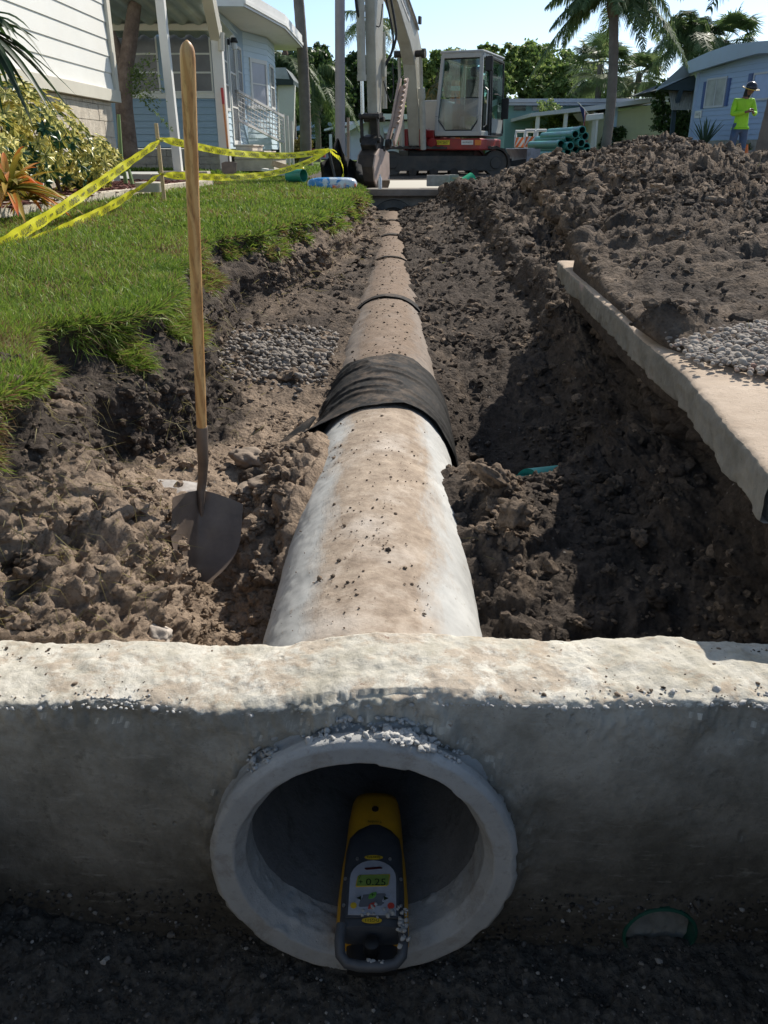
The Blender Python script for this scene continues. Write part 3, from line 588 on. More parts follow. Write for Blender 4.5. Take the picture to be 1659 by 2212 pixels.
n_c = 32000; p, idx, u = terr_points(n_c, w_clod); dist = np.maximum(p[:, 1], 1.5); sz = np.exp(rng.normal(0, .62, n_c))*.0050*(dist/2.0)**.75; sz = np.minimum(sz, .055)
link_c = link('soil_clods', scatter_mesh('soil_clods', CP, p, sz, DIRT, False, {'dry': np.clip(dryf[idx]+rng.normal(.12, .15, n_c), 0, 1), 'grass': np.zeros(n_c), 'red': np.zeros(n_c)})); tag(link_c, 'loose brown soil clods strewn over the trench and spoil heap', 'soil clods', kind='stuff')
# big clods against the pipe and on the heap crest
CB = rock_protos(8, 4, .62, 40)
bp, bs = [], []
def bigc(x, y, z, s): bp.append((x, y, z)); bs.append(s)
for i in range(110):
    side = rng.random() < .55; y = rng.uniform(2.25, 3.25)
    x = PX+(.33+rng.random()*.14 if side else -.30-rng.random()*.2); bigc(x, y, ground_z(x, y)+.008, rng.uniform(.012, .034))
for i in range(80):
    x = rng.uniform(-1.2, -.8); y = rng.uniform(1.55, 2.6); bigc(x, y, ground_z(x, y), rng.uniform(.010, .04))
for i in range(90):
    x = rng.uniform(.45, .95); y = rng.uniform(2.6, 3.3) if i < 55 else rng.uniform(1.6, 2.6); bigc(x, y, ground_z(x, y), rng.uniform(.010, .032))
for i in range(600):
    y = rng.uniform(5.5, 14); x = rng.uniform(1.1, 5.0); bigc(x, y, ground_z(x, y)+.01, (.013+.050*rng.random()**2.5)*(y/11)**.5)
bigc(.375, 2.36, -1.02, .062); bigc(.33, 2.6, -1.0, .05)
bp = np.array(bp); bs = np.array(bs); nB = len(bs)
o = link('soil_lumps', scatter_mesh('soil_lumps', CB, bp, bs, DIRT, True, {'dry': np.clip(np.where(bp[:, 1] < 4, .6, .28)+rng.normal(0, .15, nB)-.25*(bp[:, 0] > .42), 0, 1), 'grass': np.zeros(nB), 'red': np.zeros(nB)})); tag(o, 'big broken lumps of brown soil along the pipe and on the heap', 'soil lumps', kind='stuff')
# crumbs lying on the pipe and on the wall top
pc = []; ps = []
pk = [(rng.uniform(1.5, 3.2), rng.normal(-.05, .10)) for _ in range(16)]
for i in range(420):
    c_ = pk[rng.integers(16)]; far_ = rng.random() < .3; y = rng.uniform(1.46, 3.3) if far_ else c_[0]+rng.normal(0, .07); x = rng.normal(-.06, .13) if far_ else c_[1]+rng.normal(0, .035)
    if abs(x) > .27 or y < 1.46 or y > 3.27: continue
    pc.append((PX+x, y, -1.26+math.sqrt(.3**2-x*x)+.001)); ps.append(min(.010, math.exp(rng.normal(-6.35, .6))))
for i in range(600):
    x = rng.uniform(-.85, .9); y = rng.uniform(1.25, 1.43); pc.append((x, y, ytop(x)+.003)); ps.append(min(.007, math.exp(rng.normal(-6.3, .5))))
for i in range(420):
    y = 4.2+rng.random()**1.4*9; x = rng.normal(0, .10)
    if abs(x) < .25: pc.append((PX+x, y, -1.26+math.sqrt(.09-x*x)+.001)); ps.append(min(.02, math.exp(rng.normal(-5.5, .5)))*(y/4.2)**.5)
pc = np.array(pc); ps = np.array(ps)
o = link('soil_crumbs', scatter_mesh('soil_crumbs', rock_protos(6, 2, .4, 70, .5), pc, ps, DIRT, True, {'dry': np.clip(rng.normal(.62, .28, len(ps)), 0, 1), 'grass': np.zeros(len(ps)), 'red': np.zeros(len(ps))})); tag(o, 'small dark soil crumbs on top of the pipe and wall', 'soil crumbs', kind='stuff')
# pale mortar crumbs on the pipe mouth and wall lip
MORT = plain('mortar_crumbs', (.46, .45, .43), .95, 0, .2, 20, .5, 80, bd=.004)
pc, ps = [], []
for i in range(330):
    a = (rng.choice([1.05, 1.3, 1.48, 1.75, 2.3])+rng.normal(0, .07)) if i < 420 else rng.uniform(.5, 2.7); y = 1.185+rng.random()**.6*.062; rr = .294+.006*rng.random(); s = math.exp(rng.normal(-5.65, .5))
    if i % 3 == 0: y = 1.243-abs(rng.normal(0, .008)); rr = .31
    pc.append((PX+rr*math.cos(a), y, -1.26+rr*math.sin(a))); ps.append(min(s, .010))
for i in range(90): a = rng.normal(1.33, .10); pc.append((PX+.305*math.cos(a), 1.20+rng.normal(0, .011), -1.26+.298*math.sin(a)+.004)); ps.append(rng.uniform(.003, .009))
for i in range(600):
    x = rng.uniform(-.85, .85); q = rng.random()**2; pc.append((x, 1.243+q*.03-.004, ytop(x)-.012*(1-q)+.002)); ps.append(min(.008, math.exp(rng.normal(-5.9, .45))))
o = link('mortar_crumbs', scatter_mesh('mortar_crumbs', rock_protos(8, 2, .6, 90, .8), np.array(pc), np.array(ps), MORT, True)); tag(o, 'pale mortar crumbs stuck round the pipe mouth and wall edge', 'mortar crumbs', kind='stuff')
# gravel: grey patch beside the fabric and pale heap on the slab
def gravel_mat(name, c1, c2, c3):
    m, nt, b = newmat(name); n = NT(nt); r = n.attr('rnd'); c = n.ramp(r, [(0, c1), (.5, c2), (.93, c2), (1, c3)]); c = n.mix(n.ramp(n.noise(60, 5), [(.35, .35), (.6, 0)]), c, (.10, .08, .065))
    setp(b, col=c, rough=.88, spec=.25, nrm=n.bump(n.noise(120, 5), .4, .003)); return m
GP = rock_protos(10, 2, .28, 120, .8)
gp_, gs = [], []
for i in range(3200):
    t = rng.random(); y = 4.15+t*1.05+rng.normal(0, .12); x = rng.uniform(-1.0, -.36)
    if rng.random() > math.exp(-((x+.56)/.32)**2-((y-4.62)/.45)**2)+.10: continue
    gp_.append((x, y, ground_z(x, y)+rng.random()**2*.025)); gs.append(min(.024, math.exp(rng.normal(-4.45, .38))))
o = link('grey_gravel', scatter_mesh('grey_gravel', GP, np.array(gp_), np.array(gs), gravel_mat('gravel_grey', (.15, .125, .105), (.31, .275, .24), (.30, .26, .22)), True, {'rnd': rng.random(len(gs))})); tag(o, 'grey gravel spilled beside the pipe beyond the fabric wrap', 'gravel', kind='stuff')
gp_, gs = [], []
for i in range(13000):
    x = .9+rng.random()*1.2; y = 2.15+rng.random()*1.2; h = 1-((x-1.45)/.47)**2-((y-2.72)/.52)**2+fbm(np.array([[x*3, y*3, 0]]), 2, 7)[0]*.5
    if h < 0 and rng.random() > math.exp(h*7)*.35: continue
    h = max(h, 0)
    gp_.append((x, y, -.60+h*.05*rng.random()+.008)); gs.append(min(.018, math.exp(rng.normal(-4.85, .38))))
o = link('pale_gravel', scatter_mesh('pale_gravel', GP, np.array(gp_), np.array(gs), gravel_mat('gravel_pale', (.22, .19, .165), (.37, .33, .29), (.33, .20, .16)), True, {'rnd': rng.random(len(gs))})); tag(o, 'pale rounded gravel heaped on the pavement slab', 'gravel', kind='stuff')
# ------------------------------------------------------------ grass
def grass_mat(name='grass'):
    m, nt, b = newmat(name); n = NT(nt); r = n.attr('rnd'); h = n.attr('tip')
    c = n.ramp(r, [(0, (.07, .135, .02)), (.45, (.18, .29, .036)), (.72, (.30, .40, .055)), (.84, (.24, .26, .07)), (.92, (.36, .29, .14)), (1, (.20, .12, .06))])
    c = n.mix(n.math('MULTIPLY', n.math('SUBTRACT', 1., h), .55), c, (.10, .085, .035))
    out = nt.nodes['Material Output']; tr_ = nt.nodes.new('ShaderNodeBsdfTranslucent'); mx = nt.nodes.new('ShaderNodeMixShader'); mx.inputs[0].default_value = .38
    nt.links.new(c, tr_.inputs[0]); setp(b, col=c, rough=.55, spec=.35); nt.links.new(b.outputs[0], mx.inputs[1]); nt.links.new(tr_.outputs[0], mx.inputs[2]); nt.links.new(mx.outputs[0], out.inputs[0]); return m
GRM = grass_mat()
def blades(P, D, L, W, rnd, bend=.5, name='grass', mat=None):
    """P base, D growth direction (unit), L length, W width; bends towards the ground"""
    n = len(P); s = np.cross(D, rng.normal(size=(n, 3))); s /= np.linalg.norm(s, axis=1)[:, None]+1e-9; out = np.cross(s, D)
    dn = out*bend*rng.uniform(.2, 1.3, n)[:, None]-np.array([0, 0, .25])*bend
    c0 = P; c1 = P+D*(L*.5)[:, None]+dn*(L*.14)[:, None]; c2 = P+D*(L*.82)[:, None]+dn*(L*.62)[:, None]
    w = (s*W[:, None])*.5; V = np.stack([c0-w, c0+w, c1+w*.9, c1-w*.9, c2+w*.12, c2-w*.12], 1).reshape(-1, 3)
    b = (np.arange(n)*6)[:, None]; Q = np.concatenate([b+np.array([[0, 1, 2, 3]]), b+np.array([[3, 2, 4, 5]])], 0)
    return link(name, np_mesh(name, V, Q, mat or GRM, True, {'rnd': np.repeat(np.clip(rnd, 0, 1), 6), 'tip': np.tile([.3, .3, .8, .8, 1, 1], n)}))
gw = GRASSW.reshape(nr, nc)[:-1, :-1].ravel()
n_g = 175000; p, idx, u = terr_points(n_g, lambda c, u: (gw > .35)*(u > 1.)*(u < 6.3)*(c[:, 0] > -.3-c[:, 1]*.62)*(c[:, 0] > -3.15)/(np.maximum(c[:, 1], 1.6)**1.45)*(1+1.6*(u > 3.4)))
Nn = TERR['N'][np.minimum(idx+idx//(nc-1), len(TERR['N'])-1)]; Nn = Nn*np.sign(Nn[:, 2:3]+1e-6)
hang = ss(3.7, 4.6, u)[:, None]; Dg = Nn*(1-hang*.2)+rng.normal(0, .55, (n_g, 3))*np.array([1, 1, .4])+hang*np.stack([.75+0*u, -.1+0*u, -.55+0*u], 1)*rng.uniform(.3, 1.5, n_g)[:, None]; Dg /= np.linalg.norm(Dg, axis=1)[:, None]
dst = np.maximum(p[:, 1], 1.5); L = rng.uniform(.026, .070, n_g)*(1+.7*fbm(p*4.5, 2, 207))*(1+.5*hang[:, 0])*np.clip(dst/6, 1, 1.5); W = rng.uniform(.0022, .0048, n_g)*np.clip(dst/3.2, 1, 3.4)
gp2 = fbm(p*1.6, 3, 201); rd = rng.beta(2.2, 2.6, n_g)*.85+gp2*.42+.02+.12*hang[:, 0]*(rng.random(n_g) < .75)+.42*(rng.random(n_g) < (.20+.28*hang[:, 0]+.38*ss(-.02, .35, fbm(p*2.1, 3, 205))))
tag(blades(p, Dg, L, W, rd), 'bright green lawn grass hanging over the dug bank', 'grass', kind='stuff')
# yard grass farther off
n_f = 26000; yy = 16.6*(1.0+rng.random(n_f)**1.5*.9); xx = rng.uniform(-11, -1.9, n_f); k = xx > -.36*yy-3; yy = yy[k]; xx = xx[k]; n_f = len(xx)
p = np.stack([xx, yy, -.50+(.17*np.clip((-2-xx)/2, 0, 1))], 1); Dg = rng.normal(0, .35, (n_f, 3)); Dg[:, 2] = 1; Dg /= np.linalg.norm(Dg, axis=1)[:, None]
tag(blades(p, Dg, rng.uniform(.05, .11, n_f), rng.uniform(.012, .022, n_f), rng.beta(2, 2.4, n_f)*.75), 'mown yard grass between the flower bed and the houses', 'grass', kind='stuff')
# roots and dry stalks on the cut face
n_r = 1500; p, idx, u = terr_points(n_r, lambda c, u: (u > 4.2)*(u < 8.5)/(np.maximum(c[:, 1], 1.5)**1.6)); Dg = rng.normal(0, .6, (n_r, 3))+np.array([.6, -.4, -.1]); Dg /= np.linalg.norm(Dg, axis=1)[:, None]
tag(blades(p, Dg, rng.uniform(.04, .12, n_r), rng.uniform(.001, .0022, n_r)*np.clip(p[:, 1]/2.5, 1, 3), .9+0*u, 1.2, 'dry_roots'), 'dry roots and dead stalks poking out of the cut soil face', 'roots', kind='stuff')
# weeds / straw bits in the ditch
n_r = 90; p, idx, u = terr_points(n_r, lambda c, u: (u > 14)*(u < 25)*(c[:, 1] < 9)*(c[:, 1] > 1.5)/(np.maximum(c[:, 1], 1.5)**1.3)); Dg = rng.normal(0, .7, (n_r, 3))+np.array([0, -.2, .3]); Dg /= np.linalg.norm(Dg, axis=1)[:, None]
tag(blades(p, Dg, rng.uniform(.03, .10, n_r), rng.uniform(.0012, .0026, n_r)*np.clip(p[:, 1]/2.5, 1, 3), .88+0*u, 1., 'straw_bits'), 'straw and dead grass bits lying on the dark soil', 'straw', kind='stuff')
# ------------------------------------------------------------ stones near the shovel
STONE = plain('field_stone', (.30, .235, .18), .92, 0, .35, 9, .6, 40, dirt=(.14, .10, .075), dirtamt=.7, bd=.006)
def stone(px, py, z, s, label, seed, stretch=(1.3, 1, .75), mat=None, cat='stone', name='stone'):
    v, f = rock_protos(1, 4, .32, seed)[0]; v = v*np.array(stretch)*s; c = PZ(px, py, z); me = np_mesh(name, v, f, mat or STONE, True); o = link(name, me, None, c); o.rotation_euler = (0, 0, seed); return tag(o, label, cat)
stone(537, 990, -1.07, .062, 'rounded tan stone lying between the shovel and the pipe', 301)
stone(585, 1040, -1.09, .055, 'angular brown soil block below the rounded tan stone', 302, (1.3, .9, .6), cat='soil block', name='soil_block')
stone(530, 1055, -1.12, .05, 'flat brown soil block just right of the shovel blade', 303, (1.2, 1, .55), cat='soil block', name='soil_block')
stone(335, 1375, -1.13, .05, 'pointed pale stone standing behind the left part of the wall', 304, (1., .8, 1.1), plain('pale_stone', (.48, .42, .36), .9, 0, .3, 14, .5, 60, bd=.004))
v, f = rock_protos(1, 4, .22, 310, .4)[0]; v = v*np.array([.17, .085, .03]); c = PZ(330, 1055, -1.07); sl_ = link('stone_slab', np_mesh('stone_slab', v, f, plain('chalky_slab', (.40, .37, .34), .92, 0, .4, 12, .5, 50, dirt=(.16, .12, .09), dirtamt=.8, bd=.004), True), None, c); tag(sl_, 'flat chalky slab of stone half buried behind the shovel', 'stone'); sl_.rotation_euler = (.1, .1, .15)
# ------------------------------------------------------------ shovel standing in the soil
def wood_mat(name, c1, c2, c3, sc=1., rough=.45):
    m, nt, b = newmat(name); n = NT(nt); st = n.mapping((1, 1, .045))
    g = n.wave(14*sc, st, 9, 3, 1.3, 'X'); g2 = n.noise(90*sc, 6, .7, st)
    c = n.mix(n.ramp(g, [(.25, 0), (.8, 1)]), c1, c2); c = n.mix(n.ramp(g2, [(.5, 0), (.7, .8)]), c, c3); c = n.mix(n.ramp(n.noise(7, 6, .7), [(.6, 0), (.75, .35)]), c, (.10, .06, .035))
    setp(b, col=c, rough=rough, spec=.45, nrm=n.bump(g2, .25, .001)); return m
ASHW = wood_mat('shovel_wood', (.62, .37, .15), (.48, .25, .09), (.17, .08, .03))
STEEL = plain('worn_steel', (.17, .13, .105), .5, .3, .3, 14, .3, 90, dirt=(.20, .15, .11), dirtamt=.8)
top = PY(404, 93, 2.10); neck = PY(436, 930, 2.325); bl = PY(441, 1068, 2.395); tip = PY(425, 1218, 2.31)
sh = thing('shovel', 'long wooden handled shovel and worn steel blade upright in the soil left of the pipe', 'shovel', tuple(tip))
ax = (neck-top); L_ = ax.length
def hp_(t): return top+ax*t
pts_ = [hp_(-.006), hp_(0), hp_(.006), hp_(.014), hp_(.03), hp_(.08), hp_(.16), hp_(.35), hp_(.6), hp_(.85), hp_(1.0), hp_(1.03)]
rr_ = [.002, .0095, .0135, .0162, .0174, .0172, .0166, .0158, .0152, .0150, .0148, .0145]
mb = MB(); mb.tube(pts_, rr_, 28); mb.build('handle', ASHW, sh, smooth=60)
mb = MB(); d1 = ax.normalized(); q0 = hp_(.985); mb.tube([q0, q0+d1*.004, q0+d1*.06, q0+d1*.13, bl+Vector((-.004, .012, .045)), bl+Vector((-.010, .004, .01)), bl+Vector((-.012, -.004, -.04)), bl+Vector((-.012, -.010, -.11))], [.0165, .0178, .0172, .0160, .0145, .014, .009, .004], 24); mb.build('socket', STEEL, sh, smooth=60)
# blade: dished sheet, side wings, turned step on top
bc = (bl+tip)/2; vdir = (tip-bl).normalized(); side = Vector((.74, .67, 0)).normalized(); side = (side-vdir*side.dot(vdir)).normalized(); nrm = side.cross(vdir).normalized()
if nrm.y > 0: nrm = -nrm
V = []; nu, nv = 41, 49; W0 = .122; H0 = .285
for j in range(nv):
    t = j/(nv-1)
    for i in range(nu):
        s_ = -1+2*i/(nu-1); wid = W0*(1-.85*max(0, (t-.35)/.65)**2.2); drop = 0
        sh_ = .012*max(0, 1-t*14)*0; top_slope = .030*abs(s_)**1.5*(1-t)*1.0
        dish = .062*(abs(s_)**1.7)*(.65+.35*t)-.022*math.exp(-(s_/.16)**2)*max(0, 1-t*1.4)-.004
        p_ = bl+vdir*(-.012+top_slope+t*H0)+side*(s_*wid)+nrm*(dish+(.0)); V.append(p_)
n0 = len(V); V2 = [v_-nrm*.0022 for v_ in V]; Fb = []
for j in range(nv-1):
    for i in range(nu-1): a = j*nu+i; Fb += [(a, a+1, a+nu+1, a+nu), (n0+a, n0+a+nu, n0+a+nu+1, n0+a+1)]
for i in range(nu-1): Fb += [(i, n0+i, n0+i+1, i+1), ((nv-1)*nu+i, (nv-1)*nu+i+1, n0+(nv-1)*nu+i+1, n0+(nv-1)*nu+i)]
for j in range(nv-1): Fb += [(j*nu, (j+1)*nu, n0+(j+1)*nu, n0+j*nu), (j*nu+nu-1, n0+j*nu+nu-1, n0+(j+1)*nu+nu-1, (j+1)*nu+nu-1)]
mb = MB(); mb.add(V+V2, Fb); bo = mb.build('blade', STEEL, sh, smooth=50)
# ------------------------------------------------------------ pipe laser
LY = Vector((-.035, 0, 0)); 
YEL = plain('laser_yellow', (.80, .42, .03), .45, 0, .12, 12, .2, 200, dirt=(.30, .17, .05), dirtamt=.35); LGR = plain('laser_grey', (.075, .082, .095), .5, 0, .2, 14, .2, 200, dirt=(.18, .17, .16), dirtamt=.4)
LPAN = plain('laser_panel', (.48, .50, .56), .5, 0, .08, 20, .1, 200, dirt=(.2, .19, .18), dirtamt=.4); BLK = plain('black_rubber', (.015, .015, .016), .55, 0, .3, 20, .2, 90)
lax = PY(798, 2085, 1.112); lfr = PY(800, 1712, 1.52)      # tail low near the mouth, nose up inside
# body axis lies on the pipe invert
a0 = Vector((-.041, 1.140, -1.425)); a1 = Vector((-.041, 1.550, -1.398)); la = thing('pipe_laser', 'yellow and dark grey pipe laser with a keypad lying inside the pipe mouth', 'pipe laser', tuple(a0))
dirv = (a1-a0).normalized(); upv = Vector((1, 0, 0)).cross(dirv).normalized(); Ll = (a1-a0).length
def lpt(s_, x_, h_): return a0+dirv*(s_*Ll)+Vector((x_*1.06, 0, 0))+upv*h_
def loft(sections, n=28, e=3.0):
    """superellipse sections: (s, halfwidth, zlow, zhigh)"""
    mb = MB()
    for (s_, hw, zl_, zh_) in sections:
        for k_ in range(n):
            an = 2*math.pi*(k_+.5)/n; c_, q_ = math.cos(an), math.sin(an); c_ = math.copysign(abs(c_)**(2/e), c_); q_ = math.copysign(abs(q_)**(2/e), q_)
            mb.v.append(tuple(lpt(s_, hw*c_, (zl_+zh_)/2+(zh_-zl_)/2*q_)))
    m_ = len(sections)
    for i in range(m_-1):
        for k_ in range(n): k2 = (k_+1) % n; mb.f.append((i*n+k_, i*n+k2, (i+1)*n+k2, (i+1)*n+k_))
    mb.f.append(tuple(reversed(range(n)))); mb.f.append(tuple((m_-1)*n+k_ for k_ in range(n))); return mb
loft([(.10, .071, -.09, -.014), (.3, .0705, -.09, -.008), (.5, .0665, -.09, -.004), (.62, .0615, -.088, -.001), (.80, .058, -.085, .001), (.92, .053, -.08, -.002), (.97, .047, -.07, -.009), (1.0, .036, -.06, -.02)]).build('yellow_shell', YEL, la, smooth=50)
g_ = loft([(.095, .058, -.055, -.012), (.10, .0625, -.06, .0), (.3, .0625, -.05, .006), (.45, .0600, -.05, .008), (.56, .0585, -.05, .008), (.64, .054, -.05, .006), (.69, .040, -.05, .003), (.72, .02, -.05, .001)], e=3.5); go = g_.build('grey_cover', LGR, la, smooth=50)
TOPZ = lambda s_: .0085 if .25 < s_ else .002
def patch(name, outline, mat, th=.003, parent=None, base=.0065):
    """flat raised plate on the cover; outline in (s, x)"""
    o3 = [lpt(s_, x_, base) for s_, x_ in outline]; mb = MB(); mb.prism(o3, upv*th); return mb.build(name, mat, parent or la)
def rrect(s0, s1, x0, x1, r=.006, n=5):
    rs = r/Ll; out = []
    for (cs, cx, a) in ((s1-rs, x1-r, 0), (s1-rs, x0+r, 90), (s0+rs, x0+r, 180), (s0+rs, x1-r, 270)):
        for k_ in range(n+1): an = R(a+90*k_/n); out.append((cs+rs*math.cos(an), cx+r*math.sin(an)*(1 if True else -1)))
    # order as a convex loop
    c_ = ((s0+s1)/2, (x0+x1)/2); out.sort(key=lambda q: math.atan2((q[1]-c_[1]), (q[0]-c_[0])*Ll)); return out
def arch(s0, s1, hw): 
    out = [(s0, -hw), (s0, hw)]; rr_ = min(hw, (s1-s0)*Ll*.6); sb = s1-rr_/Ll
    for k_ in range(13): an = math.pi*k_/12; out.append((sb+rr_/Ll*math.sin(an), hw*math.cos(an)))
    return out
patch('keypad_rim', arch(.135, .475, .051), LGR, .004, base=.004); pan = patch('keypad_panel', arch(.145, .465, .046), LPAN, .004, base=.006)
SCR = plain('lcd_green', (.26, .38, .09), .25, 0, .3, 30, 0); SCRT = plain('lcd_text', (.02, .035, .015), .4, 0, 0, 5, 0); YB = plain('yellow_badge', (.75, .50, .04), .5, 0, .1, 9, 0)
sc_ = patch('display', rrect(.300, .378, -.034, .034, .003), YB, .0012, pan, .0102); patch('display_glass', rrect(.305, .373, -.032, .032, .002), SCR, .001, pan, .0112)
patch('led_slot', rrect(.405, .423, -.018, .018, .004), plain('dark_red', (.09, .02, .02), .3), .001, pan, .0102)
patch('key_surround', rrect(.185, .265, -.026, .026, .004), plain('key_grey', (.17, .18, .20), .6), .0008, pan, .0102)
kg = plain('key_green', (.16, .40, .08), .5); kr = plain('key_red', (.60, .07, .05), .5)
def text_mesh(body, size, mat, name, place, parent, extr=.0, flip=False, res=2, align='CENTER', bold=0):
    cu = bpy.data.curves.new('t', 'FONT'); cu.body = body; cu.size = size; cu.extrude = extr; cu.align_x = align; cu.align_y = 'CENTER'; cu.resolution_u = res; cu.offset = bold*size
    to = bpy.data.objects.new('t', cu); COL.objects.link(to); dg = bpy.context.evaluated_depsgraph_get(); me0 = bpy.data.meshes.new_from_object(to.evaluated_get(dg)); COL.objects.unlink(to); bpy.data.objects.remove(to)
    vs = [place(v.co.x, v.co.y, v.co.z) for v in me0.vertices]; fs = [tuple(q.vertices) for q in me0.polygons]; mb = MB(); mb.add(vs, fs); o = mb.build(name, mat, parent, fix=False); bpy.data.meshes.remove(me0); return o
def key(s_, x_, hs, hw, mat, txt=None, tm=SCRT):
    k_ = patch('key', rrect(s_-hs/Ll, s_+hs/Ll, x_-hw, x_+hw, .0025), mat, .0018, pan, .0106)
    if txt: text_mesh(txt, .016, tm, 'key_symbol', lambda a, b, c: lpt(s_+b/Ll, x_+a, .0128), pan)
key(.250, 0, .008, .008, kg, '+'); key(.192, 0, .008, .008, kr, '-')
for sx in (-1, 1):
    key(.232, sx*.026, .0075, .007, LPAN); tri = [lpt(.232+a/Ll, sx*(.026+b), .0128) for a, b in ((-.005, -.004), (.005, -.004), (0, .005))]; mb = MB(); mb.prism(tri, upv*.0006); mb.build('key_symbol', SCRT, pan)
mb = MB(); mb.lathe([(0, .0), (.0065, .0), (.0065, .002), (0, .002)], lpt(.192, -.036, .0106), upv, 18); mb.build('round_key', YB, pan); mb = MB(); mb.lathe([(0, .0), (.007, .0), (.007, .002), (0, .002)], lpt(.192, .036, .0106), upv, 18); mb.build('round_key', kr, pan)
text_mesh('0.25', .024, SCRT, 'display_digits', lambda a, b, c: lpt(.325+b/Ll, .006+a, .0127), pan); text_mesh('+', .018, SCRT, 'display_sign', lambda a, b, c: lpt(.325+b/Ll, -.024+a, .0127), pan); text_mesh('/', .014, SCRT, 'display_sign', lambda a, b, c: lpt(.355+b/Ll, -.026+a, .0127), pan)
def badge(s_, x_, txt, flip, name='badge'):
    el = [(s_+.006*math.sin(t_)/Ll*1.0, x_+.019*math.cos(t_)) for t_ in [2*math.pi*k_/24 for k_ in range(24)]]; b_ = patch(name, el, YB, .0022, la, .0062)
    f_ = -1 if flip else 1; text_mesh(txt, .0095, SCRT, 'badge_text', lambda a, b, c: lpt(s_+f_*b/Ll, x_+f_*a, .0088), b_)
badge(.118, 0, 'DG511', True); badge(.487, 0, 'Spectra', True)
text_mesh('Trimble', .010, SCRT, 'maker_lettering', lambda a, b, c: lpt(.735-b/Ll, -a, .0035), la)
mb = MB(); mb.lathe([(0, 0), (.008, 0), (.008, .002), (0, .002)], lpt(.83, 0, .0006), upv, 18); mb.build('level_bubble', plain('smoke_lens', (.05, .035, .03), .2), la, smooth=40)
for sx in (-1, 1):
    for s_ in (.478, .36, .205):
        mb = MB(); mb.lathe([(0, 0), (.0035, 0), (.0035, .003), (0, .003)], lpt(s_, sx*(.0335 if s_ > .4 else .0555), .0065 if s_ > .4 else .003), upv, 12); mb.build('screw', plain('screw_metal', (.4, .4, .4) if s_ > .4 else (.05, .05, .05), .4, .5), la)
# carrying handle: U bar round a dark opening at the tail
hl = [lpt(.115, -.058, -.006), lpt(.04, -.060, -.012), lpt(-.02, -.057, -.020), lpt(-.05, -.045, -.026), lpt(-.06, -.02, -.029), lpt(-.06, .02, -.029), lpt(-.05, .045, -.026), lpt(-.02, .057, -.020), lpt(.04, .060, -.012), lpt(.115, .058, -.006)]
mb = MB(); mb.tube(hl, .0105, 14, squash=1.2); mb.build('carrying_handle', LGR, la, smooth=60)
loft([(-.02, .046, -.085, -.062), (.10, .050, -.085, -.055), (.101, .050, -.085, -.012)]).build('recess_shade_block', BLK, la)  # black block stands in for the shade inside the handle opening
mb = MB(); mb.lathe([(0, -.02), (.016, -.02), (.016, .008), (.010, .012), (0, .012)], lpt(.04, 0, -.022), upv, 20); mb.build('battery_knob', BLK, la, smooth=40)
for s_ in (.12, .85):
    for sx in (-1, 1): mb = MB(); mb.beam(lpt(s_, sx*.045, -.075), lpt(s_, sx*.055, -.11), .012, .012); mb.build('leg', BLK, la, bevel=.002)
pc = np.array([tuple(lpt(*q)) for q in [(rng.normal(.10, .045), .058+rng.normal(0, .006), .004+rng.random()*.006) for _ in range(46)]+[(rng.uniform(.13, .2), rng.uniform(-.02, .05), .011) for _ in range(14)]+[(-.055+rng.normal(0, .006), rng.normal(.0, .012), -.02) for _ in range(12)]])
o = link('mortar_bits', scatter_mesh('mortar_bits', rock_protos(6, 2, .5, 400, .8), pc, rng.uniform(.0015, .0055, len(pc)), MORT, True)); tag(o, 'whitish mortar bits stuck on the lower right of the pipe laser', 'mortar bits', kind='stuff')
# ------------------------------------------------------------ green sewer pipes near by
def green_mat(name, c, grime=(.05, .045, .04), amt=.5): return plain(name, c, .4, 0, .12, 5, .1, 60, dirt=grime, dirtamt=amt)
GREENP = green_mat('pvc_green', (.03, .30, .22)); 
tq = thing('plastic_pipe', 'pale turquoise plastic pipe end peeping out of the dark ditch right of the concrete pipe', 'pipe', tuple(PZ(1140, 1035, -1.36)))
c = PY(1140, 1036, 3.26); c2 = c+Vector((.30, .24, -.08)); mb = MB(); mb.tube([c, c+Vector((-.0, .0, -.02))*1, c2], [.062, .066, .066], 36, cap=True); mb.build('barrel', green_mat('pvc_turquoise', (.10, .55, .50), (.10, .07, .05), .5), tq, smooth=50)
gh = PY(1422, 2010, 1.25); gs_ = thing('stub_pipe', 'dark green pipe stub opening low in the wall, filled with mortar', 'pipe stub', tuple(gh))
rp = .078; mb = MB(); mb.lathe([(rp, -.012), (rp-.006, -.014), (rp-.007, .10), (rp, .10)], gh, (0, 1, 0), 48, closed=True); mb.build('stub_ring', green_mat('pvc_dark', (.015, .10, .07), (.04, .035, .03), .7), gs_, smooth=50)
nv_ = 40; V = []; Fm = []
for j in range(nv_):
    for i in range(nv_):
        a, b_ = -1+2*i/(nv_-1), -1+2*j/(nv_-1); k_ = 1/max(1, math.hypot(a, b_)/max(abs(a), abs(b_), 1e-6)); x_ = a*k_*(rp-.008); z_ = b_*k_*(rp-.008)
        V.append((gh.x+x_, gh.y+.012+.05*max(0, (z_/rp+.25))**1.2*1.2, gh.z+z_))
V = np.array(V); V[:, 1] += fbm(V*40, 3, 5)*.010; V = [tuple(q) for q in V]
for j in range(nv_-1):
    for i in range(nv_-1): a = j*nv_+i; Fm.append((a, a+1, a+nv_+1, a+nv_))
mb = MB(); mb.add(V, Fm); mb.build('mortar_plug', plain('grey_mortar', (.22, .225, .21), .95, 0, .3, 30, .5, 60, bd=.005), gs_, smooth=60)
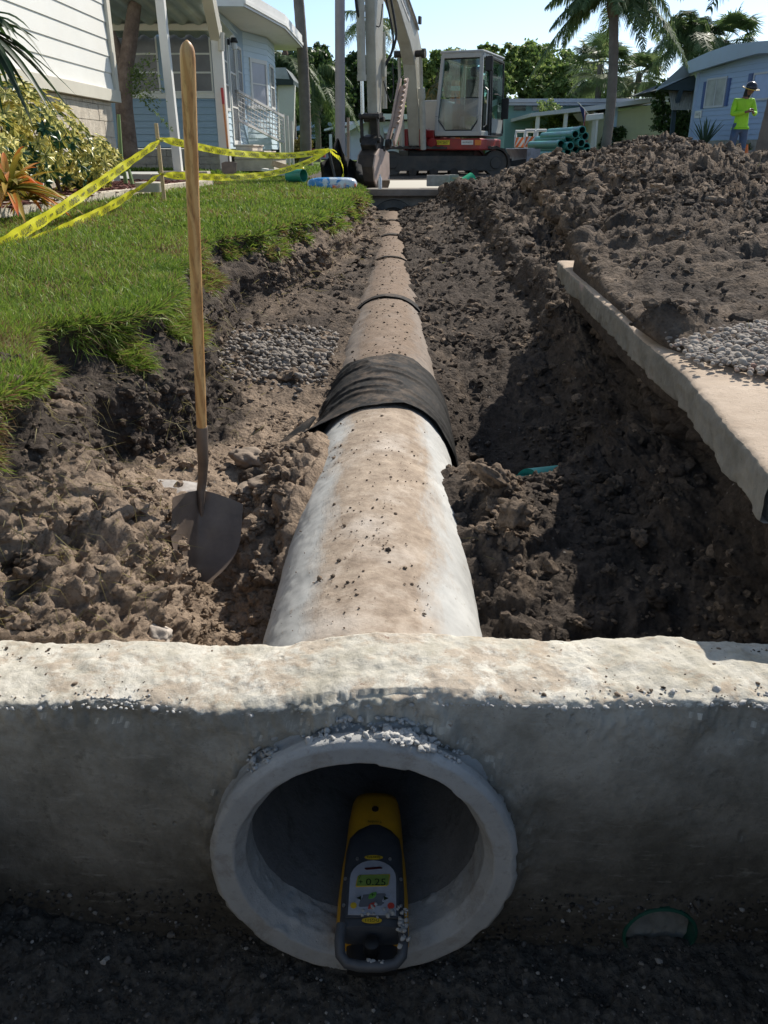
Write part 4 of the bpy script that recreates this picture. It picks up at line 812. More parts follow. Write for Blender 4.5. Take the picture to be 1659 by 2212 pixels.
# ------------------------------------------------------------ far concrete box at the end of the pipe
CONCG = conc_mat('box_grey', (.20, .195, .18), (.33, .32, .29), (.10, .08, .065), .5)
fb = thing('concrete_inlet_box', 'low grey concrete box with thick lid at the far end of the pipe', 'concrete box', (.5, 16.4, -.9))
mb = MB(); mb.bx(-1.25, 2.6, 16.05, 16.3, -1.5, -.74); mb.build('front_wall', CONCG, fb, bevel=.02)
mb = MB(); mb.bx(-.95, 2.0, 15.9, 16.45, -.735, -.61); mb.build('lid', plain('lid_concrete', (.22, .20, .175), .9, 0, .3, 3, .5, 20, dirt=(.15, .11, .08), dirtamt=.8, bd=.01), fb, bevel=.02)
mb = MB(); mb.bx(-1.2, -.953, 15.95, 17.2, -.9, -.62); mb.build('apron', CONCG, fb, bevel=.02); mb = MB(); mb.bx(2.003, 3.2, 15.95, 17.2, -.9, -.64); mb.build('apron', CONCG, fb, bevel=.02)
col2 = []; 
mb = MB(); mb.lathe([(.30, -.10), (.42, -.06), (.43, 0), (.30, .02)], (PX, 16.04, -1.22), (0, 1, 0), 40); mb.build('mortar_collar', plain('wet_mortar', (.11, .115, .11), .9, 0, .3, 8, .5, 30, bd=.01), fb, smooth=50)
BLOCK = plain('block_grey', (.34, .33, .31), .93, 0, .25, 8, .5, 60, dirt=(.18, .14, .11), dirtamt=.6, bd=.004)
def block(px, py, Y, w_, h_, d_, label, rot=0, mat=None):
    c = PY(px, py, Y); t = MB(); q = Matrix.Rotation(rot, 3, 'Z')
    t.box((0, 0, h_/2), (w_, .03, h_), None); t.box((0, d_, h_/2), (w_, .03, h_)); 
    for x_ in (-w_/2+.015, 0, w_/2-.015): t.box((x_, d_/2, h_/2), (.029, d_-.032, h_-.004))
    t.v = [tuple(c+q @ (Vector(v)-Vector((0, d_/2, 0)))) for v in t.v]; o = t.build('concrete_block', mat or BLOCK, None, loc=tuple(c), bevel=.004); return tag(o, label, 'block', 'blocks on the far concrete box')
block(946, 402, 16.5, .42, .19, .19, 'pale hollow concrete block standing left on the far concrete box')
block(1068/1.0-93, 402, 16.6, .20, .20, .20, 'darker small concrete block standing right on the far concrete box', .3)
mb = MB(); c = PY(975, 384, 16.55); mb.box(c, (.55, .14, .03), Matrix.Rotation(.08, 3, 'Y')); o = mb.build('scrap_board', plain('scrap_wood', (.42, .32, .22), .8, 0, .3, 10, .4, 60), None, loc=tuple(c)); tag(o, 'tan scrap board lying on top of the two concrete blocks', 'board')
# ------------------------------------------------------------ excavator
XP = plain('digger_paint', (.48, .455, .38), .38, 0, .08, 3, .08, 40, dirt=(.20, .15, .10), dirtamt=.45)
XPW = plain('digger_white', (.42, .42, .40), .32, 0, .05, 3, .05, 40, dirt=(.3, .25, .2), dirtamt=.3)
XR = plain('digger_red', (.38, .035, .03), .4, 0, .15, 4, .1, 40, dirt=(.10, .06, .05), dirtamt=.6)
XB = plain('greasy_black', (.022, .020, .019), .6, 0, .4, 9, .4, 50, dirt=(.10, .075, .06), dirtamt=.6)
XC = plain('cylinder_chrome', (.62, .65, .70), .15, 1, .05, 9, 0)
XD = plain('muddy_track', (.060, .052, .045), .9, 0, .4, 6, .6, 30, dirt=(.14, .105, .08), dirtamt=.8, bd=.01)
XG = plain('track_frame', (.07, .066, .06), .7, .1, .3, 4, .3, 30, dirt=(.13, .10, .075), dirtamt=.8)
RUST = plain('bucket_steel', (.50, .38, .32), .6, .2, .2, 5, .3, 60, dirt=(.5, .44, .4), dirtamt=.4)
def glass_mat(name, col=(.55, .78, .74), tr=.82, rough=.05):
    m, nt, b = newmat(name); o = nt.nodes['Material Output']; t = nt.nodes.new('ShaderNodeBsdfTransparent'); t.inputs[0].default_value = (*col, 1); g = nt.nodes.new('ShaderNodeBsdfGlossy'); g.inputs['Roughness'].default_value = rough; d_ = nt.nodes.new('ShaderNodeBsdfDiffuse'); d_.inputs[0].default_value = (.08, .12, .11, 1)
    m1 = nt.nodes.new('ShaderNodeMixShader'); m1.inputs[0].default_value = 1-tr; m2 = nt.nodes.new('ShaderNodeMixShader'); m2.inputs[0].default_value = .35
    nt.links.new(g.outputs[0], m2.inputs[1]); nt.links.new(d_.outputs[0], m2.inputs[2]); nt.links.new(t.outputs[0], m1.inputs[1]); nt.links.new(m2.outputs[0], m1.inputs[2]); nt.links.new(m1.outputs[0], o.inputs[0]); return m
GLS = glass_mat('cab_glass', (.66, .80, .76), .88)
GLD = glass_mat('cab_glass_dirty', (.42, .52, .50), .78, .2)
ex = thing('excavator', 'grey and red compact excavator on tracks with its arm lowered in front of it', 'excavator', (.9, 18.0, -.5))
fx = Vector((-.36, -.933, 0)); rx = Vector((.933, -.36, 0)); zz_ = Vector((0, 0, 1)); C0 = PY(941, 292, 19.5)     # front left foot of the cab
def cabp(r_, b_, z_): return C0+rx*r_-fx*b_+zz_*z_
RM = Matrix((rx, -fx, zz_)).transposed()
def obox(mb, r0, r1, b0, b1, z0, z1): c = cabp((r0+r1)/2, (b0+b1)/2, (z0+z1)/2); mb.box(c, (abs(r1-r0), abs(b1-b0), abs(z1-z0)), RM); return mb
# tracks
td = Vector((.985, .17, 0)); tn = Vector((-.17, .985, 0)); RT = Matrix((td, tn, zz_)).transposed()
T0 = PY(818, 386, 19.1)
for k_, off in enumerate((0, 1.55)):
    o_ = T0+tn*off+td*(-.1*k_); Ht = .62; Lt = 2.9; rt = Ht/2; W_ = .40
    path = []
    for a in np.linspace(math.pi/2, 3*math.pi/2, 12): path.append((rt+rt*math.cos(a), rt+rt*math.sin(a)))
    for a in np.linspace(-math.pi/2, math.pi/2, 12): path.append((Lt-rt+rt*math.cos(a), rt+rt*math.sin(a)))
    full = []
    for i in range(len(path)):
        a, b_ = Vector(path[i]), Vector(path[(i+1) % len(path)]); m_ = max(1, int((b_-a).length/.075))
        for q in range(m_): full.append(a+(b_-a)*(q/m_))
    mb = MB(); ctr = [Vector((rt, rt)), Vector((Lt-rt, rt))]; n_ = len(full); th_ = .035
    for w0, w1 in ((0, W_),):
        base = len(mb.v)
        for i, q in enumerate(full):
            cc = Vector((min(max(q.x, rt), Lt-rt), rt)); nn = (q-cc).normalized(); lug = .028 if i % 2 == 0 else 0
            for (dr, ww) in ((lug, w0), (lug, w1), (-th_, w1), (-th_, w0)): p_ = q+nn*dr; mb.v.append(tuple(o_+td*p_.x+zz_*p_.y+tn*ww))
        for i in range(n_):
            j = (i+1) % n_
            for e in range(4): e2 = (e+1) % 4; mb.f.append((base+i*4+e, base+i*4+e2, base+j*4+e2, base+j*4+e))
    tk = mb.build('track', XD, ex)
    mb = MB(); mb.box(o_+td*(Lt/2)+tn*.17+zz_*.30, (Lt-.75, .26, .30), RT); mb.box(o_+td*(Lt/2)+tn*.045+zz_*.36, (.75, .02, .07), RT); mb.build('track_frame', XG, tk, bevel=.015)
    for cx_, rr2 in ((rt, .235), (Lt-rt, .25)):
        mb = MB(); oo = o_+td*cx_+zz_*rt; mb.lathe([(0, 0), (rr2*.45, 0), (rr2*.5, .03), (rr2*.8, .04), (rr2, .02), (rr2, .3), (0, .3)], oo+tn*.02, tn, 28); mb.build('wheel', XG, tk, smooth=40)
    for q in range(4): mb = MB(); oo = o_+td*(.75+q*.46)+zz_*.12; mb.lathe([(0, .02), (.085, .02), (.085, .34), (0, .34)], oo, tn, 16); mb.build('roller', XD, tk, smooth=40)
mb = MB(); mb.box(T0+td*1.45+tn*.95+zz_*.42, (1.5, 1.2, .3), RT); mb.build('undercarriage', XB, ex, bevel=.03)
mb = MB(); mb.lathe([(0, 0), (.45, 0), (.45, .22), (0, .22)], T0+td*1.5+tn*.95+zz_*.56, zz_, 32); mb.build('slew_ring', XB, ex)
bl0 = T0+td*3.35+tn*-.12+zz_*.38; mb = MB()
for i in range(8):
    a0_, a1_ = -.55+i*.16, -.55+(i+1)*.16; p0 = bl0+td*(.10*math.cos(a0_*2))+zz_*(.3*a0_); p1 = bl0+td*(.10*math.cos(a1_*2))+zz_*(.3*a1_); mb.beam(p0+tn*.95, p1+tn*.95, .02, 2.1, tn)
mb.box(bl0+tn*-.1+zz_*0, (.3, .03, .42), RT); db_ = mb.build('dozer_blade', plain('blade_grey', (.30, .30, .33), .5, .2, .2, 5, .2, 40, dirt=(.1, .08, .06), dirtamt=.8), ex)
mb = MB(); mb.build('blade_arm', XB, ex) if 0 else None; mb.beam(bl0+tn*.3-zz_*.05, T0+td*2.3+tn*.5+zz_*.2, .09, .12); mb.build('blade_arm', XB, ex); mb = MB(); mb.beam(bl0+tn*1.5-zz_*.05, T0+td*2.3+tn*1.2+zz_*.2, .09, .12); mb.build('blade_arm', XB, ex)
# red upper frame, white hood
mb = MB(); mb.prism([cabp(-.75, -.05, -.30), cabp(1.02, -.05, -.30), cabp(1.06, .25, -.30), cabp(1.06, 1.5, -.30), cabp(-.75, 1.5, -.30)], (0, 0, .235)); fr = mb.build('red_frame', XR, ex, bevel=.03)
mb = MB(); mb.prism([cabp(-.80, .1, -.06), cabp(-.02, -.08, -.06), cabp(-.02, .4, -.06), cabp(-.78, .8, -.06)], (0, 0, .16)); obox(mb, -.60, -.52, -.34, .2, -.30, .12); obox(mb, -.26, -.18, -.34, .2, -.30, .12); mb.build('boom_bracket', XR, ex, bevel=.02)
for r0 in (-.72, -.05): mb = MB(); mb.lathe([(0, -.03), (.09, -.03), (.11, 0), (.09, .2), (0, .2)], cabp(r0, -.10, -.16), -fx, 20); mb.build('red_light_pod', XR, fr, smooth=50)
for r0, r1, nm_, mt in ((.02, .34, 'number_plate', plain('plate_yellow', (.75, .62, .03), .5)), (.60, .86, 'white_sticker', plain('sticker_white', (.75, .72, .66), .5))):
    mb = MB(); obox(mb, r0, r1, -.058, -.053, -.19, -.10); pl_ = mb.build(nm_, mt, fr)
    text_mesh('10972607' if 'number' in nm_ else '800-UR-RENTS', .085 if 'number' in nm_ else .04, BLK, 'plate_text', lambda a, b, c, r0=r0, r1=r1: cabp((r0+r1)/2+a*(.8), -.0605, -.145+b), pl_)
mb = MB(); obox(mb, .90, 1.03, -.06, -.04, -.20, -.10); mb.build('orange_light', plain('amber_lens', (.75, .22, .03), .3), fr)
# hood: rounded white box behind the boom
mb = MB(); prof = []
for a in np.linspace(0, math.pi/2, 7): prof.append((.28*math.sin(a), .58+.20*math.cos(a)))
hp2 = [(-.74, -.05)]+[(-.74+.22*(1-math.cos(a)), .45+.27*math.sin(a)) for a in np.linspace(0, math.pi/2, 8)]+[(-.10, .72), (-.06, .66), (-.06, -.05)]
mb.prism([cabp(r_, .75, z_) for r_, z_ in hp2], -fx*.9); mb.build('engine_hood', XPW, ex, smooth=45, bevel=.03)
# cab
cw, cd, chh = 1.0, 1.7, 1.50; pil = MB(); lean = .10
def fr_pt(r_, z_): return cabp(r_, -.02+(.12*(z_/chh) if z_ > .4 else 0), z_)
cabF = MB()
for a, b_ in ((fr_pt(.03, .02), fr_pt(.03, .35)), (fr_pt(.03, .35), fr_pt(.10, chh)), (fr_pt(.97, .02), fr_pt(.97, .35)), (fr_pt(.97, .35), fr_pt(.93, chh))): cabF.beam(a, b_, .075, .075, -fx)
cabF.beam(fr_pt(.0, .03), fr_pt(1., .03), .08, .10); cabF.beam(fr_pt(.08, chh), fr_pt(.95, chh), .09, .10)
for r0 in (.03, .97): cabF.beam(cabp(r0*.94+.03, cd, .0), cabp(r0*.9+.05, cd-.03, chh), .09, .09, rx); cabF.beam(cabp(r0, 0, .03), cabp(r0, cd, .03), .08, .1)
cabF.beam(cabp(.10, .1, chh), cabp(.10, cd-.05, chh), .09, .1); cabF.beam(cabp(.93, .1, chh), cabp(.93, cd-.05, chh), .09, .1); cabF.beam(cabp(.08, cd-.05, chh), cabp(.95, cd-.05, chh), .09, .1); cabF.beam(cabp(.03, cd, .05), cabp(.97, cd, .05), .08, .1)
for (z0, r0, r1) in ((.0, .05, .22), (.0, .95, .78)): cabF.prism([fr_pt(r0, .06), fr_pt(r1, .06), fr_pt(r0, .30)], -fx*.03)
cf = cabF.build('cab_frame', XPW, ex, bevel=.012)
mb = MB(); mb.prism([cabp(.04, .04, chh+.03), cabp(.97, .04, chh+.03), cabp(1.0, .25, chh+.03), cabp(1.0, cd+.02, chh+.03), cabp(.02, cd+.02, chh+.03), cabp(.02, .25, chh+.03)], (0, 0, .06)); mb.build('cab_roof', XPW, ex, bevel=.03)
mb = MB(); obox(mb, .06, .94, .05, cd-.02, -.03, .03); mb.build('cab_floor', XB, ex)
def pane(name, q, mat, par, th=.006): mb = MB(); n_ = (Vector(q[1])-Vector(q[0])).cross(Vector(q[2])-Vector(q[0])).normalized(); mb.prism(q, n_*th); return mb.build(name, mat, par)
pane('windscreen', [fr_pt(.13, chh-.07), fr_pt(.90, chh-.07), fr_pt(.93, .72), fr_pt(.07, .72)], GLS, ex)
pane('lower_windscreen', [fr_pt(.07, .70), fr_pt(.93, .70), fr_pt(.94, .30), fr_pt(.78, .10), fr_pt(.24, .10), fr_pt(.07, .30)], GLD, ex)
mb = MB(); rim = [fr_pt(.12, chh-.06), fr_pt(.91, chh-.06), fr_pt(.945, .30), fr_pt(.79, .09), fr_pt(.23, .09), fr_pt(.055, .30), fr_pt(.12, chh-.06)]
mb.tube([p_+fx*.01 for p_ in rim], .014, 6); mb.build('window_seal', BLK, ex)
pane('rear_window', [cabp(.12, cd, .75), cabp(.9, cd, .75), cabp(.9, cd-.03, chh-.1), cabp(.12, cd-.03, chh-.1)], GLS, ex); pane('far_side_window', [cabp(.03, .15, .75), cabp(.03, cd-.1, .75), cabp(.1, cd-.1, chh-.08), cabp(.1, .18, chh-.08)], GLS, ex)
# door on the right-hand side: black frame with tall glass, small mirror and handle
mb = MB(); dr = 1.015
for b0 in (.58, .72): mb.beam(cabp(dr, b0, .0), cabp(dr-.04, b0, chh), .05, .05, rx)
mb.beam(cabp(dr, cd+.02, .05), cabp(dr-.04, cd-.03, chh-.03), .05, .05, rx); mb.beam(cabp(dr-.04, .6, chh-.01), cabp(dr-.04, cd-.02, chh-.03), .05, .05); mb.beam(cabp(dr, .7, .03), cabp(dr, cd, .03), .05, .05)
dd_ = mb.build('door', BLK, ex, bevel=.008); pane('door_glass', [cabp(dr, .76, .35), cabp(dr, cd-.04, .35), cabp(dr-.03, cd-.07, chh-.08), cabp(dr-.03, .76, chh-.08)], GLS, dd_); pane('door_panel', [cabp(dr+.005, .74, .06), cabp(dr+.005, cd-.1, .06), cabp(dr+.005, cd-.05, .33), cabp(dr+.005, .74, .33)], XPW, dd_, .01)
mb = MB(); mb.tube([cabp(dr+.03, .78, .8), cabp(dr+.09, .85, .8), cabp(dr+.09, 1.15, .78)], .012, 8); mb.build('handle', BLK, dd_)
pane('side_glass', [cabp(dr-.03, .12, .75), cabp(dr-.03, .55, .75), cabp(dr-.06, .55, chh-.08), cabp(dr-.05, .2, chh-.08)], GLS, ex)
mb = MB(); mb.tube([cabp(1.03, .08, .15), cabp(1.09, .08, .2), cabp(1.09, .1, .85), cabp(1.03, .1, .9)], .013, 8); mb.build('grab_rail', XPW, ex)
for (r0, b0, z0) in ((1.10, .05, 1.33), (1.14, 1.40, .55)):
    mb = MB(); q = cabp(r0, b0, z0); s1 = .11; mb.box(q, (.16, .05, .28 if z0 > 1 else .42), RM); mm = mb.build('mirror', BLK, ex, bevel=.02)
    mb = MB(); mb.tube([cabp(.98, b0+.05, z0+.1), cabp(r0, b0+.03, z0+.1)], .012, 6); mb.build('mirror_arm', BLK, mm)
# seat, levers inside
mb = MB(); obox(mb, .33, .78, .55, 1.0, .38, .50); obox(mb, .35, .76, .92, 1.05, .5, 1.12); obox(mb, .44, .67, .94, 1.03, 1.16, 1.36); st_ = mb.build('seat', BLK, ex, bevel=.04)
mb = MB(); obox(mb, .2, .33, .5, .95, .1, .62); obox(mb, .78, .9, .5, .95, .1, .62); mb.tube([cabp(.27, .5, .6), cabp(.27, .46, .82)], .02, 8); mb.tube([cabp(.84, .5, .6), cabp(.84, .46, .82)], .02, 8); mb.tube([cabp(.45, .2, .05), cabp(.45, .28, .62)], .015, 8); mb.tube([cabp(.58, .2, .05), cabp(.58, .28, .62)], .015, 8); mb.build('control_levers', BLK, ex)
# boom: side profile in the vertical plane through fx, offset left of the cab
AB = PY(905, 300, 19.7); AB.z = 0; fa = Vector((-.315, -.949, 0)); ra = Vector((.949, -.315, 0))
def arm(f_, z_, s_=0): return AB+fa*(f_*1.18)+zz_*z_+ra*s_
def arm_prism(mb, poly, w_, s_=0): mb.prism([arm(f_, z_, s_-w_/2) for f_, z_ in poly], ra*w_); return mb
boom_poly = [(-.05, .18), (.25, .25), (.42, 1.0), (.50, 1.85), (.80, 2.35), (1.7, 3.0), (2.45, 3.25), (2.55, 3.05), (2.48, 2.85), (1.75, 2.50), (1.02, 1.95), (.80, 1.70), (.62, .95), (.45, .15)]
boom_poly = [(.06, .10), (-.06, .30), (.12, 1.1), (.28, 1.95), (.62, 2.42), (1.5, 3.0), (2.35, 3.30), (2.50, 3.15), (2.42, 2.92), (1.62, 2.55), (.92, 1.95), (.66, 1.62), (.46, .95), (.28, .12)]
mb = arm_prism(MB(), boom_poly, .26); bo_ = mb.build('boom', XP, ex, bevel=.018)
mb = MB(); pd = arm(0, 0, .133); q0 = [arm(.95, 2.43, .134), arm(1.50, 2.79, .134), arm(1.56, 2.68, .134), arm(1.01, 2.32, .134)]; mb.prism(q0, rx*.003); dcl = mb.build('decal', plain('sticker_white', (.75, .72, .66)), bo_)
uu = (q0[0]-q0[1]).normalized(); vv_ = (q0[0]-q0[3]).normalized(); cen = (q0[0]+q0[1]+q0[2]+q0[3])/4+rx*.005
text_mesh('United Rentals', .085, BLK, 'decal_text', lambda a, b, c: cen+uu*a+vv_*b, dcl)
for s_ in (-.155, .155): mb = MB(); mb.tube([arm(.55, 2.25, s_), arm(.75, 2.42, s_), arm(1.5, 2.92, s_), arm(2.3, 3.2, s_)], .022, 8); mb.build('hard_line', XP, bo_)
mb = MB(); obox_c = arm(.50, 2.42, .16); mb.box(obox_c, (.05, .10, .14), RM); mb.build('work_light', BLK, bo_, bevel=.01)
for s_ in (-.24, .24):
    mb = MB(); a_, b_ = arm(.38, .05, s_), arm(.62, 1.80, s_*.95); d_ = b_-a_; mb.tube([a_, a_+d_*.58], .062, 16); mb.tube([a_+d_*.55, a_+d_*.66], .075, 16); cyl = mb.build('boom_cylinder', XP, ex, smooth=50)
    mb = MB(); mb.tube([a_+d_*.6, b_], .034, 12); mb.build('rod', XC if False else XP, cyl, smooth=50)
mb = MB(); mb.tube([arm(.62, 1.82, -.32), arm(.62, 1.82, .32)], .065, 18); mb.tube([arm(.62, 1.82, .27), arm(.62, 1.82, .33)], .09, 18); mb.build('boom_pin', XB, bo_, smooth=50)
# stick
S0 = arm(2.40, 3.10); def_ = None
stick_poly = [(2.22, 3.30), (2.45, 3.34), (2.62, 2.9), (2.60, 1.8), (2.52, .62), (2.42, .50), (2.32, .62), (2.24, 1.9), (2.16, 2.9)]
mb = arm_prism(MB(), stick_poly, .19); sk = mb.build('stick', XP, ex, bevel=.015)
mb = MB(); a_ = arm(2.74, 3.1, -.13); b_ = arm(2.66, .60, -.13); d_ = b_-a_; mb.tube([a_, a_+d_*.76], .075, 18); mb.tube([a_+d_*.30, a_+d_*.34], .082, 18); mb.tube([a_+d_*.73, a_+d_*.77], .085, 18); c2_ = mb.build('bucket_cylinder', XP, ex, smooth=50)
mb = MB(); mb.tube([a_+d_*.76, b_], .036, 14); mb.build('rod', XC, c2_, smooth=50)
mb = MB(); a_ = arm(2.17, 2.0, .06); b_ = arm(2.12, .75, .08); mb.tube([a_, b_], .045, 14); mb.box(arm(2.26, 1.42, .13), (.05, .10, .30), RM); mb.build('thumb_cylinder', XP, ex, smooth=50)
for (pts2, r_) in (([arm(2.85, 3.4, -.12), arm(2.88, 2.9, -.16), arm(2.80, 2.3, -.16), arm(2.72, 2.1, -.12)], .026), ([arm(2.3, 3.3, .16), arm(2.30, 2.8, .20), arm(2.22, 2.2, .30), arm(2.18, 1.9, .32), arm(2.22, 1.6, .22), arm(2.26, 1.45, .14)], .022), ([arm(2.35, 3.3, .12), arm(2.33, 2.6, .17), arm(2.22, 2.0, .27), arm(2.22, 1.7, .26), arm(2.26, 1.5, .16)], .018),
                   ([arm(2.28, 1.2, .12), arm(2.2, .95, .17), arm(2.2, .85, .24), arm(2.2, 1.1, .28), arm(2.2, 1.5, .26)], .010), ([arm(2.5, 2.3, -.02), arm(2.56, 2.1, .05), arm(2.5, 2.05, .14), arm(2.4, 2.4, .15)], .010)):
    q = []
    for i in range(len(pts2)-1):
        p0_, p1_, p2_, p3_ = pts2[max(0, i-1)], pts2[i], pts2[i+1], pts2[min(len(pts2)-1, i+2)]
        for t_ in (0, .25, .5, .75): q.append(.5*((2*p1_)+(p2_-p0_)*t_+(2*p0_-5*p1_+4*p2_-p3_)*t_**2+(3*p1_-p0_-3*p2_+p3_)*t_**3))
    mb = MB(); mb.tube(q+[pts2[-1]], r_, 8); mb.build('hose', BLK, ex, smooth=60)
# linkage and coupler
mb = MB()
for s_ in (-.16, .16): mb.beam(arm(2.66, .60, s_), arm(2.62, .22, s_), .03, .11, fx); mb.beam(arm(2.42, .62, s_), arm(2.66, .62, s_), .03, .09)
for (f_, z_) in ((2.66, .60), (2.44, .56), (2.62, .20), (2.40, .06)): mb.tube([arm(f_, z_, -.20), arm(f_, z_, .20)], .05, 14)
arm_prism(mb, [(2.32, .22), (2.40, -.02), (2.62, -.04), (2.74, .12), (2.62, .26), (2.48, .30)], .30); arm_prism(mb, [(2.38, .60), (2.48, .58), (2.46, .1), (2.36, .1)], .14)
mb.tube([arm(2.30, .14, .18), arm(2.30, .14, .27)], .085, 18); mb.build('coupler_linkage', XB, ex, bevel=.01)
# bucket: curved shell with two cheeks, opening towards the cab
bk = [(2.30, .02), (2.62, .06), (2.80, -.05), (2.88, -.25), (2.84, -.50), (2.70, -.66), (2.50, -.70), (2.30, -.66)]
mb = MB()
for (f0, z0), (f1, z1_) in zip(bk[:-1], bk[1:]): mb.prism([arm(f0, z0, -.15), arm(f1, z1_, -.15), arm(f1*.985+.03, z1_*.93, -.15), arm(f0*.985+.03, z0*.93, -.15)], ra*.30)
bks = mb.build('bucket', plain('bucket_dark', (.05, .037, .03), .75, .1, .4, 6, .4, 30, dirt=(.12, .085, .06), dirtamt=.7), ex)
for s_ in (-.175, .15):
    mb = MB(); arm_prism(mb, [(2.14, -.02), (2.32, .04), (2.62, .06), (2.80, -.05), (2.88, -.25), (2.84, -.50), (2.70, -.66), (2.50, -.70), (2.26, -.72), (2.10, -.55)], .03, s_+.015); mb.build('side_cheek', RUST, bks, bevel=.006)
for i in range(4): mb = MB(); s_ = -.15+i*.085; mb.prism([arm(2.32, -.66, s_), arm(2.32, -.70, s_), arm(2.14, -.76, s_+.02)], rx*.07); mb.build('tooth', XB, bks)
mb = MB(); th = [(2.28, .10), (1.98, .45), (1.80, .85), (1.62, 1.28), (1.68, 1.30), (1.90, .90), (2.10, .50), (2.34, .20)]; thp = lambda t: (2.10-.42*t, .48+.82*t); arm_prism(mb, th, .05, .20); arm_prism(mb, th, .05, .34); mb.beam(arm(2.1, .42, .27), arm(1.7, 1.15, .27), .12, .03, fa)
for i in range(9): f_, z_ = thp(i/9); arm_prism(mb, [(f_, z_), (f_+.06, z_+.04), (f_-.03, z_+.08)], .05, .34)
mb.build('thumb', RUST, ex, bevel=.004)
# wooden rod, pole and stakes near the bucket
def rod(name, p0, p1, r_, mat, label, cat, n_=12, square=False):
    mb = MB(); (mb.beam(p0, p1, r_*2, r_*2, (0, 1, 0)) if square else mb.tube([p0, p1], [r_*1.03, r_*.95], n_)); o = mb.build(name, mat, None, smooth=(False if square else 50), loc=tuple(p0)); return tag(o, label, cat)
PINE = wood_mat('pine_stake', (.60, .46, .28), (.50, .37, .21), (.36, .25, .14), 1.3, .7)
rod('survey_stake', PY(752, 393, 15.2), PY(752, 254, 15.2), .022, plain('weathered_wood', (.30, .22, .17), .8, 0, .3, 9, .3, 60), 'thin brown stake standing upright in front of the excavator bucket', 'stake', square=True)
p0 = PY(735, 384, 16.2); p1 = PY(747, -60, 16.2); p1.x = p0.x+.06; rod('utility_pole', p0, p1, .088, plain('galvanised_grey', (.33, .30, .30), .6, .2, .15, 3, .2, 30), 'tall thin grey pole rising beside the excavator arm', 'pole', 20)
# ------------------------------------------------------------ houses
def paint(name, c, dirt=(.3, .28, .24), amt=.25, rough=.55): return plain(name, c, rough, 0, .05, 1.2, .08, 30, dirt=dirt, dirtamt=amt)
def siding(mb, a, b, z0, z1, lap, nout, slope=.012, za=None, zb=None):
    """lap siding from a to b (xy); top may slope from za to zb"""
    a = Vector((a[0], a[1], 0)); b = Vector((b[0], b[1], 0)); n = Vector((nout[0], nout[1], 0)).normalized(); za = za or z1; zb = zb or z1
    z = z0; L = (b-a).length
    while z < max(za, zb)-1e-4:
        zt_ = z+lap
        def cut(zq):   # portion of the wall that exists at height zq
            if za == zb: return (0., 1.) if zq <= za+1e-6 else None
            t = (zq-za)/(zb-za)
            if zq <= min(za, zb): return (0., 1.)
            if zq > max(za, zb): return None
            return (max(0, t), 1.) if zb > za else (0., min(1, t))
        c0 = cut(z+.001); c1 = cut(min(zt_, max(za, zb)-.001)); zt_ = min(zt_, max(za, zb))
        if c0 is None: break
        c1 = c1 or c0
        p = lambda t, zz, o: a+(b-a)*t+n*o+Vector((0, 0, zz))
        mb.add([p(c0[0], z, slope), p(c0[1], z, slope), p(c1[1], zt_, 0), p(c1[0], zt_, 0), p(c0[0], z, 0), p(c0[1], z, 0)], [(0, 1, 2, 3), (0, 4, 5, 1)]); z += lap
    q0 = a-n*.05; q1 = b-n*.05; mb.add([q0+Vector((0, 0, z0)), q1+Vector((0, 0, z0)), q1+Vector((0, 0, zb)), q0+Vector((0, 0, za))], [(0, 1, 2, 3)])
WGL = plain('window_dark', (.035, .04, .05), .08, 0, .3, .8, 0, spec=.8); WGL2 = plain('window_grey', (.16, .17, .19), .25, 0, .4, 1.5, 0, spec=.6); WHITE = paint('trim_white', (.74, .73, .69)); CREAM = paint('trim_cream', (.66, .62, .52)); CURT = plain('curtain', (.42, .43, .40), .7, 0, .3, 3, 0)
def window(par, o, u, n, w_, h_, rows=1, cols=1, mat=None, glass=None, t=.05, name='window', sill=True):
    """o lower left corner, u along wall, n outwards"""
    o = Vector(o); u = Vector(u).normalized(); n = Vector(n).normalized(); M = Matrix((u, n, Vector((0, 0, 1)))).transposed(); mat = mat or WHITE
    mb = MB(); f = lambda x0, x1, z0, z1, d0, d1: mb.box(o+u*((x0+x1)/2)+Vector((0, 0, (z0+z1)/2))+n*((d0+d1)/2), (x1-x0, d1-d0, z1-z0), M)
    f(-t, 0, -t, h_+t, .0, .035); f(w_, w_+t, -t, h_+t, .0, .035); f(0, w_, h_, h_+t, 0, .035); f(0, w_, -t, 0, 0, .035)
    for i in range(1, rows): f(0, w_, h_*i/rows-.015, h_*i/rows+.015, .002, .03)
    for i in range(1, cols): f(w_*i/cols-.015, w_*i/cols+.015, 0, h_, .003, .028)
    fr_ = mb.build(name, mat, par); mb = MB(); mb.box(o+u*(w_/2)+Vector((0, 0, h_/2))+n*.012, (w_, .01, h_), M); mb.build('pane', glass or WGL, fr_); return fr_
def blockwall(mb, a, b, z0, z1, bh, bl_, nout, j=.008):
    a = Vector((a[0], a[1], 0)); b = Vector((b[0], b[1], 0)); d = b-a; L = d.length; d.normalize(); n = Vector((nout[0], nout[1], 0)).normalized(); M = Matrix((d, n, Vector((0, 0, 1)))).transposed(); k = 0; z = z0
    while z < z1-.02:
        h_ = min(bh, z1-z); x = -(bl_/2 if k % 2 else 0)
        while x < L-.01:
            x0 = max(0, x); x1 = min(L, x+bl_)
            if x1-x0 > .03: mb.box(a+d*((x0+x1)/2)+n*(-.04+random.uniform(-.003, .003))+Vector((0, 0, z+h_/2)), (x1-x0-j, .10, h_-j), M)
            x += bl_
        z += bh; k += 1
    mb.box(a+d*(L/2)-n*.06+Vector((0, 0, (z0+z1)/2)), (L-.02, .09, (z1-z0)-.02), M)
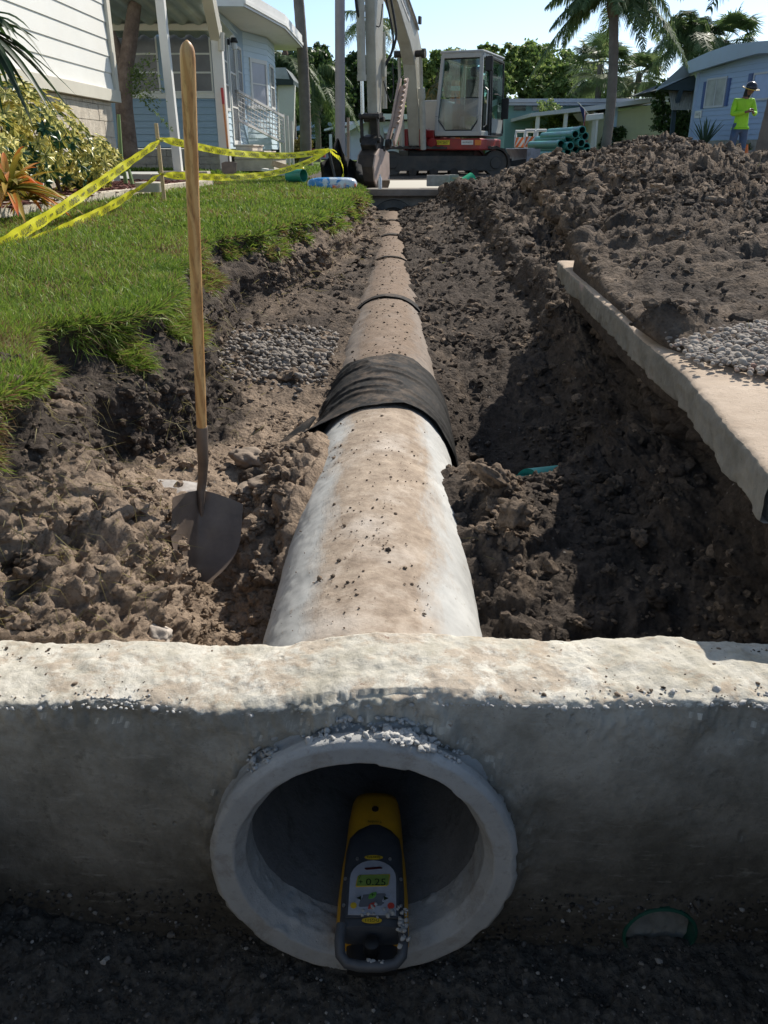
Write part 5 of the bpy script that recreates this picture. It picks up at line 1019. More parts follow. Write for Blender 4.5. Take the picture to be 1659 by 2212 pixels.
SPLIT = plain('split_block', (.60, .53, .43), .95, 0, .25, 7, .9, 40, dirt=(.40, .33, .25), dirtamt=.5, bd=.012)
GREYBLK = plain('foundation_grey', (.36, .33, .29), .95, 0, .3, 5, .6, 40, bd=.008)
# --- cream house close on the left
lh = thing('house', 'white lap sided house wall over pale split blocks, nearest on the left', 'house', (-4.1, 9, -.4))
mb = MB(); siding(mb, (-4.1, 0), (-4.1, 13.35), .82, 3.8, .212, (1, 0), .014); mb.build('siding', paint('cream_siding', (.80, .79, .74), (.7, .66, .58), .3), lh, fix=False)
mb = MB(); mb.bx(-9, -4.15, 0, 13.33, .66, 3.8); mb.build('wall', paint('cream_siding', (.8, .79, .74)), lh)
mb = MB(); mb.bx(-4.09, -4.045, 13.28, 13.42, .80, 3.8); mb.bx(-4.30, -4.092, 13.352, 13.42, .80, 3.8); mb.build('corner_trim', CREAM, lh)
mb = MB(); mb.bx(-4.12, -4.04, 0, 13.44, .66, .815); mb.bx(-9, -4.121, 13.36, 13.44, .66, .815); mb.build('base_band', CREAM, lh, bevel=.004)
mb = MB(); blockwall(mb, (-4.13, 1), (-4.13, 13.2), -.42, .655, .205, .40, (1, 0)); blockwall(mb, (-4.18, 13.25), (-8, 13.25), -.42, .655, .205, .40, (0, 1)); mb.build('block_skirting', SPLIT, lh)
# --- raised flower bed
bed = thing('garden_wall', 'low pale split block edging wall round the flower bed on the left', 'garden wall', (-3.2, 9, -.5))
path_ = [(-3.40, 4.6), (-3.30, 6.8), (-3.17, 8.3), (-3.07, 10.0), (-3.0, 11.9), (-2.86, 12.9), (-2.80, 13.5)]
mb = MB(); mc = MB()
for a, b_ in zip(path_[:-1], path_[1:]):
    va, vb = Vector(a), Vector(b_); L = (vb-va).length; k = max(1, round(L/.34)); d_ = (vb-va)/k; ang = math.atan2(d_.y, d_.x)
    for i in range(k): c = va+d_*(i+.5); mb.box((c.x-.05, c.y, -.475), (d_.length-.006, .12, .17), Matrix.Rotation(ang, 3, 'Z'))
mb.build('edging_blocks', SPLIT, bed, bevel=.006)
mb = MB(); blockwall(mb, (-4.1, 13.75), (-3.25, 13.75), -.45, -.31, .14, .3, (0, -1)); mb.build('rear_edging', SPLIT, bed)
mb = MB(); mb.add([(-3.40, 4.6, -.42), (-3.36, 6.8, -.42), (-3.23, 8.3, -.42), (-3.13, 10, -.42), (-3.06, 11.9, -.42), (-2.9, 13.5, -.42), (-4.12, 13.7, -.42), (-4.12, 4.6, -.42)], [tuple(range(8))]); o = mb.build('bed_soil', DIRT, fix=False); tag(o, kind='structure')
MUL = plain('red_mulch', (.12, .035, .025), .9, 0, .5, 20, .4, 60)
mp = []
for i in range(2600):
    y = rng.uniform(5.5, 13.5); x = rng.uniform(-4.05, -3.1+.02*(y-9)); mp.append((x, y, -.415+rng.random()*.03))
ch = []; 
for i in range(5): v, f = rock_protos(1, 1, .2, 500+i)[0]; ch.append((v*np.array([1.6, .6, .35]), f))
o = link('bark_mulch', scatter_mesh('bark_mulch', ch, np.array(mp), rng.uniform(.015, .035, len(mp)), MUL)); tag(o, 'dark red bark mulch filling the flower bed', 'mulch', kind='stuff')
c = PY(322, 404, 10.2); mb = MB(); mb.lathe([(0, -.05), (.15, -.05), (.155, .045), (.14, .055), (0, .055)], c, (0, 0, 1), 28); o = mb.build('round_paver', plain('paver', (.46, .42, .36), .9, 0, .2, 9, .4, 60, bd=.003), None, smooth=40, loc=tuple(c)); tag(o, 'round grey stepping stone lying in the mulch', 'paver')
mb = MB(); mb.add([(-2.75, 12.9, -.50), (-1.35, 14.2, -.545), (-1.1, 15.6, -.55), (-3.2, 15.0, -.49)], [(0, 1, 2, 3)]); mb.v = [(x, y, z+.02) for x, y, z in mb.v]; o = mb.build('path', plain('path_concrete', (.42, .34, .28), .9, 0, .2, 3, .3, 40, dirt=(.25, .2, .15), dirtamt=.4), fix=False); tag(o, kind='structure')
# --- carport: two posts, beam, corrugated roof
cp = thing('carport', 'carport with tall white posts and a corrugated metal roof against the blue house', 'carport', (-3.45, 14, -.3))
def post(par, p0, p1, w_, name='post', mat=WHITE): mb = MB(); mb.beam(p0, p1, w_, w_, (0, 1, 0)); return mb.build(name, mat, par, bevel=.004)
post(cp, PY(386, 372, 14), PY(345, -12, 14), .125); mb = MB(); q = PY(386, 372, 14); mb.box(q+Vector((.1, 0, -.01)), (.75, .25, .05)); mb.build('footing', SPLIT, cp)
pa = PY(489, 364, 15.5); pb = PY(468, 82, 15.5); post(cp, pa, pb, .17); 
post(cp, pb, PY(449, -14, 14.6), .17, 'brace', CREAM); mb = MB(); mb.tube([PY(478, 70, 15.4), PY(478, 110, 15.4)], .05, 12); mb.build('downpipe_elbow', CREAM, cp)
mb = MB(); mb.bx(-6.2, -3.05, 16.35, 16.45, 1.93, 2.03); mb.build('beam', CREAM, cp)
mb = MB(); nn_ = 260; xs_ = np.linspace(-6.4, -3.02, nn_); 
for i in range(nn_): z_ = 2.08+.028*math.copysign(abs(math.sin(xs_[i]*math.pi/.14))**.6, math.sin(xs_[i]*math.pi/.14)); mb.v += [(xs_[i], 14.3, z_+.10), (xs_[i], 17.42, z_-.12)]
mb.f = [(2*i, 2*i+1, 2*i+3, 2*i+2) for i in range(nn_-1)]; mb.build('corrugated_roof', plain('galvanised_sheet', (.40, .46, .44), .45, .35, .2, 1.2, .1, 30, dirt=(.25, .24, .2), dirtamt=.5), cp, fix=False, smooth=60)
# --- blue house behind it
BLUE = paint('blue_siding', (.29, .41, .53), (.24, .33, .42), .2); PALE = paint('pale_blue_siding', (.56, .68, .75), (.5, .6, .66), .2)
bh = thing('house', 'blue house with shaded front windows, white eaves and steps behind the carport', 'house', (-4.3, 18.5, -.3))
FY = 17.5; CXn = -3.36
mb = MB(); siding(mb, (-6.6, FY), (CXn, FY), .08, .93, .117, (0, -1), .020); siding(mb, (-6.6, FY), (CXn, FY), 1.99, 2.40, .117, (0, -1), .012); mb.build('front_siding', BLUE, bh, fix=False)
mb = MB(); mb.bx(-6.6, CXn-.02, FY+.02, 22, .08, 2.40); mb.build('wall', BLUE, bh)
mb = MB(); mb.bx(-6.6, CXn-.02, FY-.025, FY+.018, .935, 1.03); mb.build('sill_band', WHITE, bh)
for x0, x1 in ((-6.3, -5.72), (-5.20, -4.50), (-4.34, -3.50)): window(bh, (x0, FY-.01, 1.06), (1, 0, 0), (0, -1, 0), x1-x0, .93, 3, 1, WHITE, WGL2, .03)
mb = MB(); mb.bx(-4.47, -4.37, FY-.03, FY, 1.03, 2.0); mb.bx(-3.46, -3.36, FY-.035, FY, -.05, 2.40); mb.build('corner_boards', BLUE, bh)
mb = MB(); blockwall(mb, (-6.6, FY+.03), (CXn, FY+.03), -.36, .06, .14, .42, (0, -1)); blockwall(mb, (CXn-.03, FY), (CXn-.03, 21), -.36, .06, .14, .42, (1, 0)); mb.build('foundation', GREYBLK, bh)
side = [(CXn, FY), (-3.40, 20.55), (-3.02, 21.75), (-3.04, 23.2)]
mb = MB()
for a, b_ in zip(side[:-1], side[1:]):
    d_ = Vector((b_[0]-a[0], b_[1]-a[1])); n_ = (d_.y, -d_.x); siding(mb, a, b_, .06, 2.42, .117, n_, .014)
mb.build('side_siding', PALE, bh, fix=False)
def on_side(i, t): a, b_ = Vector(side[i]), Vector(side[i+1]); return a+(b_-a)*t
def swin(i, t0, t1, z0, z1_, rows, cols, glass=None, name='window', tt=.05):
    a, b_ = on_side(i, t0), on_side(i, t1); d_ = b_-a; n_ = Vector((d_.y, -d_.x, 0)); return window(bh, (a.x, a.y, z0), (d_.x, d_.y, 0), n_, d_.length, z1_-z0, rows, cols, WHITE, glass, tt, name)
swin(0, .10, .28, .80, 2.03, 3, 1, WGL2); dr_ = swin(0, .38, .60, .22, 2.10, 3, 1, WGL2, 'door', .09); swin(0, .70, .88, .70, 2.0, 3, 1, WGL2); swin(1, .30, .86, 1.0, 1.85, 2, 1, plain('window_lilac', (.36, .37, .43), .3, 0, .2, 2, 0), 'window', .08); swin(2, .15, .6, 1.0, 1.85, 2, 1, WGL2)
mb = MB(); a = on_side(1, .0); b_ = on_side(1, 1.); mb.beam((a.x+.03, a.y, .93), (b_.x+.03, b_.y, .93), .1, .05); mb.build('window_hood', WHITE, bh)
roofp = [(-3.30, 17.35), (-2.80, 17.38), (-2.42, 20.35), (-2.42, 24.5), (-7, 24.5), (-7, 17.35)]
mb = MB(); mb.prism([Vector((x, y, 2.425)) for x, y in roofp], (0, 0, .04)); mb.build('soffit', WHITE, bh)
mb = MB()
for a, b_ in zip(roofp[:4], roofp[1:4]): mb.beam((a[0], a[1], 2.56), (b_[0], b_[1], 2.56), .04, .27); mb.beam((a[0]+.03, a[1], 2.50), (b_[0]+.03, b_[1], 2.50), .03, .06)
mb.build('fascia', WHITE, bh); mb = MB(); mb.prism([Vector((x, y, 2.60)) for x, y in [(-7, 17.4), (-3.3, 17.4), (-2.85, 17.45), (-2.5, 20.4), (-2.5, 24.4), (-7, 24.4)]], (0, 0, .12)); mb.build('roof', plain('roof_white', (.6, .6, .58), .7), bh)
lp = PY(500, 97, 18.4); mb = MB(); mb.box(lp+Vector((-.05, 0, .05)), (.05, .06, .1)); mb.lathe([(0, .12), (.05, .12), (.075, .05), (.07, .03)], lp+Vector((.06, -.04, 0)), (0, 0, 1), 16); wl_ = mb.build('wall_lamp', BLK, bh); mb = MB(); mb.lathe([(.05, .035), (.055, -.08), (.0, -.09)], lp+Vector((.06, -.04, 0)), (0, 0, 1), 16); mb.build('lamp_glass', plain('frosted_glass', (.7, .7, .66), .3), wl_, smooth=60)
# steps and railing
STEP = plain('step_block', (.55, .49, .42), .9, 0, .25, 5, .5, 40, bd=.006)
st = thing('steps', 'pale block steps leading up to the side door of the blue house', 'steps', (-3.0, 18.6, -.3))
for i, (x1, y0, y1, z1_) in enumerate(((-2.50, 18.2, 20.2, -.10), (-2.72, 18.3, 20.0, .02), (-2.95, 18.4, 19.8, .14))): mb = MB(); mb.bx(-3.30+.002*i, x1, y0, y1, (-.36, -.098, .022)[i], z1_-.03); mb.bx(-3.30+.002*i, x1+.03, y0-.03, y1+.03, z1_-.028, z1_); mb.build('step', STEP, st, bevel=.008)
RAIL = paint('rail_paint', (.62, .60, .58)); rl = thing('railing', 'sloping white metal handrail with a grid beside the pale block steps', 'railing', (-3.0, 20, 0))
A_, B_, Cc, Dd = PY(513, 196, 19.3), PY(612, 252, 22.0), PY(514, 258, 19.3), PY(612, 309, 22.0)
mb = MB(); mb.beam(A_, B_, .045, .05); mb.build('top_rail', RAIL, rl); mb = MB(); mb.beam(Cc, Dd, .045, .05); mb.build('bottom_rail', RAIL, rl)
mb = MB()
for i in range(1, 15): t_ = i/15; mb.beam(A_.lerp(B_, t_), Cc.lerp(Dd, t_), .014, .014, (0, 1, 0))
for i in range(1, 6): t_ = i/6; mb.beam(A_.lerp(Cc, t_), B_.lerp(Dd, t_), .014, .014)
mb.build('grid', RAIL, rl)
for px_, yt, yb in ((611, 246, 336), (620, 250, 338), (629, 262, 330)): q = PY(px_, yt, 22.05); q2 = Vector((q.x, q.y, -.33)); mb = MB(); mb.beam(q2, q, .06, .06, (0, 1, 0)); mb.build('post', RAIL, rl)
# --- neighbour's dark awning and white columns
nb_ = thing('house', 'white house end under a dark green awning beyond the blue house', 'house', (-2.9, 27, -.3))
p_ = PY(580, 165, 27); q_ = PY(634, 165, 27)
mb = MB(); z0 = PY(600, 183, 27).z; mb.prism([Vector((p_.x-1.5, 27, z0)), Vector((PY(634, 183, 27).x, 27, z0)), Vector((PY(634, 176, 27).x, 27, z0+.12)), Vector((PY(618, 160, 27).x, 27, z0+.42)), Vector((p_.x-1.5, 27, z0+.42))], (0, 3, 0)); mb.build('awning', plain('awning_dark', (.03, .05, .05), .5), nb_)
mb = MB(); mb.prism([Vector((p_.x-1.5, 26.98, z0+.26)), Vector((PY(626, 176, 27).x, 26.98, z0+.14)), Vector((PY(618, 160, 27).x, 26.98, z0+.44)), Vector((p_.x-1.5, 26.98, z0+.44))], (0, .02, 0)); mb.build('awning_sheet', plain('awning_silver', (.45, .47, .48), .4, .3), nb_)
mb = MB(); mb.bx(-6, PY(600, 200, 27.6).x, 27.6, 31, -.3, z0); mb.build('wall', WHITE, nb_); mb = MB(); xa = PY(602, 200, 27.3).x
mb.prism([Vector((xa, 27.2, z0-.002)), Vector((xa+.50, 27.2, z0-.002)), Vector((xa+.34, 27.2, -.3)), Vector((xa, 27.2, -.3))], (0, .2, 0)); mb.build('column', WHITE, nb_)
for k_ in range(4): mb = MB(); mb.bx(xa-.28, xa-.06, 27.15, 27.3, -.1+k_*.48, .14+k_*.48); mb.build('lattice_opening', WGL, nb_)
# --- far white house with awnings, left
fh = thing('house', 'far white house with pale blue roof edge and propped awning, left of the pole', 'house', (-5, 46, -.3))
def rect(mb, px0, py0, px1, py1, Y, d=.1): a, b_ = PY(px0, py1, Y), PY(px1, py0, Y); mb.bx(a.x, b_.x, Y, Y+d, a.z, b_.z); return mb
SKYB = paint('sky_blue_trim', (.40, .52, .66)); LW = paint('lilac_white', (.62, .62, .68))
g0 = -.33
mb = MB(); a, b_ = PY(632, 325, 46), PY(735, 272, 46); mb.bx(a.x, b_.x, 46, 52, g0, b_.z); mb.build('wall', LW, fh)
mb = MB(); mb.prism([PY(630, 285, 45.6), PY(632, 277, 45.6), PY(665, 264, 45.6), PY(757, 264, 45.6), PY(757, 274, 45.6), PY(668, 276, 45.6)], (0, 7, 0)); mb.build('roof', SKYB, fh)
mb = MB(); siding(mb, (PY(681, 300, 45.9).x, 45.9), (PY(757, 300, 45.9).x, 45.9), g0, PY(700, 276, 45.9).z, .16, (0, -1)); mb.build('siding', LW, fh, fix=False)
mb = MB(); rect(mb, 640, 293, 665, 305, 45.85, .05); mb.build('window', WGL, fh); mb = MB(); rect(mb, 697, 287, 705, 302, 45.85, .05); mb.build('shutter', SKYB, fh); mb = MB(); rect(mb, 706, 287, 720, 301, 45.85, .05); mb.build('window', WGL2, fh)
mb = MB(); mb.prism([PY(636, 301, 45.0), PY(646, 288, 45.8), PY(690, 286, 45.8), PY(683, 299, 45.0)], (0, 0, .06)); mb.build('awning', SKYB, fh)
mb = MB(); mb.prism([PY(700, 283, 44), PY(757, 268, 44), PY(757, 262, 44), PY(700, 279, 44)], (0, 5, 0)); mb.build('porch_roof', WHITE, fh); mb = MB(); q = PY(714, 290, 44); mb.beam((q.x, 44, g0), (q.x, 44, q.z), .14, .14, (0, 1, 0)); mb.build('porch_post', WHITE, fh)
# --- white and green house behind the excavator arm
wh = thing('house', 'pale house with a white window awning seen behind the excavator arm', 'house', (0, 40, -.3))
MINT = paint('mint_siding', (.50, .62, .58)); a, b_ = PY(757, 322, 40), PY(862, 262, 40)
mb = MB(); mb.bx(a.x, b_.x+1.0, 40.1, 46, g0, b_.z); mb.build('wall', LW, wh); mb = MB(); siding(mb, (a.x, 40.08), (b_.x+1.0, 40.08), g0, b_.z, .17, (0, -1)); mb.build('siding', LW, wh, fix=False)
mb = MB(); mb.prism([PY(740, 281, 39.4), PY(800, 245, 39.4), PY(900, 247, 39.4), PY(900, 257, 39.4), PY(800, 258, 39.4), PY(742, 290, 39.4)], (0, 7, 0)); mb.build('roof', WHITE, wh)
mb = MB(); rect(mb, 856, 258, 866, 322, 39.9, .15); mb.build('corner_board', paint('butter', (.62, .58, .36)), wh)
mb = MB(); rect(mb, 857-28, 283, 857-5, 300, 40.0, .05); mb.build('window', WGL, wh); mb = MB(); mb.prism([PY(826, 276, 39.9), PY(850, 274, 39.9), PY(856, 288, 39.2), PY(830, 288, 39.2)], (0, 0, .06)); mb.build('awning', WHITE, wh)
# --- teal house, right of the cab
TEAL = paint('teal_siding', (.26, .46, .43)); th_ = thing('house', 'teal green lap sided house with a long white flat roof beyond the pipe stack', 'house', (6, 38, -.3))
a, b_ = PY(1090, 300, 38), PY(1330, 224, 38); mb = MB(); mb.bx(a.x, b_.x, 38.05, 46, g0, b_.z); mb.build('wall', TEAL, th_)
mb = MB(); siding(mb, (a.x, 38), (b_.x, 38), g0, b_.z, .155, (0, -1), .02); mb.build('siding', TEAL, th_, fix=False)
mb = MB(); z0 = PY(1100, 227, 37.3).z; z1_ = PY(1100, 213, 37.3).z; mb.bx(a.x-.5, b_.x+4, 37.3, 46, z0+.10, z1_); mb.bx(a.x-.5, b_.x+4, 37.4, 46, z0, z0+.095); mb.build('roof', paint('roof_grey', (.46, .49, .54)), th_)
for px0, px1 in ((1110, 1136), (1150, 1172)): mb = MB(); rect(mb, px0, 229, px1, 239, 37.95, .05); mb.build('window', WGL, th_)
# --- yellow house with open porch
YEL2 = paint('yellow_siding', (.56, .56, .36)); yh = thing('house', 'pale yellow lap sided house with an open white porch roof, middle right', 'house', (8.5, 33, -.3))
a, b_ = PY(1272, 300, 33), PY(1480, 215, 33)
mb = MB(); siding(mb, (a.x, 33), (b_.x, 33), g0, 1.4, .185, (0, -1), .02, za=PY(1272, 252, 33).z, zb=PY(1480, 212, 33).z); mb.build('siding', YEL2, yh, fix=False)
mb = MB(); mb.prism([Vector((a.x, 33.06, g0)), Vector((b_.x, 33.06, g0)), PY(1480, 213, 33.06), PY(1272, 253, 33.06)], (0, 5, 0)); mb.build('wall', YEL2, yh)
mb = MB(); mb.prism([PY(1148, 252, 32.2), PY(1148, 244, 32.2), PY(1300, 226, 32.2), PY(1465, 203, 32.2), PY(1465, 212, 32.2), PY(1300, 236, 32.2)], (0, 6, 0)); mb.build('porch_roof', paint('porch_white', (.55, .55, .56)), yh)
for px_ in (1162, 1222, 1285): q = PY(px_, 252, 32.4); mb = MB(); mb.beam((q.x, 32.4, g0), (q.x, 32.4, q.z+.12), .13, .13, (0, 1, 0)); mb.build('porch_post', WHITE, yh)
q = PY(1328, 232, 32.9); mb = MB(); mb.beam((q.x, 32.85, g0), (q.x, 32.85, q.z), .2, .12, (0, 1, 0)); mb.tube([PY(1309, 232, 32.6), PY(1312, 240, 32.6), PY(1326, 247, 32.7)], .05, 10); mb.build('downpipe', SKYB, yh)
mb = MB(); rect(mb, 1431, 246, 1462, 268, 32.93, .06); f_ = mb.build('window', plain('grey_frame', (.22, .23, .24)), yh); mb = MB(); rect(mb, 1434, 248, 1462, 256, 32.9, .05); rect(mb, 1434, 258, 1462, 266, 32.9, .05); mb.build('pane', WGL, f_)
mb = MB(); mb.prism([PY(1238, 246, 33.5), PY(1286, 240, 33.5), PY(1286, 262, 33.3), PY(1250, 262, 33.3)], (0, .1, 0)); mb.build('porch_awning', WHITE, yh)
# --- blue house with shutters, far right: wall turned towards the street
SB2 = paint('cornflower_siding', (.35, .45, .61), (.3, .39, .54), .2); rh = thing('house', 'periwinkle blue house with shutters and grey gable roof behind the worker', 'house', (10, 27, -.2))
Wa = Vector((9.12, 28.2, 0)); Wb = Vector((10.6, 22.4, 0)); wd = (Wb-Wa); wn_ = Vector((wd.y, -wd.x, 0)).normalized()
if wn_.y > 0: wn_ = -wn_
def onw(px, py):
    r = ray(px, py); t = wn_.dot(Wa)/wn_.dot(r); return r*t
za_, zb_ = onw(1508, 158).z, None; Pb = onw(1720, 100)
Wb = Vector((Pb.x, Pb.y, 0)); zbase = onw(1560, 303).z
mb = MB(); siding(mb, Wa, Wb, zbase, 3, .135, wn_, .018, za=onw(1508, 156).z, zb=onw(1720, 98).z+.05); mb.build('siding', SB2, rh, fix=False)
mb = MB(); mb.prism([Vector((Wa.x, Wa.y, zbase))-wn_*.06, Vector((Wb.x, Wb.y, zbase))-wn_*.06, Vector((Wb.x, Wb.y, onw(1720, 100).z))-wn_*.06, Vector((Wa.x, Wa.y, onw(1508, 158).z))-wn_*.06], -wn_*5); mb.build('wall', SB2, rh)
mb = MB(); blockwall(mb, (Wa.x, Wa.y), (Wb.x, Wb.y), -.4, zbase-.005, .18, .4, wn_); mb.build('foundation', GREYBLK, rh)
ud = (Wb-Wa).normalized()
def wwin(px0, py0, px1, py1, rows, cols, glass):
    a = onw(px0, py1); b_ = onw(px1, py1); t_ = onw(px0, py0); return window(rh, a+wn_*.01, ud, wn_, (b_-a).length, t_.z-a.z, rows, cols, paint('grey_white', (.55, .56, .58)), glass, .05)
wwin(1524, 175, 1562, 230, 1, 2, CURT); wwin(1625, 163, 1672, 214, 1, 1, plain('window_blue', (.22, .32, .55), .15, 0, .2, 2, 0))
SHB = paint('shutter_blue', (.07, .13, .32))
for px0, px1, y0, y1 in ((1515, 1521, 178, 235), (1566, 1572, 170, 229), (1610, 1619, 160, 225)):
    a = onw(px0, y1); b_ = onw(px1, y1); t_ = onw(px0, y0); mb = MB(); c_ = (a+b_)/2; h_ = t_.z-a.z; M = Matrix((ud, wn_, Vector((0, 0, 1)))).transposed(); W_ = (b_-a).length; mb.box(c_+Vector((0, 0, h_/2))+wn_*.025, (W_, .03, h_), M)
    for k_ in range(14): mb.box(c_+Vector((0, 0, h_*(k_+.5)/14))+wn_*.045, (W_*.8, .02, h_/28), M)
    mb.build('shutter', SHB, rh)
mb = MB(); c_ = onw(1510, 247); mb.box(c_+wn_*.03, (.36, .02, .2), Matrix((ud, wn_, Vector((0, 0, 1)))).transposed()); np_ = mb.build('number_plate', WHITE, rh); text_mesh('1613', .13, BLK, 'plate_digits', lambda a, b, c: c_+wn_*.043+ud*a+Vector((0, 0, b)), np_)
mb = MB(); mb.beam(Wa+wn_*.02+Vector((0, 0, zbase)), Wa+wn_*.02+Vector((0, 0, onw(1508, 158).z)), .1, .1, (0, 1, 0)); mb.build('corner_board', paint('pale_trim', (.45, .55, .68)), rh)
ROOFG = paint('roof_blue_grey', (.36, .44, .52)); e0 = PY(1420, 190, 29.5); 
mb = MB(); rp_ = [(1419, 195), (1422, 188), (1506, 134), (1556, 112), (1600, 97), (1662, 90), (1760, 84), (1760, 112), (1662, 116), (1600, 132), (1510, 159), (1495, 161)]
base_p = [];
for px_, py_ in rp_:
    q = onw(px_, py_)+wn_*.35 if px_ > 1500 else PY(px_, py_, 28.6); base_p.append(q)
mb.prism(base_p, (1.2, 5, 0)); mb.build('roof', ROOFG, rh)
mb = MB(); mb.prism([PY(1425, 193, 28.7), PY(1500, 162, 28.5), PY(1512, 192, 28.5), PY(1500, 196, 28.5)], (0, 3.5, 0)); mb.build('porch_ceiling', plain('porch_dark', (.03, .05, .06), .8), rh)
mb = MB(); a, b_ = PY(1445, 188, 29), PY(1510, 188, 29); 
nn_ = 120
for i in range(nn_): x_ = a.x+(b_.x-a.x)*i/(nn_-1); s_ = .02*math.sin(i*.9); q0_, q1_ = PY(1452, 195, 29), PY(1440, 238, 28.4); mb.v += [(x_, 29+s_, q0_.z), (x_-.05, 28.3+s_, q1_.z)]
mb.f = [(2*i, 2*i+1, 2*i+3, 2*i+2) for i in range(nn_-1)]; mb.build('porch_awning', plain('awning_tan', (.30, .29, .24), .7), rh, fix=False)
q = PY(1452, 300, 28.6); mb = MB(); mb.beam((q.x, 28.6, -.35), PY(1456, 240, 28.6), .12, .12, (0, 1, 0)); mb.beam(PY(1456, 241, 28.6), PY(1471, 195, 28.6), .12, .12, (0, 1, 0)); mb.build('porch_post', plain('porch_dark', (.03, .05, .06), .8), rh)
# ------------------------------------------------------------ trees
def leaf_mat(name, stops, trans=.35):
    m, nt, b = newmat(name); n = NT(nt); c = n.ramp(n.attr('rnd'), stops); tr_ = nt.nodes.new('ShaderNodeBsdfTranslucent'); mx = nt.nodes.new('ShaderNodeMixShader'); mx.inputs[0].default_value = trans
    nt.links.new(c, tr_.inputs[0]); setp(b, col=c, rough=.5, spec=.4); nt.links.new(b.outputs[0], mx.inputs[1]); nt.links.new(tr_.outputs[0], mx.inputs[2]); nt.links.new(mx.outputs[0], nt.nodes['Material Output'].inputs[0]); return m
DARKL = leaf_mat('leaf_dark', [(0, (.022, .050, .015)), (.5, (.055, .10, .026)), (1, (.12, .18, .045))])
MIDL = leaf_mat('leaf_mid', [(0, (.07, .12, .03)), (.5, (.18, .26, .07)), (1, (.38, .43, .14))], .5)
PALML = leaf_mat('palm_leaf', [(0, (.045, .085, .032)), (.5, (.11, .17, .058)), (.9, (.22, .27, .11)), (1, (.36, .24, .08))], .45)
BARK = plain('bark', (.12, .095, .075), .95, 0, .4, 4, .8, 20, dirt=(.22, .2, .18), dirtamt=.5, bd=.03); PBARK = plain('palm_bark', (.20, .175, .15), .95, 0, .3, 3, .9, 14, dirt=(.11, .09, .08), dirtamt=.5, bd=.02)
def tree(label, base, H, crown, nl, ls, mat, tr=.25, cat='tree', group=None, name='tree'):
    """crown: list of (dx, dy, z, rx, rz) blobs; each filled with leaf clumps"""
    t = thing(name, label, cat, tuple(base), group); mb = MB(); base = Vector(base); zt_ = base.z+H*.5
    mb.tube([base, base+Vector((.05*H*.2, 0, H*.25)), base+Vector((0, 0, H*.55))], [tr, tr*.8, tr*.5], 10)
    for (dx_, dy_, z_, r1, r2) in crown[:7]: mb.tube([base+Vector((0, 0, H*.3)), base+Vector((dx_*.5, dy_*.5, (z_+H*.3)*.5)), base+Vector((dx_, dy_, z_))], [tr*.5, tr*.35, tr*.12], 7)
    mb.build('trunk', BARK, t, smooth=60); Ps, Ns = [], []; vol = np.array([c[3]**2*c[4] for c in crown]); vol = vol/vol.sum(); nl = int(nl*1.9)
    for c, v_ in zip(crown, vol):
        k = max(4, int(nl*v_/34)); d = rng.normal(size=(k, 3)); d /= np.linalg.norm(d, axis=1)[:, None]; rr = rng.uniform(.55, 1.05, k)**.7; cc = d*rr[:, None]*np.array([c[3], c[3], c[4]])+np.array([c[0], c[1], c[2]])
        P = np.repeat(cc, 34, 0)+rng.normal(0, 1, (k*34, 3))*np.array([.16, .16, .11])*c[3]*.9; Ps.append(P); nn = np.repeat(d, 34, 0)*.7+rng.normal(0, .8, (k*34, 3))+np.array([0, 0, .35]); Ns.append(nn)
    P = np.vstack(Ps); N = np.vstack(Ns); N /= np.linalg.norm(N, axis=1)[:, None]; n = len(P); a = np.cross(N, rng.normal(size=(n, 3))); a /= np.linalg.norm(a, axis=1)[:, None]; b = np.cross(N, a); s = rng.uniform(.6, 1.3, n)[:, None]*ls
    V = np.stack([P-a*s*.5, P+b*s*.32, P+a*s*.5, P-b*s*.32], 1).reshape(-1, 3); Q = np.arange(n*4).reshape(-1, 4)
    link('crown', np_mesh('crown', V, Q, mat, False, {'rnd': np.repeat(np.clip(rng.beta(2, 2.4, n)+.15*fbm(P*1.3, 2, 8), 0, 1), 4)}), t); return t
def blob_crown(w_, h0, h1, n, seed=0):
    r_ = random.Random(seed); out = []
    for i in range(n):
        t_ = r_.random(); z_ = h0+(h1-h0)*t_; rad = w_*math.sin(math.pi*(.25+.62*t_))**.8; a = r_.uniform(0, 6.28); q = rad*r_.random()**.5; s_ = r_.uniform(.24, .42)*w_; out.append((q*math.cos(a), q*math.sin(a), z_, s_, s_*.75))
    return out
G0 = -.33
def T(px, Y, ytop, w_px, label, nl=7000, ls=.2, mat=DARKL, n=22, seed=0, h0f=.25):
    c = PY(px, 330, Y); H = PY(px, ytop, Y).z-G0; w_ = w_px/1780*Y*1.25; return tree(label, (c.x, Y, G0), H, blob_crown(w_*.92, H*h0f, H*.93, n, seed), nl, ls, mat, .22, group='broad leaved trees behind the houses')
T(680, 47, 95, 66, 'dark green dense tree left of the grey pole', 14000, .25, DARKL, 34, 1, .1)
T(735, 55, 160, 55, 'lower dark tree just behind the grey pole', 9000, .27, DARKL, 24, 2, .08)
T(800, 50, 112, 62, 'dark tree behind the excavator stick and boom', 12000, .25, DARKL, 30, 3, .08)
T(925, 46, 96, 55, 'mid green tree between the boom and the cab', 9500, .22, MIDL, 26, 4, .1)
T(1065, 50, 80, 52, 'tall light green tree just right of the cab', 10000, .23, MIDL, 28, 5, .1)
T(1150, 52, 88, 66, 'broad light green tree right of the cab, middle of its row', 12000, .24, MIDL, 34, 6, .1)
T(1235, 49, 105, 58, 'light green tree ending the row beside the big palm', 10000, .23, MIDL, 28, 7, .1)
T(1010, 60, 135, 60, 'distant green tree hidden behind the excavator cab', 7000, .28, MIDL, 20, 8, .1)
T(590, 60, 140, 60, 'dark tree behind the white house end and palms', 8000, .28, DARKL, 22, 9, .05)
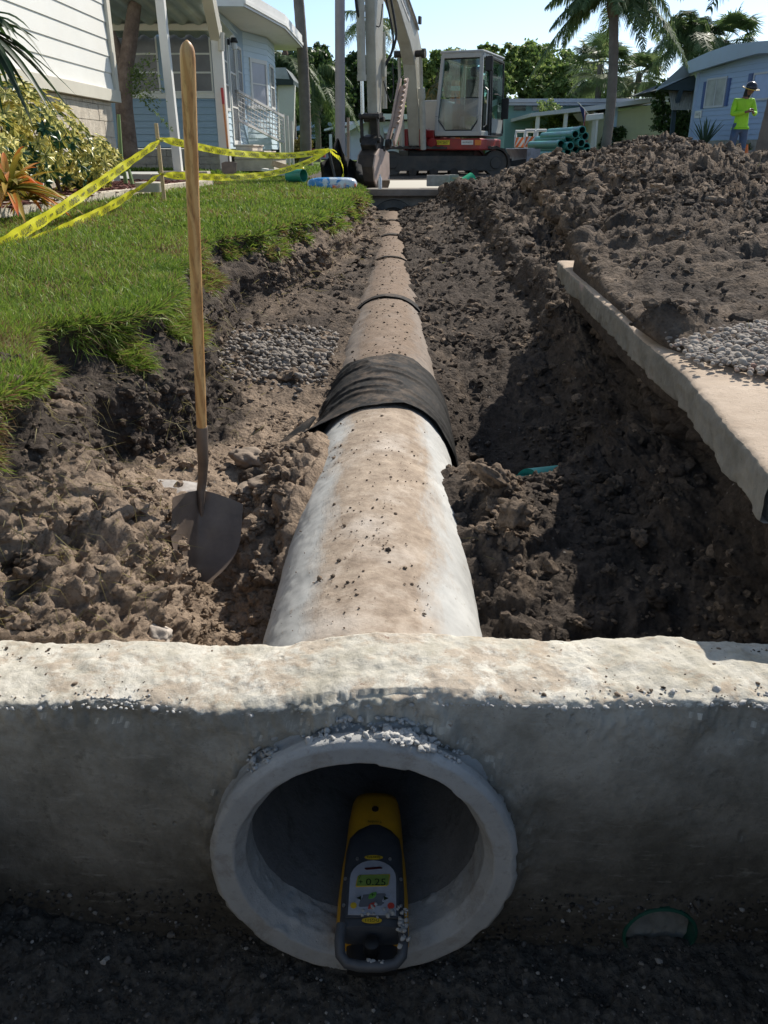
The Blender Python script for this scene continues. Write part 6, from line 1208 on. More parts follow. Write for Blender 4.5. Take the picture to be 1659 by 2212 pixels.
T(1530, 44, 100, 42, 'yellow green tree top showing above the periwinkle house roof', 6000, .2, leaf_mat('leaf_lime', [(0, (.08, .13, .02)), (1, (.34, .36, .06))]), 16, 10, .3)
T(1195, 58, 112, 70, 'light green tree filling the gap between the two broad ones', 9000, .25, MIDL, 30, 31, .05)
T(870, 60, 118, 60, 'dark green tree behind the lower boom', 9000, .27, DARKL, 28, 32, .05)
T(760, 60, 130, 55, 'dark bushy tree filling in behind the grey pole', 9000, .28, DARKL, 28, 33, .03)
T(965, 56, 105, 50, 'mid green tree just left of the excavator cab', 8000, .24, MIDL, 24, 34, .05)
# ------------------------------------------------------------ palms
def palm_mesh(frs, leaflets, mat, parent, name='crown'):
    V, Q, Rn = [], [], []
    for (b0, az, el, L, droop, ll, wl_) in frs:
        d = Vector((math.cos(az), math.sin(az), 0)); pts_ = []; n_ = leaflets
        for i in range(n_+1):
            t = i/n_; x = L*(math.cos(el)*t); z = L*(math.sin(el)*t-droop*t*t); pts_.append(b0+d*x+Vector((0, 0, z)))
        sd = Vector((-d.y, d.x, 0))
        for i in range(n_): # rachis
            w_ = .030*(1-i/n_)+.006; k = len(V); V += [pts_[i]-sd*w_, pts_[i]+sd*w_, pts_[i+1]+sd*w_*.9, pts_[i+1]-sd*w_*.9]; Q.append((k, k+1, k+2, k+3)); Rn += [.75]*4
            if i < n_*.12: continue
            t = i/n_; tt = (pts_[i+1]-pts_[i]).normalized(); l_ = ll*(max(.02, math.sin(math.pi*min(1, .18+t*.80)))**.6)*random.uniform(.8, 1.1); rn = random.betavariate(2, 2.5)
            for s_ in (-1, 1):
                for q in range(2):
                    dirl = (sd*s_*random.uniform(.5, 1.)+tt*random.uniform(.3, .7)+Vector((0, 0, random.uniform(-.6, .05)))).normalized(); p0 = pts_[i]+tt*(q*.5*L/n_); p1 = p0+dirl*l_*.5; p2 = p1+(dirl*.45+Vector((0, 0, -.85))).normalized()*l_*.5; wv = tt*wl_*.5
                    k = len(V); V += [p0-wv, p0+wv, p1+wv, p1-wv, p2-wv*.2, p2+wv*.2]; Q += [(k, k+1, k+2, k+3), (k+3, k+2, k+5, k+4)]; Rn += [rn]*6
    off = root_loc(parent); return link(name, np_mesh(name, np.array([tuple(v-off) for v in V]), np.array(Q), mat, False, {'rnd': Rn}), parent)
def palm(label, pb_, pt_, r0, r1, nf, L, ll, seed, mat=PALML, rings=True, azs=None, dr=(.5, 1.1), wl_=.030, group='palms with feathery drooping fronds', leaflets=52, boot=True):
    random.seed(seed); t = thing('palm_tree', label, 'palm tree', tuple(pb_), group); pb_, pt_ = Vector(pb_), Vector(pt_); pts_ = []; rs_ = []; n_ = 60
    for i in range(n_+1): k = i/n_; pts_.append(pb_.lerp(pt_, k)+Vector((.10*math.sin(k*3), 0, 0))*(1 if rings else .3)); rs_.append((r0+(r1-r0)*k)*(1+.03*(i % 3 == 0)+(.25*max(0, 1-k*18))))
    mb = MB(); mb.tube(pts_, rs_, 18); mb.build('trunk', PBARK, t, smooth=60); top_ = pts_[-1]
    if boot: mb = MB(); mb.tube([top_-Vector((0, 0, .15)), top_+Vector((0, 0, .1)), top_+Vector((0, 0, .45)), top_+Vector((0, 0, .8))], [r1*1.1, r1*1.7, r1*1.4, r1*.5], 14); mb.build('boot', plain('palm_boot', (.18, .11, .075), .95, 0, .4, 6, .9, 16, bd=.03), t, smooth=60)
    fr_ = []
    for i in range(nf):
        az = (azs[i % len(azs)]+random.uniform(-.3, .3)) if azs else 2.4*i+random.uniform(-.3, .3); el = random.uniform(-.1, 1.25); fr_.append((top_+Vector((0, 0, .3+.25*random.random())), az, el, L*random.uniform(.8, 1.1), random.uniform(*dr), ll, wl_))
    palm_mesh(fr_, leaflets, mat, t); return t
def pbase(px, py, Y, g=None): q = PY(px, py, Y); return Vector((q.x, Y, G0 if g is None else g))
a = pbase(661, 345, 24); b_ = PY(628, -95, 24); palm('tall grey palm trunk left of the pole, its crown above the picture', a, (b_.x, 24, b_.z+.9), .155, .12, 14, 2.8, .6, 11)
q = PY(617, 168, 30); palm('queen palm behind the white eaves with a brown boot, leftmost of the far palms', pbase(627, 300, 30), (q.x, 30, q.z), .16, .13, 20, 1.5, .5, 12, dr=(.6, 1.2))
q = PY(676, 205, 33); palm('shorter palm with a thin leaning trunk behind the tall grey trunk', pbase(685, 310, 33), (q.x, 33, q.z), .11, .08, 16, 2.0, .6, 13, dr=(.7, 1.3))
q = PY(1324, 22, 22); palm('big palm in front of the yellow house, fronds hanging at the top of the picture', (PY(1308, 300, 22).x, 22, G0), (q.x, 22, q.z), .12, .105, 26, 1.75, .55, 14, dr=(.6, 1.2), leaflets=64)
q = PY(1486, 108, 33); palm('feathery palm behind the gable of the periwinkle house', pbase(1483, 180, 33), (q.x, 33, q.z), .13, .12, 24, 1.9, .65, 15, dr=(.6, 1.15), leaflets=60)
q = PY(1722, -90, 15.5); pz = PY(1646, 338, 15.5); palm('leaning palm trunk at the right edge of the picture', (pz.x, 15.5, G0), (q.x, 15.5, q.z), .17, .13, 14, 2.4, .6, 16, dr=(.5, 1.0))
q = PY(985, 190, 36); palm('small palm with dead orange fronds between the boom and the cab', pbase(985, 300, 36), (q.x, 36, q.z), .2, .16, 18, 1.9, .55, 17, dr=(.7, 1.3), mat=leaf_mat('palm_dry', [(0, (.05, .07, .02)), (.6, (.12, .13, .04)), (1, (.45, .22, .05))]))
q = PY(800, 80, 40); palm('distant palm top behind the excavator stick', pbase(800, 300, 40), (q.x, 40, q.z), .16, .12, 12, 2.0, .6, 18, dr=(.5, 1.0), leaflets=26)
def fan_palm(label, pb_, pt_, r_, nf, L, seed):
    random.seed(seed); t = thing('palm_tree', label, 'palm tree', tuple(pb_), 'cabbage palms with round fan leaves'); pb_, pt_ = Vector(pb_), Vector(pt_); mb = MB(); mb.tube([pb_.lerp(pt_, k/12) for k in range(13)], r_, 14); mb.build('trunk', PBARK, t, smooth=60); V, Q, Rn = [], [], []
    for i in range(nf):
        d = Vector((random.gauss(0, 1), random.gauss(0, 1), random.uniform(-.75, 1.2))).normalized(); p0 = pt_; c = p0+d*L*random.uniform(.55, .75)-Vector((0, 0, .08)); s = d.cross(Vector((0, 0, 1))).normalized(); u = s.cross(d); rn = random.betavariate(2, 3)+(.2 if d.z < -.3 else 0)
        k = len(V); V += [p0-s*.015, p0+s*.015, c+s*.012, c-s*.012]; Q.append((k, k+1, k+2, k+3)); Rn += [.8]*4
        for j in range(26):
            an = -1.75+3.5*j/25; q = (d*math.cos(an)+s*math.sin(an)-u*.12).normalized(); l_ = L*.62*random.uniform(.85, 1.1); e = c+q*l_-Vector((0, 0, .25*l_*random.random()+.1*l_)); m_ = c+q*l_*.6; w_ = q.cross(u).normalized()*.026; k = len(V); V += [c, c+w_*.3, m_+w_, m_-w_, e, e+w_*.15]; Q += [(k, k+1, k+2, k+3), (k+3, k+2, k+5, k+4)]; Rn += [min(1, rn)]*6
    off = Vector(t.location); link('crown', np_mesh('crown', np.array([tuple(v-off) for v in V]), np.array(Q), PALML, False, {'rnd': Rn}), t); return t
for px_, py_, Y, L, lab_, sd_ in ((1381, 158, 40, 1.0, 'small round headed cabbage palm against white sky, right of the big palm', 21), (1298, 140, 38, 1.25, 'cabbage palm partly hidden behind the big palm trunk', 22), (1345, 190, 46, .8, 'lowest cabbage palm over the yellow house roof', 24), (1568, 88, 34, 1.15, 'bushy cabbage palm behind the feathery palm and blue roof', 23)):
    q = PY(px_, py_, Y); fan_palm(lab_, (q.x, Y, G0), (q.x, Y, q.z), .13, 46, L, sd_)
# ------------------------------------------------------------ garden plants on the left
def leaf_mesh(P, D, N, L, W, rnd, mat, name, parent):
    n = len(P); D = D/np.linalg.norm(D, axis=1)[:, None]; s = np.cross(D, N); s /= np.linalg.norm(s, axis=1)[:, None]+1e-9; u = np.cross(s, D); L = L[:, None]; W = W[:, None]
    m0 = P; m1 = P+D*L*.5+u*L*.10; m2 = P+D*L-u*L*.06; e1 = P+D*L*.48+s*W*.5-u*W*.10; e2 = P+D*L*.48-s*W*.5-u*W*.10
    V = np.stack([m0, e1, m2, m1, m0, m1, m2, e2], 1).reshape(-1, 3); Q = np.arange(n*8).reshape(-1, 4)
    return link(name, np_mesh(name, V-np.array(root_loc(parent)), Q, mat, True, {'rnd': np.repeat(rnd, 8), 'tip': np.tile([.2, 1, .8, 0, .2, 0, .8, 1], n)}), parent)
def varieg():
    m, nt, b = newmat('variegated_leaf'); n = NT(nt); r = n.attr('rnd'); e = n.math('ADD', n.attr('tip'), n.math('MULTIPLY', n.math('SUBTRACT', n.noise(30), .5), .9)); g_ = n.ramp(r, [(0, (.02, .07, .03)), (1, (.09, .16, .035))]); y = n.ramp(r, [(0, (.42, .42, .08)), (1, (.85, .74, .24))])
    c = n.mix(n.ramp(e, [(.22, 0), (.5, 1)]), g_, y); c = n.mix(n.ramp(r, [(.18, 1), (.24, 0)]), c, (.03, .10, .04)); tr_ = nt.nodes.new('ShaderNodeBsdfTranslucent'); mx = nt.nodes.new('ShaderNodeMixShader'); mx.inputs[0].default_value = .25; nt.links.new(c, tr_.inputs[0]); setp(b, col=c, rough=.35, spec=.5); nt.links.new(b.outputs[0], mx.inputs[1]); nt.links.new(tr_.outputs[0], mx.inputs[2]); nt.links.new(mx.outputs[0], nt.nodes['Material Output'].inputs[0]); return m
bu = thing('shrub', 'big bushy shrub with yellow and green variegated leaves in the flower bed', 'shrub', (-3.7, 8.7, -.4))
P, D, N, L, W, Rr = [], [], [], [], [], []; blobs = [(-3.62, 7.5, .02, .40, .42), (-3.62, 8.4, .18, .48, .50), (-3.68, 9.4, .08, .45, .50), (-3.62, 10.3, -.08, .40, .32), (-3.66, 8.0, -.12, .5, .3), (-3.64, 7.0, -.05, .36, .34)]
for bx_, by_, bz_, r1, r2 in blobs:
    for i in range(190):
        d = rng.normal(size=3); d /= np.linalg.norm(d); 
        if d[0] < -.6: continue
        c = np.array([bx_, by_, bz_])+d*np.array([r1, r1*1.15, r2])*rng.uniform(.6, 1.05); ax_ = d+np.array([.15, -.2, .5]); ax_ /= np.linalg.norm(ax_); a_ = np.cross(ax_, rng.normal(size=3)); a_ /= np.linalg.norm(a_); b2 = np.cross(ax_, a_); rn = rng.random()
        for k in range(8): an = k*6.283/8; q = a_*math.cos(an)+b2*math.sin(an); P.append(c); D.append(q*.85+ax_*.25-np.array([0, 0, .3])); N.append(ax_); L.append(rng.uniform(.07, .115)); W.append(rng.uniform(.032, .05)); Rr.append(np.clip(rn+rng.normal(0, .1), 0, 1))
leaf_mesh(np.array(P), np.array(D), np.array(N), np.array(L), np.array(W), np.array(Rr), varieg(), 'leaves', bu)
mb = MB()
for bx_, by_, bz_, r1, r2 in blobs:
    for k in range(4): mb.tube([(bx_+.1, by_, -.45), (bx_+random.uniform(-.1, .1), by_+random.uniform(-.15, .15), bz_-.2), (bx_+random.uniform(-.3, .3), by_+random.uniform(-.3, .3), bz_+.2)], [.014, .010, .005], 6)
mb.build('stems', BARK, bu)
def strap_plant(label, c, n, L, W, mat, seed, el=(.1, 1.2), droop=.7, name='plant', cat='plant', azr=(0, 6.28)):
    r_ = random.Random(seed); t = thing(name, label, cat, tuple(c)); V, Q, Rn = [], [], []; c = Vector(c)
    for i in range(n):
        az = r_.uniform(*azr); e = r_.uniform(*el); l_ = L*r_.uniform(.7, 1.1); d = Vector((math.cos(az), math.sin(az), 0)); s = Vector((-d.y, d.x, 0)); rn = r_.random(); K_ = 8; prev = None; dp = droop*r_.uniform(.5, 1.4)
        for j in range(K_+1):
            k = j/K_; p_ = c+d*(l_*math.cos(e)*k)+Vector((0, 0, l_*(math.sin(e)*k-dp*k*k))); w_ = W*.5*(math.sin(math.pi*min(1, .15+.85*k))**.7)+.001; V += [p_-s*w_+Vector((0, 0, w_*.5)), p_, p_+s*w_+Vector((0, 0, w_*.5))]; Rn += [min(1, max(0, rn*.6+k*.4))]*3
            if j: b = len(V)-6; Q += [(b, b+1, b+4, b+3), (b+1, b+2, b+5, b+4)]
    link('leaves', np_mesh('leaves', np.array([tuple(v-c) for v in V]), np.array(Q), mat, True, {'rnd': Rn, 'tip': [1]*len(V)}), t); return t
BROM = leaf_mat('bromeliad_leaf', [(0, (.06, .09, .02)), (.35, (.20, .18, .03)), (.6, (.45, .30, .05)), (.85, (.62, .16, .04)), (1, (.55, .07, .04))], .3); DRAC = leaf_mat('dracaena_leaf', [(0, (.010, .030, .014)), (.7, (.025, .06, .022)), (1, (.07, .13, .03))], .25)
strap_plant('orange and green bromeliad at the left edge of the flower bed', PY(20, 412, 6.5), 60, .50, .05, BROM, 31, (.0, 1.25), .5)
strap_plant('dull red bromeliad low in front of the variegated shrub', PY(62, 432, 6.9), 34, .30, .035, BROM, 32, (.05, 1.1), .5)
dr_ = strap_plant('dark green strap leaved plant hanging in at the top left corner', PY(-52, 62, 5.0), 80, .44, .036, DRAC, 33, (-.5, 1.3), .75)
mb = MB(); q = PY(-52, 62, 5.0); mb.tube([(q.x-.25, q.y, -.42), (q.x-.12, q.y, .1), tuple(q)], [.04, .035, .03], 10); mb.build('stem', BARK, dr_, smooth=60)
# trunk with sprouting twigs between the houses
tt_ = thing('tree', 'brown tree trunk with leafy side shoots standing between the two houses', 'tree', tuple(PY(276, 330, 15.0))); mb = MB()
mb.tube([PY(278, 345, 15.0), PY(274, 290, 15.0), PY(268, 230, 15.0), PY(268, 160, 15.0), PY(279, 100, 15.0), PY(286, 50, 15.0), PY(292, 5, 15.0)], [.17, .15, .14, .125, .12, .11, .10], 16); mb.tube([PY(270, 160, 15.0), PY(255, 110, 15.0), PY(240, 70, 15.0)], [.09, .08, .07], 12)
mb.build('trunk', plain('flaky_bark', (.15, .11, .09), .95, 0, .45, 7, .9, 22, dirt=(.30, .24, .2), dirtamt=.6, bd=.03), tt_, smooth=60)
P, D = [], []
for i in range(26):
    p0 = np.array(PY(280, random.uniform(150, 210), 13.85)); d = np.array([random.uniform(.4, 1.), random.uniform(-.5, .2), random.uniform(-.25, .7)]); d /= np.linalg.norm(d); l_ = random.uniform(.25, .62)
    for k in range(26): t_ = random.random(); P.append(p0+d*l_*t_+np.array([0, 0, -.12*t_*t_])+rng.normal(0, .03, 3)); D.append(d+rng.normal(0, .9, 3))
for i in range(70): t_ = i/70; P.append(np.array(PY(300+75*t_, 215+70*t_**1.2, 13.6))+rng.normal(0, .008, 3)); D.append(rng.normal(0, 1, 3))
n = len(P); leaf_mesh(np.array(P), np.array(D), rng.normal(size=(n, 3)), rng.uniform(.035, .06, n), rng.uniform(.015, .026, n), rng.beta(2, 3, n), MIDL, 'leaves', tt_)
ct = thing('cactus', 'thin upright green cactus stems growing beside the brown trunk', 'cactus', tuple(PY(278, 396, 11.6)))
for px0, py0, px1, py1 in ((264, 380, 256, 247), (272, 396, 268, 366), (286, 398, 278, 366)): mb = MB(); mb.tube([PY(px0, py0, 11.6), PY(px1, py1, 11.6)], [.03, .022], 5); mb.build('stem', plain('cactus_green', (.16, .24, .09), .6), ct)
# shrubs and grass tufts far right, porch bush
tree('dark bushy shrub in the shade of the far porch', (PY(1480, 300, 29.8).x, 29.8, G0), 2.0, [(0, 0, .9, .6, .5), (-.6, 0, 1.3, .5, .5), (.4, .1, 1.3, .5, .45), (-.3, 0, .6, .5, .4), (-.9, 0, 1.9, .35, .5)], 5000, .1, DARKL, .06, 'shrub', name='shrub')
tree('thin leafy shrub standing under the white porch roof', (PY(1195, 300, 34.5).x, 34.5, G0), 2.0, [(0, 0, 1.6, .5, .4), (-.4, 0, 1.1, .45, .4), (.5, .2, 1.2, .5, .5), (.1, 0, .7, .4, .3), (-.3, 0, 1.9, .4, .3)], 2200, .09, MIDL, .05, 'shrub', name='shrub')
tree('low dark shrub behind the flag', (PY(1318, 300, 32.9).x, 32.8, G0), 1.2, [(0, 0, .6, .35, .4), (.2, 0, .9, .3, .3)], 1500, .09, DARKL, .05, 'shrub', name='shrub')
for px_, l_ in ((1140, 'low bright green bush right of the barricades'), (1560, 'low green bush by the blue house wall, left of the worker'), (1612, 'low green bush between the worker and the leaning palm')):
    tree(l_, (PY(px_, 300, 27.5 if px_ > 1300 else 36).x, 25.5 if px_ > 1500 else 36, G0), .7, [(0, 0, .35, .35, .28), (.35, 0, .3, .3, .25), (-.3, 0, .3, .3, .22)], 1400, .08, MIDL, .03, 'bush', name='bush')
SPK = leaf_mat('spiky_leaf', [(0, (.04, .08, .05)), (1, (.12, .18, .10))]); strap_plant('spiky grey green plant behind the top of the spoil heap', PY(1520, 318, 26.2), 30, 1.0, .05, SPK, 35, (.7, 1.45), .15)
tree('small yellow green bush by the far red ornament', (PY(642, 318, 30).x, 30, G0), .7, [(0, 0, .4, .4, .3), (.2, 0, .6, .3, .25)], 1800, .09, leaf_mat('leaf_straw', [(0, (.12, .12, .03)), (1, (.36, .30, .09))]), .03, 'bush', name='bush')
# ------------------------------------------------------------ caution tape on stakes
TAPE = plain('caution_tape', (.78, .76, .05), .35, 0, .08, 3, .15, 20, spec=.5); TPR = plain('tape_print', (.045, .05, .02), .5, 0, .1, 5, 0)
nt = TAPE.node_tree; b = nt.nodes['Principled BSDF']; tr_ = nt.nodes.new('ShaderNodeBsdfTranslucent'); tr_.inputs[0].default_value = (.85, .8, .05, 1); mx = nt.nodes.new('ShaderNodeMixShader'); mx.inputs[0].default_value = .4
nt.links.new(b.outputs[0], mx.inputs[1]); nt.links.new(tr_.outputs[0], mx.inputs[2]); nt.links.new(mx.outputs[0], nt.nodes['Material Output'].inputs[0])
SA0 = PY(358, 456, 9.3); SA1 = PY(345, 266, 9.3); SA1.x = SA0.x-.01
sa = thing('wooden_stake', 'pale square wooden stake in the lawn holding four runs of caution tape', 'stake', tuple(SA0)); mb = MB(); mb.beam(SA0-Vector((0, 0, .1)), SA1, .036, .022, (0, 1, 0)); mb.build('shaft', PINE, sa, bevel=.002)
SB0 = PY(728, 402, 13.3); SB1 = PY(709, 322, 13.3); rod('dark_stake', SB0, SB1, .02, BLK, 'black leaning stake with tape knotted to its top beside the bucket', 'stake', 8)
def ribbon(name, ctrl, w_, label, words, twist=0, group='strands of caution tape', tsz=.056, N_=120, tilt=0):
    ctrl = [Vector(c) for c in ctrl]; pts_ = []
    for i in range(len(ctrl)-1):
        p0, p1, p2, p3 = ctrl[max(0, i-1)], ctrl[i], ctrl[i+1], ctrl[min(len(ctrl)-1, i+2)]
        for k in range(N_//(len(ctrl)-1)): t_ = k/(N_//(len(ctrl)-1)); pts_.append(.5*((2*p1)+(p2-p0)*t_+(2*p0-5*p1+4*p2-p3)*t_**2+(3*p1-p0-3*p2+p3)*t_**3))
    pts_.append(ctrl[-1]); n_ = len(pts_); cum = [0]
    for i in range(1, n_): cum.append(cum[-1]+(pts_[i]-pts_[i-1]).length)
    tot = cum[-1]
    def frame(s_):
        s_ = min(max(s_, 0), tot-1e-5); i = max(0, min(n_-2, int(np.searchsorted(cum, s_, 'right')-1))); f_ = (s_-cum[i])/(cum[i+1]-cum[i]+1e-9); p_ = pts_[i].lerp(pts_[i+1], f_); t_ = (pts_[i+1]-pts_[i]).normalized(); up = Vector((0, 0, 1)); sd = t_.cross(up).normalized(); v_ = sd.cross(t_).normalized(); a = tilt+twist*math.sin(s_/tot*6.3*1.3)+.12*math.sin(s_*5)
        pinch = min(1, .35+s_/.5, .35+(tot-s_)/.5); v2 = (v_*math.cos(a)+sd*math.sin(a)); return p_, v2*pinch, t_
    V = []; M_ = 5; NN = 160
    for i in range(NN+1):
        p_, v_, t_ = frame(tot*i/NN); nrm_ = v_.cross(t_).normalized()
        for j in range(M_): q = j/(M_-1)-.5; V.append(p_+v_*(q*w_)+nrm_*(.004*math.sin(i*.5+q*5)))
    fs = [(i*M_+j, i*M_+j+1, (i+1)*M_+j+1, (i+1)*M_+j) for i in range(NN) for j in range(M_-1)]
    mb = MB(); mb.add(V, fs); o = mb.build(name, TAPE, None, smooth=60, loc=tuple(pts_[0]), fix=False); tag(o, label, 'tape', group)
    s_ = .30; k = 0
    while s_ < tot-.35:
        wd_ = words[k % len(words)]; sc = tsz*(.55 if wd_.islower() else 1); wl = len(wd_)*sc*.62; s0 = s_+wl/2
        def place(a, b_, c_, s0=s0):
            p_, v_, t_ = frame(s0-a); n2 = v_.cross(t_).normalized(); return p_-v_*b_+n2*(.0065 if n2.dot(p_) < 0 else -.0065)+n2*0
        text_mesh(wd_, sc, TPR, 'lettering', place, o, res=1, bold=.025); s_ += wl+(.06 if k % 3 else .11); k += 1
    return o
WRD = ['CAUTION', 'CUIDADO', 'caution']
ribbon('caution_tape', [PY(-190, 632, 3.2), PY(0, 528, 4.7), PY(120, 458, 6.0), PY(230, 385, 7.4), PY(345, 305, 9.27)], .078, 'upper caution tape strand slanting from the left edge up to the pale stake', WRD, .15)
ribbon('caution_tape', [PY(-190, 625, 3.0), PY(0, 548, 4.5), PY(120, 503, 5.7), PY(240, 445, 7.3), PY(348, 376, 9.27)], .072, 'lower caution tape strand slanting from the left edge to the pale stake', WRD, .35, tilt=.3)
ribbon('caution_tape', [PY(346, 300, 9.28), PY(400, 311, 9.9), PY(500, 330, 11.2), PY(600, 336, 12.3), PY(660, 333, 12.8), PY(710, 322, 13.28)], .078, 'upper caution tape strand sagging from the pale stake to the black stake', WRD, .12, tsz=.058)
ribbon('caution_tape', [PY(349, 377, 9.28), PY(400, 380, 9.9), PY(490, 383, 11.2), PY(580, 376, 12.2), PY(650, 356, 12.8), PY(711, 326, 13.26)], .078, 'lower caution tape strand sagging from the pale stake to the black stake', WRD, .12, tsz=.058)
ribbon('caution_tape', [PY(712, 324, 13.25), PY(722, 334, 13.3), PY(735, 345, 13.4), PY(742, 372, 13.5), PY(736, 390, 13.5)], .07, 'loose crumpled caution tape end hanging from the black stake', [], .9)
ribbon('caution_tape', [PY(690, 336, 13.2), PY(700, 328, 13.2), PY(712, 323, 13.2), PY(722, 325, 13.2), PY(728, 330, 13.2)], .04, 'knotted bow of caution tape on top of the black stake', [], .9)
for i, (px, py) in enumerate(((345, 303), (350, 375))): c = PY(px, py, 9.285); mb = MB(); mb.tube([c+Vector((-.028, -.02, .012)), c+Vector((.028, -.022, -.010)), c+Vector((.03, .02, 0)), c+Vector((-.03, .02, .004)), c+Vector((-.028, -.02, .012))], .010, 6); mb.build('tape_knot', plain('tape_knot', (.35, .33, .06), .5), sa)
# dark fabric silt fence bundle by the black stake
mb = MB(); c = PY(735, 392, 13.6); V = []; 
for i in range(26):
    for j in range(12):
        a = i/25; z_ = j/11; V.append((c.x-.30+.62*a+.06*math.sin(i*1.3)*(1-z_), c.y+.10*math.sin(i*.9+j*.4)+.05, c.z-.02+z_*(.42+.22*math.exp(-((a-.42)/.12)**2)-.30*abs(a-.45))))
mb.add(V, [(i*12+j, i*12+j+1, (i+1)*12+j+1, (i+1)*12+j) for i in range(25) for j in range(11)]); o = mb.build('silt_fence_bundle', FAB, None, smooth=60, loc=tuple(c), fix=False); tag(o, 'crumpled black fabric heap around the leaning black stake', 'fabric')
# blue wrapped bundle, bottle, cup, green pipe cut-offs, debris
bp_ = thing('wrapped_pack', 'blue and white plastic wrapped pack lying at the lawn edge before the bucket', 'pack', tuple(PY(715, 413, 13.0)))
m, nt, b = newmat('pack_wrap'); n = NT(nt); c1 = n.mix(n.ramp(n.noise(5, 3, .5, dist=1.2), [(.44, 0), (.5, 1)]), (.04, .25, .62), (.62, .70, .78)); c1 = n.mix(n.ramp(n.noise(3.2, 2, .5), [(.64, 0), (.68, 1)]), c1, (.75, .16, .04)); setp(b, col=c1, rough=.25, spec=.6, nrm=n.bump(n.noise(14, 5), .4, .02)); PK = m
v, f = rock_protos(1, 4, .06, 610, .95)[0]; v = np.sign(v)*np.abs(v)**.55; v = v*np.array([.36, .17, .115]); q = PY(718, 398, 13.0); link('wrap', np_mesh('wrap', v+np.array(q)-np.array(bp_.location), f, PK, True), bp_)
def bottle(px, py, Y, h_, label, col=(.75, .78, .8)):
    q = PY(px, py, Y); t = thing('bottle', label, 'bottle', tuple(q)); mb = MB(); mb.lathe([(0, 0), (.032, 0), (.033, h_*.7), (.014, h_*.85), (.014, h_*.93)], q, (0, 0, 1), 16); mb.build('body', plain('clear_plastic', col, .2, 0, .1, 5, 0, spec=.7), t, smooth=50); mb = MB(); mb.lathe([(.016, h_*.91), (.016, h_), (0, h_)], q, (0, 0, 1), 12); mb.build('cap', WHITE, t)
bottle(821, 408, 15.6, .24, 'clear plastic bottle standing beside the bucket on the concrete lid')
q = PY(702, 388, 13.9); mb = MB(); mb.lathe([(.03, -.07), (.042, .07), (.040, .07), (.028, -.065)], q, (.7, .3, .5), 18); o = mb.build('cup', plain('clear_cup', (.6, .62, .62), .25), None, smooth=40, loc=tuple(q)); tag(o, 'clear plastic cup lying on the grass by the black stake', 'cup')
q = PY(640, 380, 14.6); mb = MB(); mb.lathe([(.10, -.16), (.10, .16), (.094, .16), (.094, -.16)], q, (.80, -.55, .05), 28, closed=True); o = mb.build('plastic_pipe', GREENP, None, smooth=40, loc=tuple(q)); tag(o, 'short cut of green plastic pipe lying on the yard grass', 'pipe')
q = PY(1003, 398, 16.2); mb = MB(); mb.lathe([(.12, -.3), (.12, .2), (.113, .2), (.113, -.3)], q, (.75, .45, .42), 28, closed=True); o = mb.build('plastic_pipe', plain('pvc_bright', (.02, .42, .20), .35), None, smooth=40, loc=tuple(q)); tag(o, 'bright green pipe end sticking out beside the far concrete blocks', 'pipe')
def board(px, py, Y, dims, rot, mat, label, name='board', cat='board'): q = PY(px, py, Y); mb = MB(); mb.box(q, dims, Matrix.Rotation(rot[0], 3, 'Z') @ Matrix.Rotation(rot[1], 3, 'Y')); o = mb.build(name, mat, None, loc=tuple(q), bevel=.004); return tag(o, label, cat)
board(600, 371, 17.2, (.62, .16, .05), (-.3, .12), WHITE, 'white board leaning on the debris beside the steps'); board(612, 360, 17.5, (.42, .3, .10), (.3, .3), plain('scrap_wood', (.42, .32, .22), .8), 'tan scrap board in the debris beside the steps'); board(624, 376, 17.0, (.7, .12, .04), (.15, -.02), RAIL, 'grey trim board lying flat in front of the debris', 'trim_board')
v, f = rock_protos(1, 3, .5, 620, .5)[0]; q = PY(636, 366, 17.1); me = np_mesh('yellow_scrap', v*np.array([.24, .16, .12]), f, TAPE, False); o = link('yellow_scrap', me, None, q); tag(o, 'crumpled yellow plastic lying on the boards beside the steps', 'plastic')
# orange handled shovel leaning on the carport post
t = thing('shovel', 'small shovel with red and orange handle leaning on the second carport post', 'shovel', tuple(PY(495, 366, 15.1))); a, b_, c = PY(479, 190, 15.35), PY(492, 318, 15.2), PY(495, 352, 15.12)
mb = MB(); mb.tube([a, a.lerp(b_, .27)], .022, 10); mb.build('grip', plain('tool_red', (.45, .03, .02), .4), t, smooth=50); mb = MB(); mb.tube([a.lerp(b_, .272), b_], .018, 10); mb.build('handle', plain('tool_orange', (.62, .24, .08), .5), t, smooth=50); mb = MB(); mb.tube([b_, c], .015, 8); mb.build('socket', STEEL, t, smooth=50)
mb = MB(); s_ = [PY(478, 352, 15.1), PY(487, 349, 15.1), PY(502, 349, 15.1), PY(511, 352, 15.1), PY(510, 372, 15.05), PY(495, 384, 15.0), PY(480, 372, 15.05)]; mb.prism(s_, (0, .02, 0)); mb.build('blade', STEEL, t)
# far red ornament with white wheels
t = thing('lawn_ornament', 'small red lawn cart with a white wheel in front of the far white house', 'ornament', tuple(PY(680, 338, 40))); mb = MB(); a, b_ = PY(660, 327, 40), PY(702, 322, 40); mb.bx(a.x, b_.x, 40, 40.6, a.z, b_.z+.02); a, b_ = PY(672, 340, 40), PY(701, 326, 40); mb.bx(a.x+.2, b_.x, 40.05, 40.5, a.z, b_.z); mb.build('body', XR, t); mb = MB(); q = PY(665, 334, 39.95); mb.lathe([(0, -.03), (.16, -.03), (.16, .03), (0, .03)], q, (0, 1, 0), 20); mb.build('wheel', WHITE, t, smooth=40); mb = MB(); mb.lathe([(0, -.05), (.05, -.05), (.05, 0)], q, (0, 1, 0), 12); mb.build('hub', BLK, t)
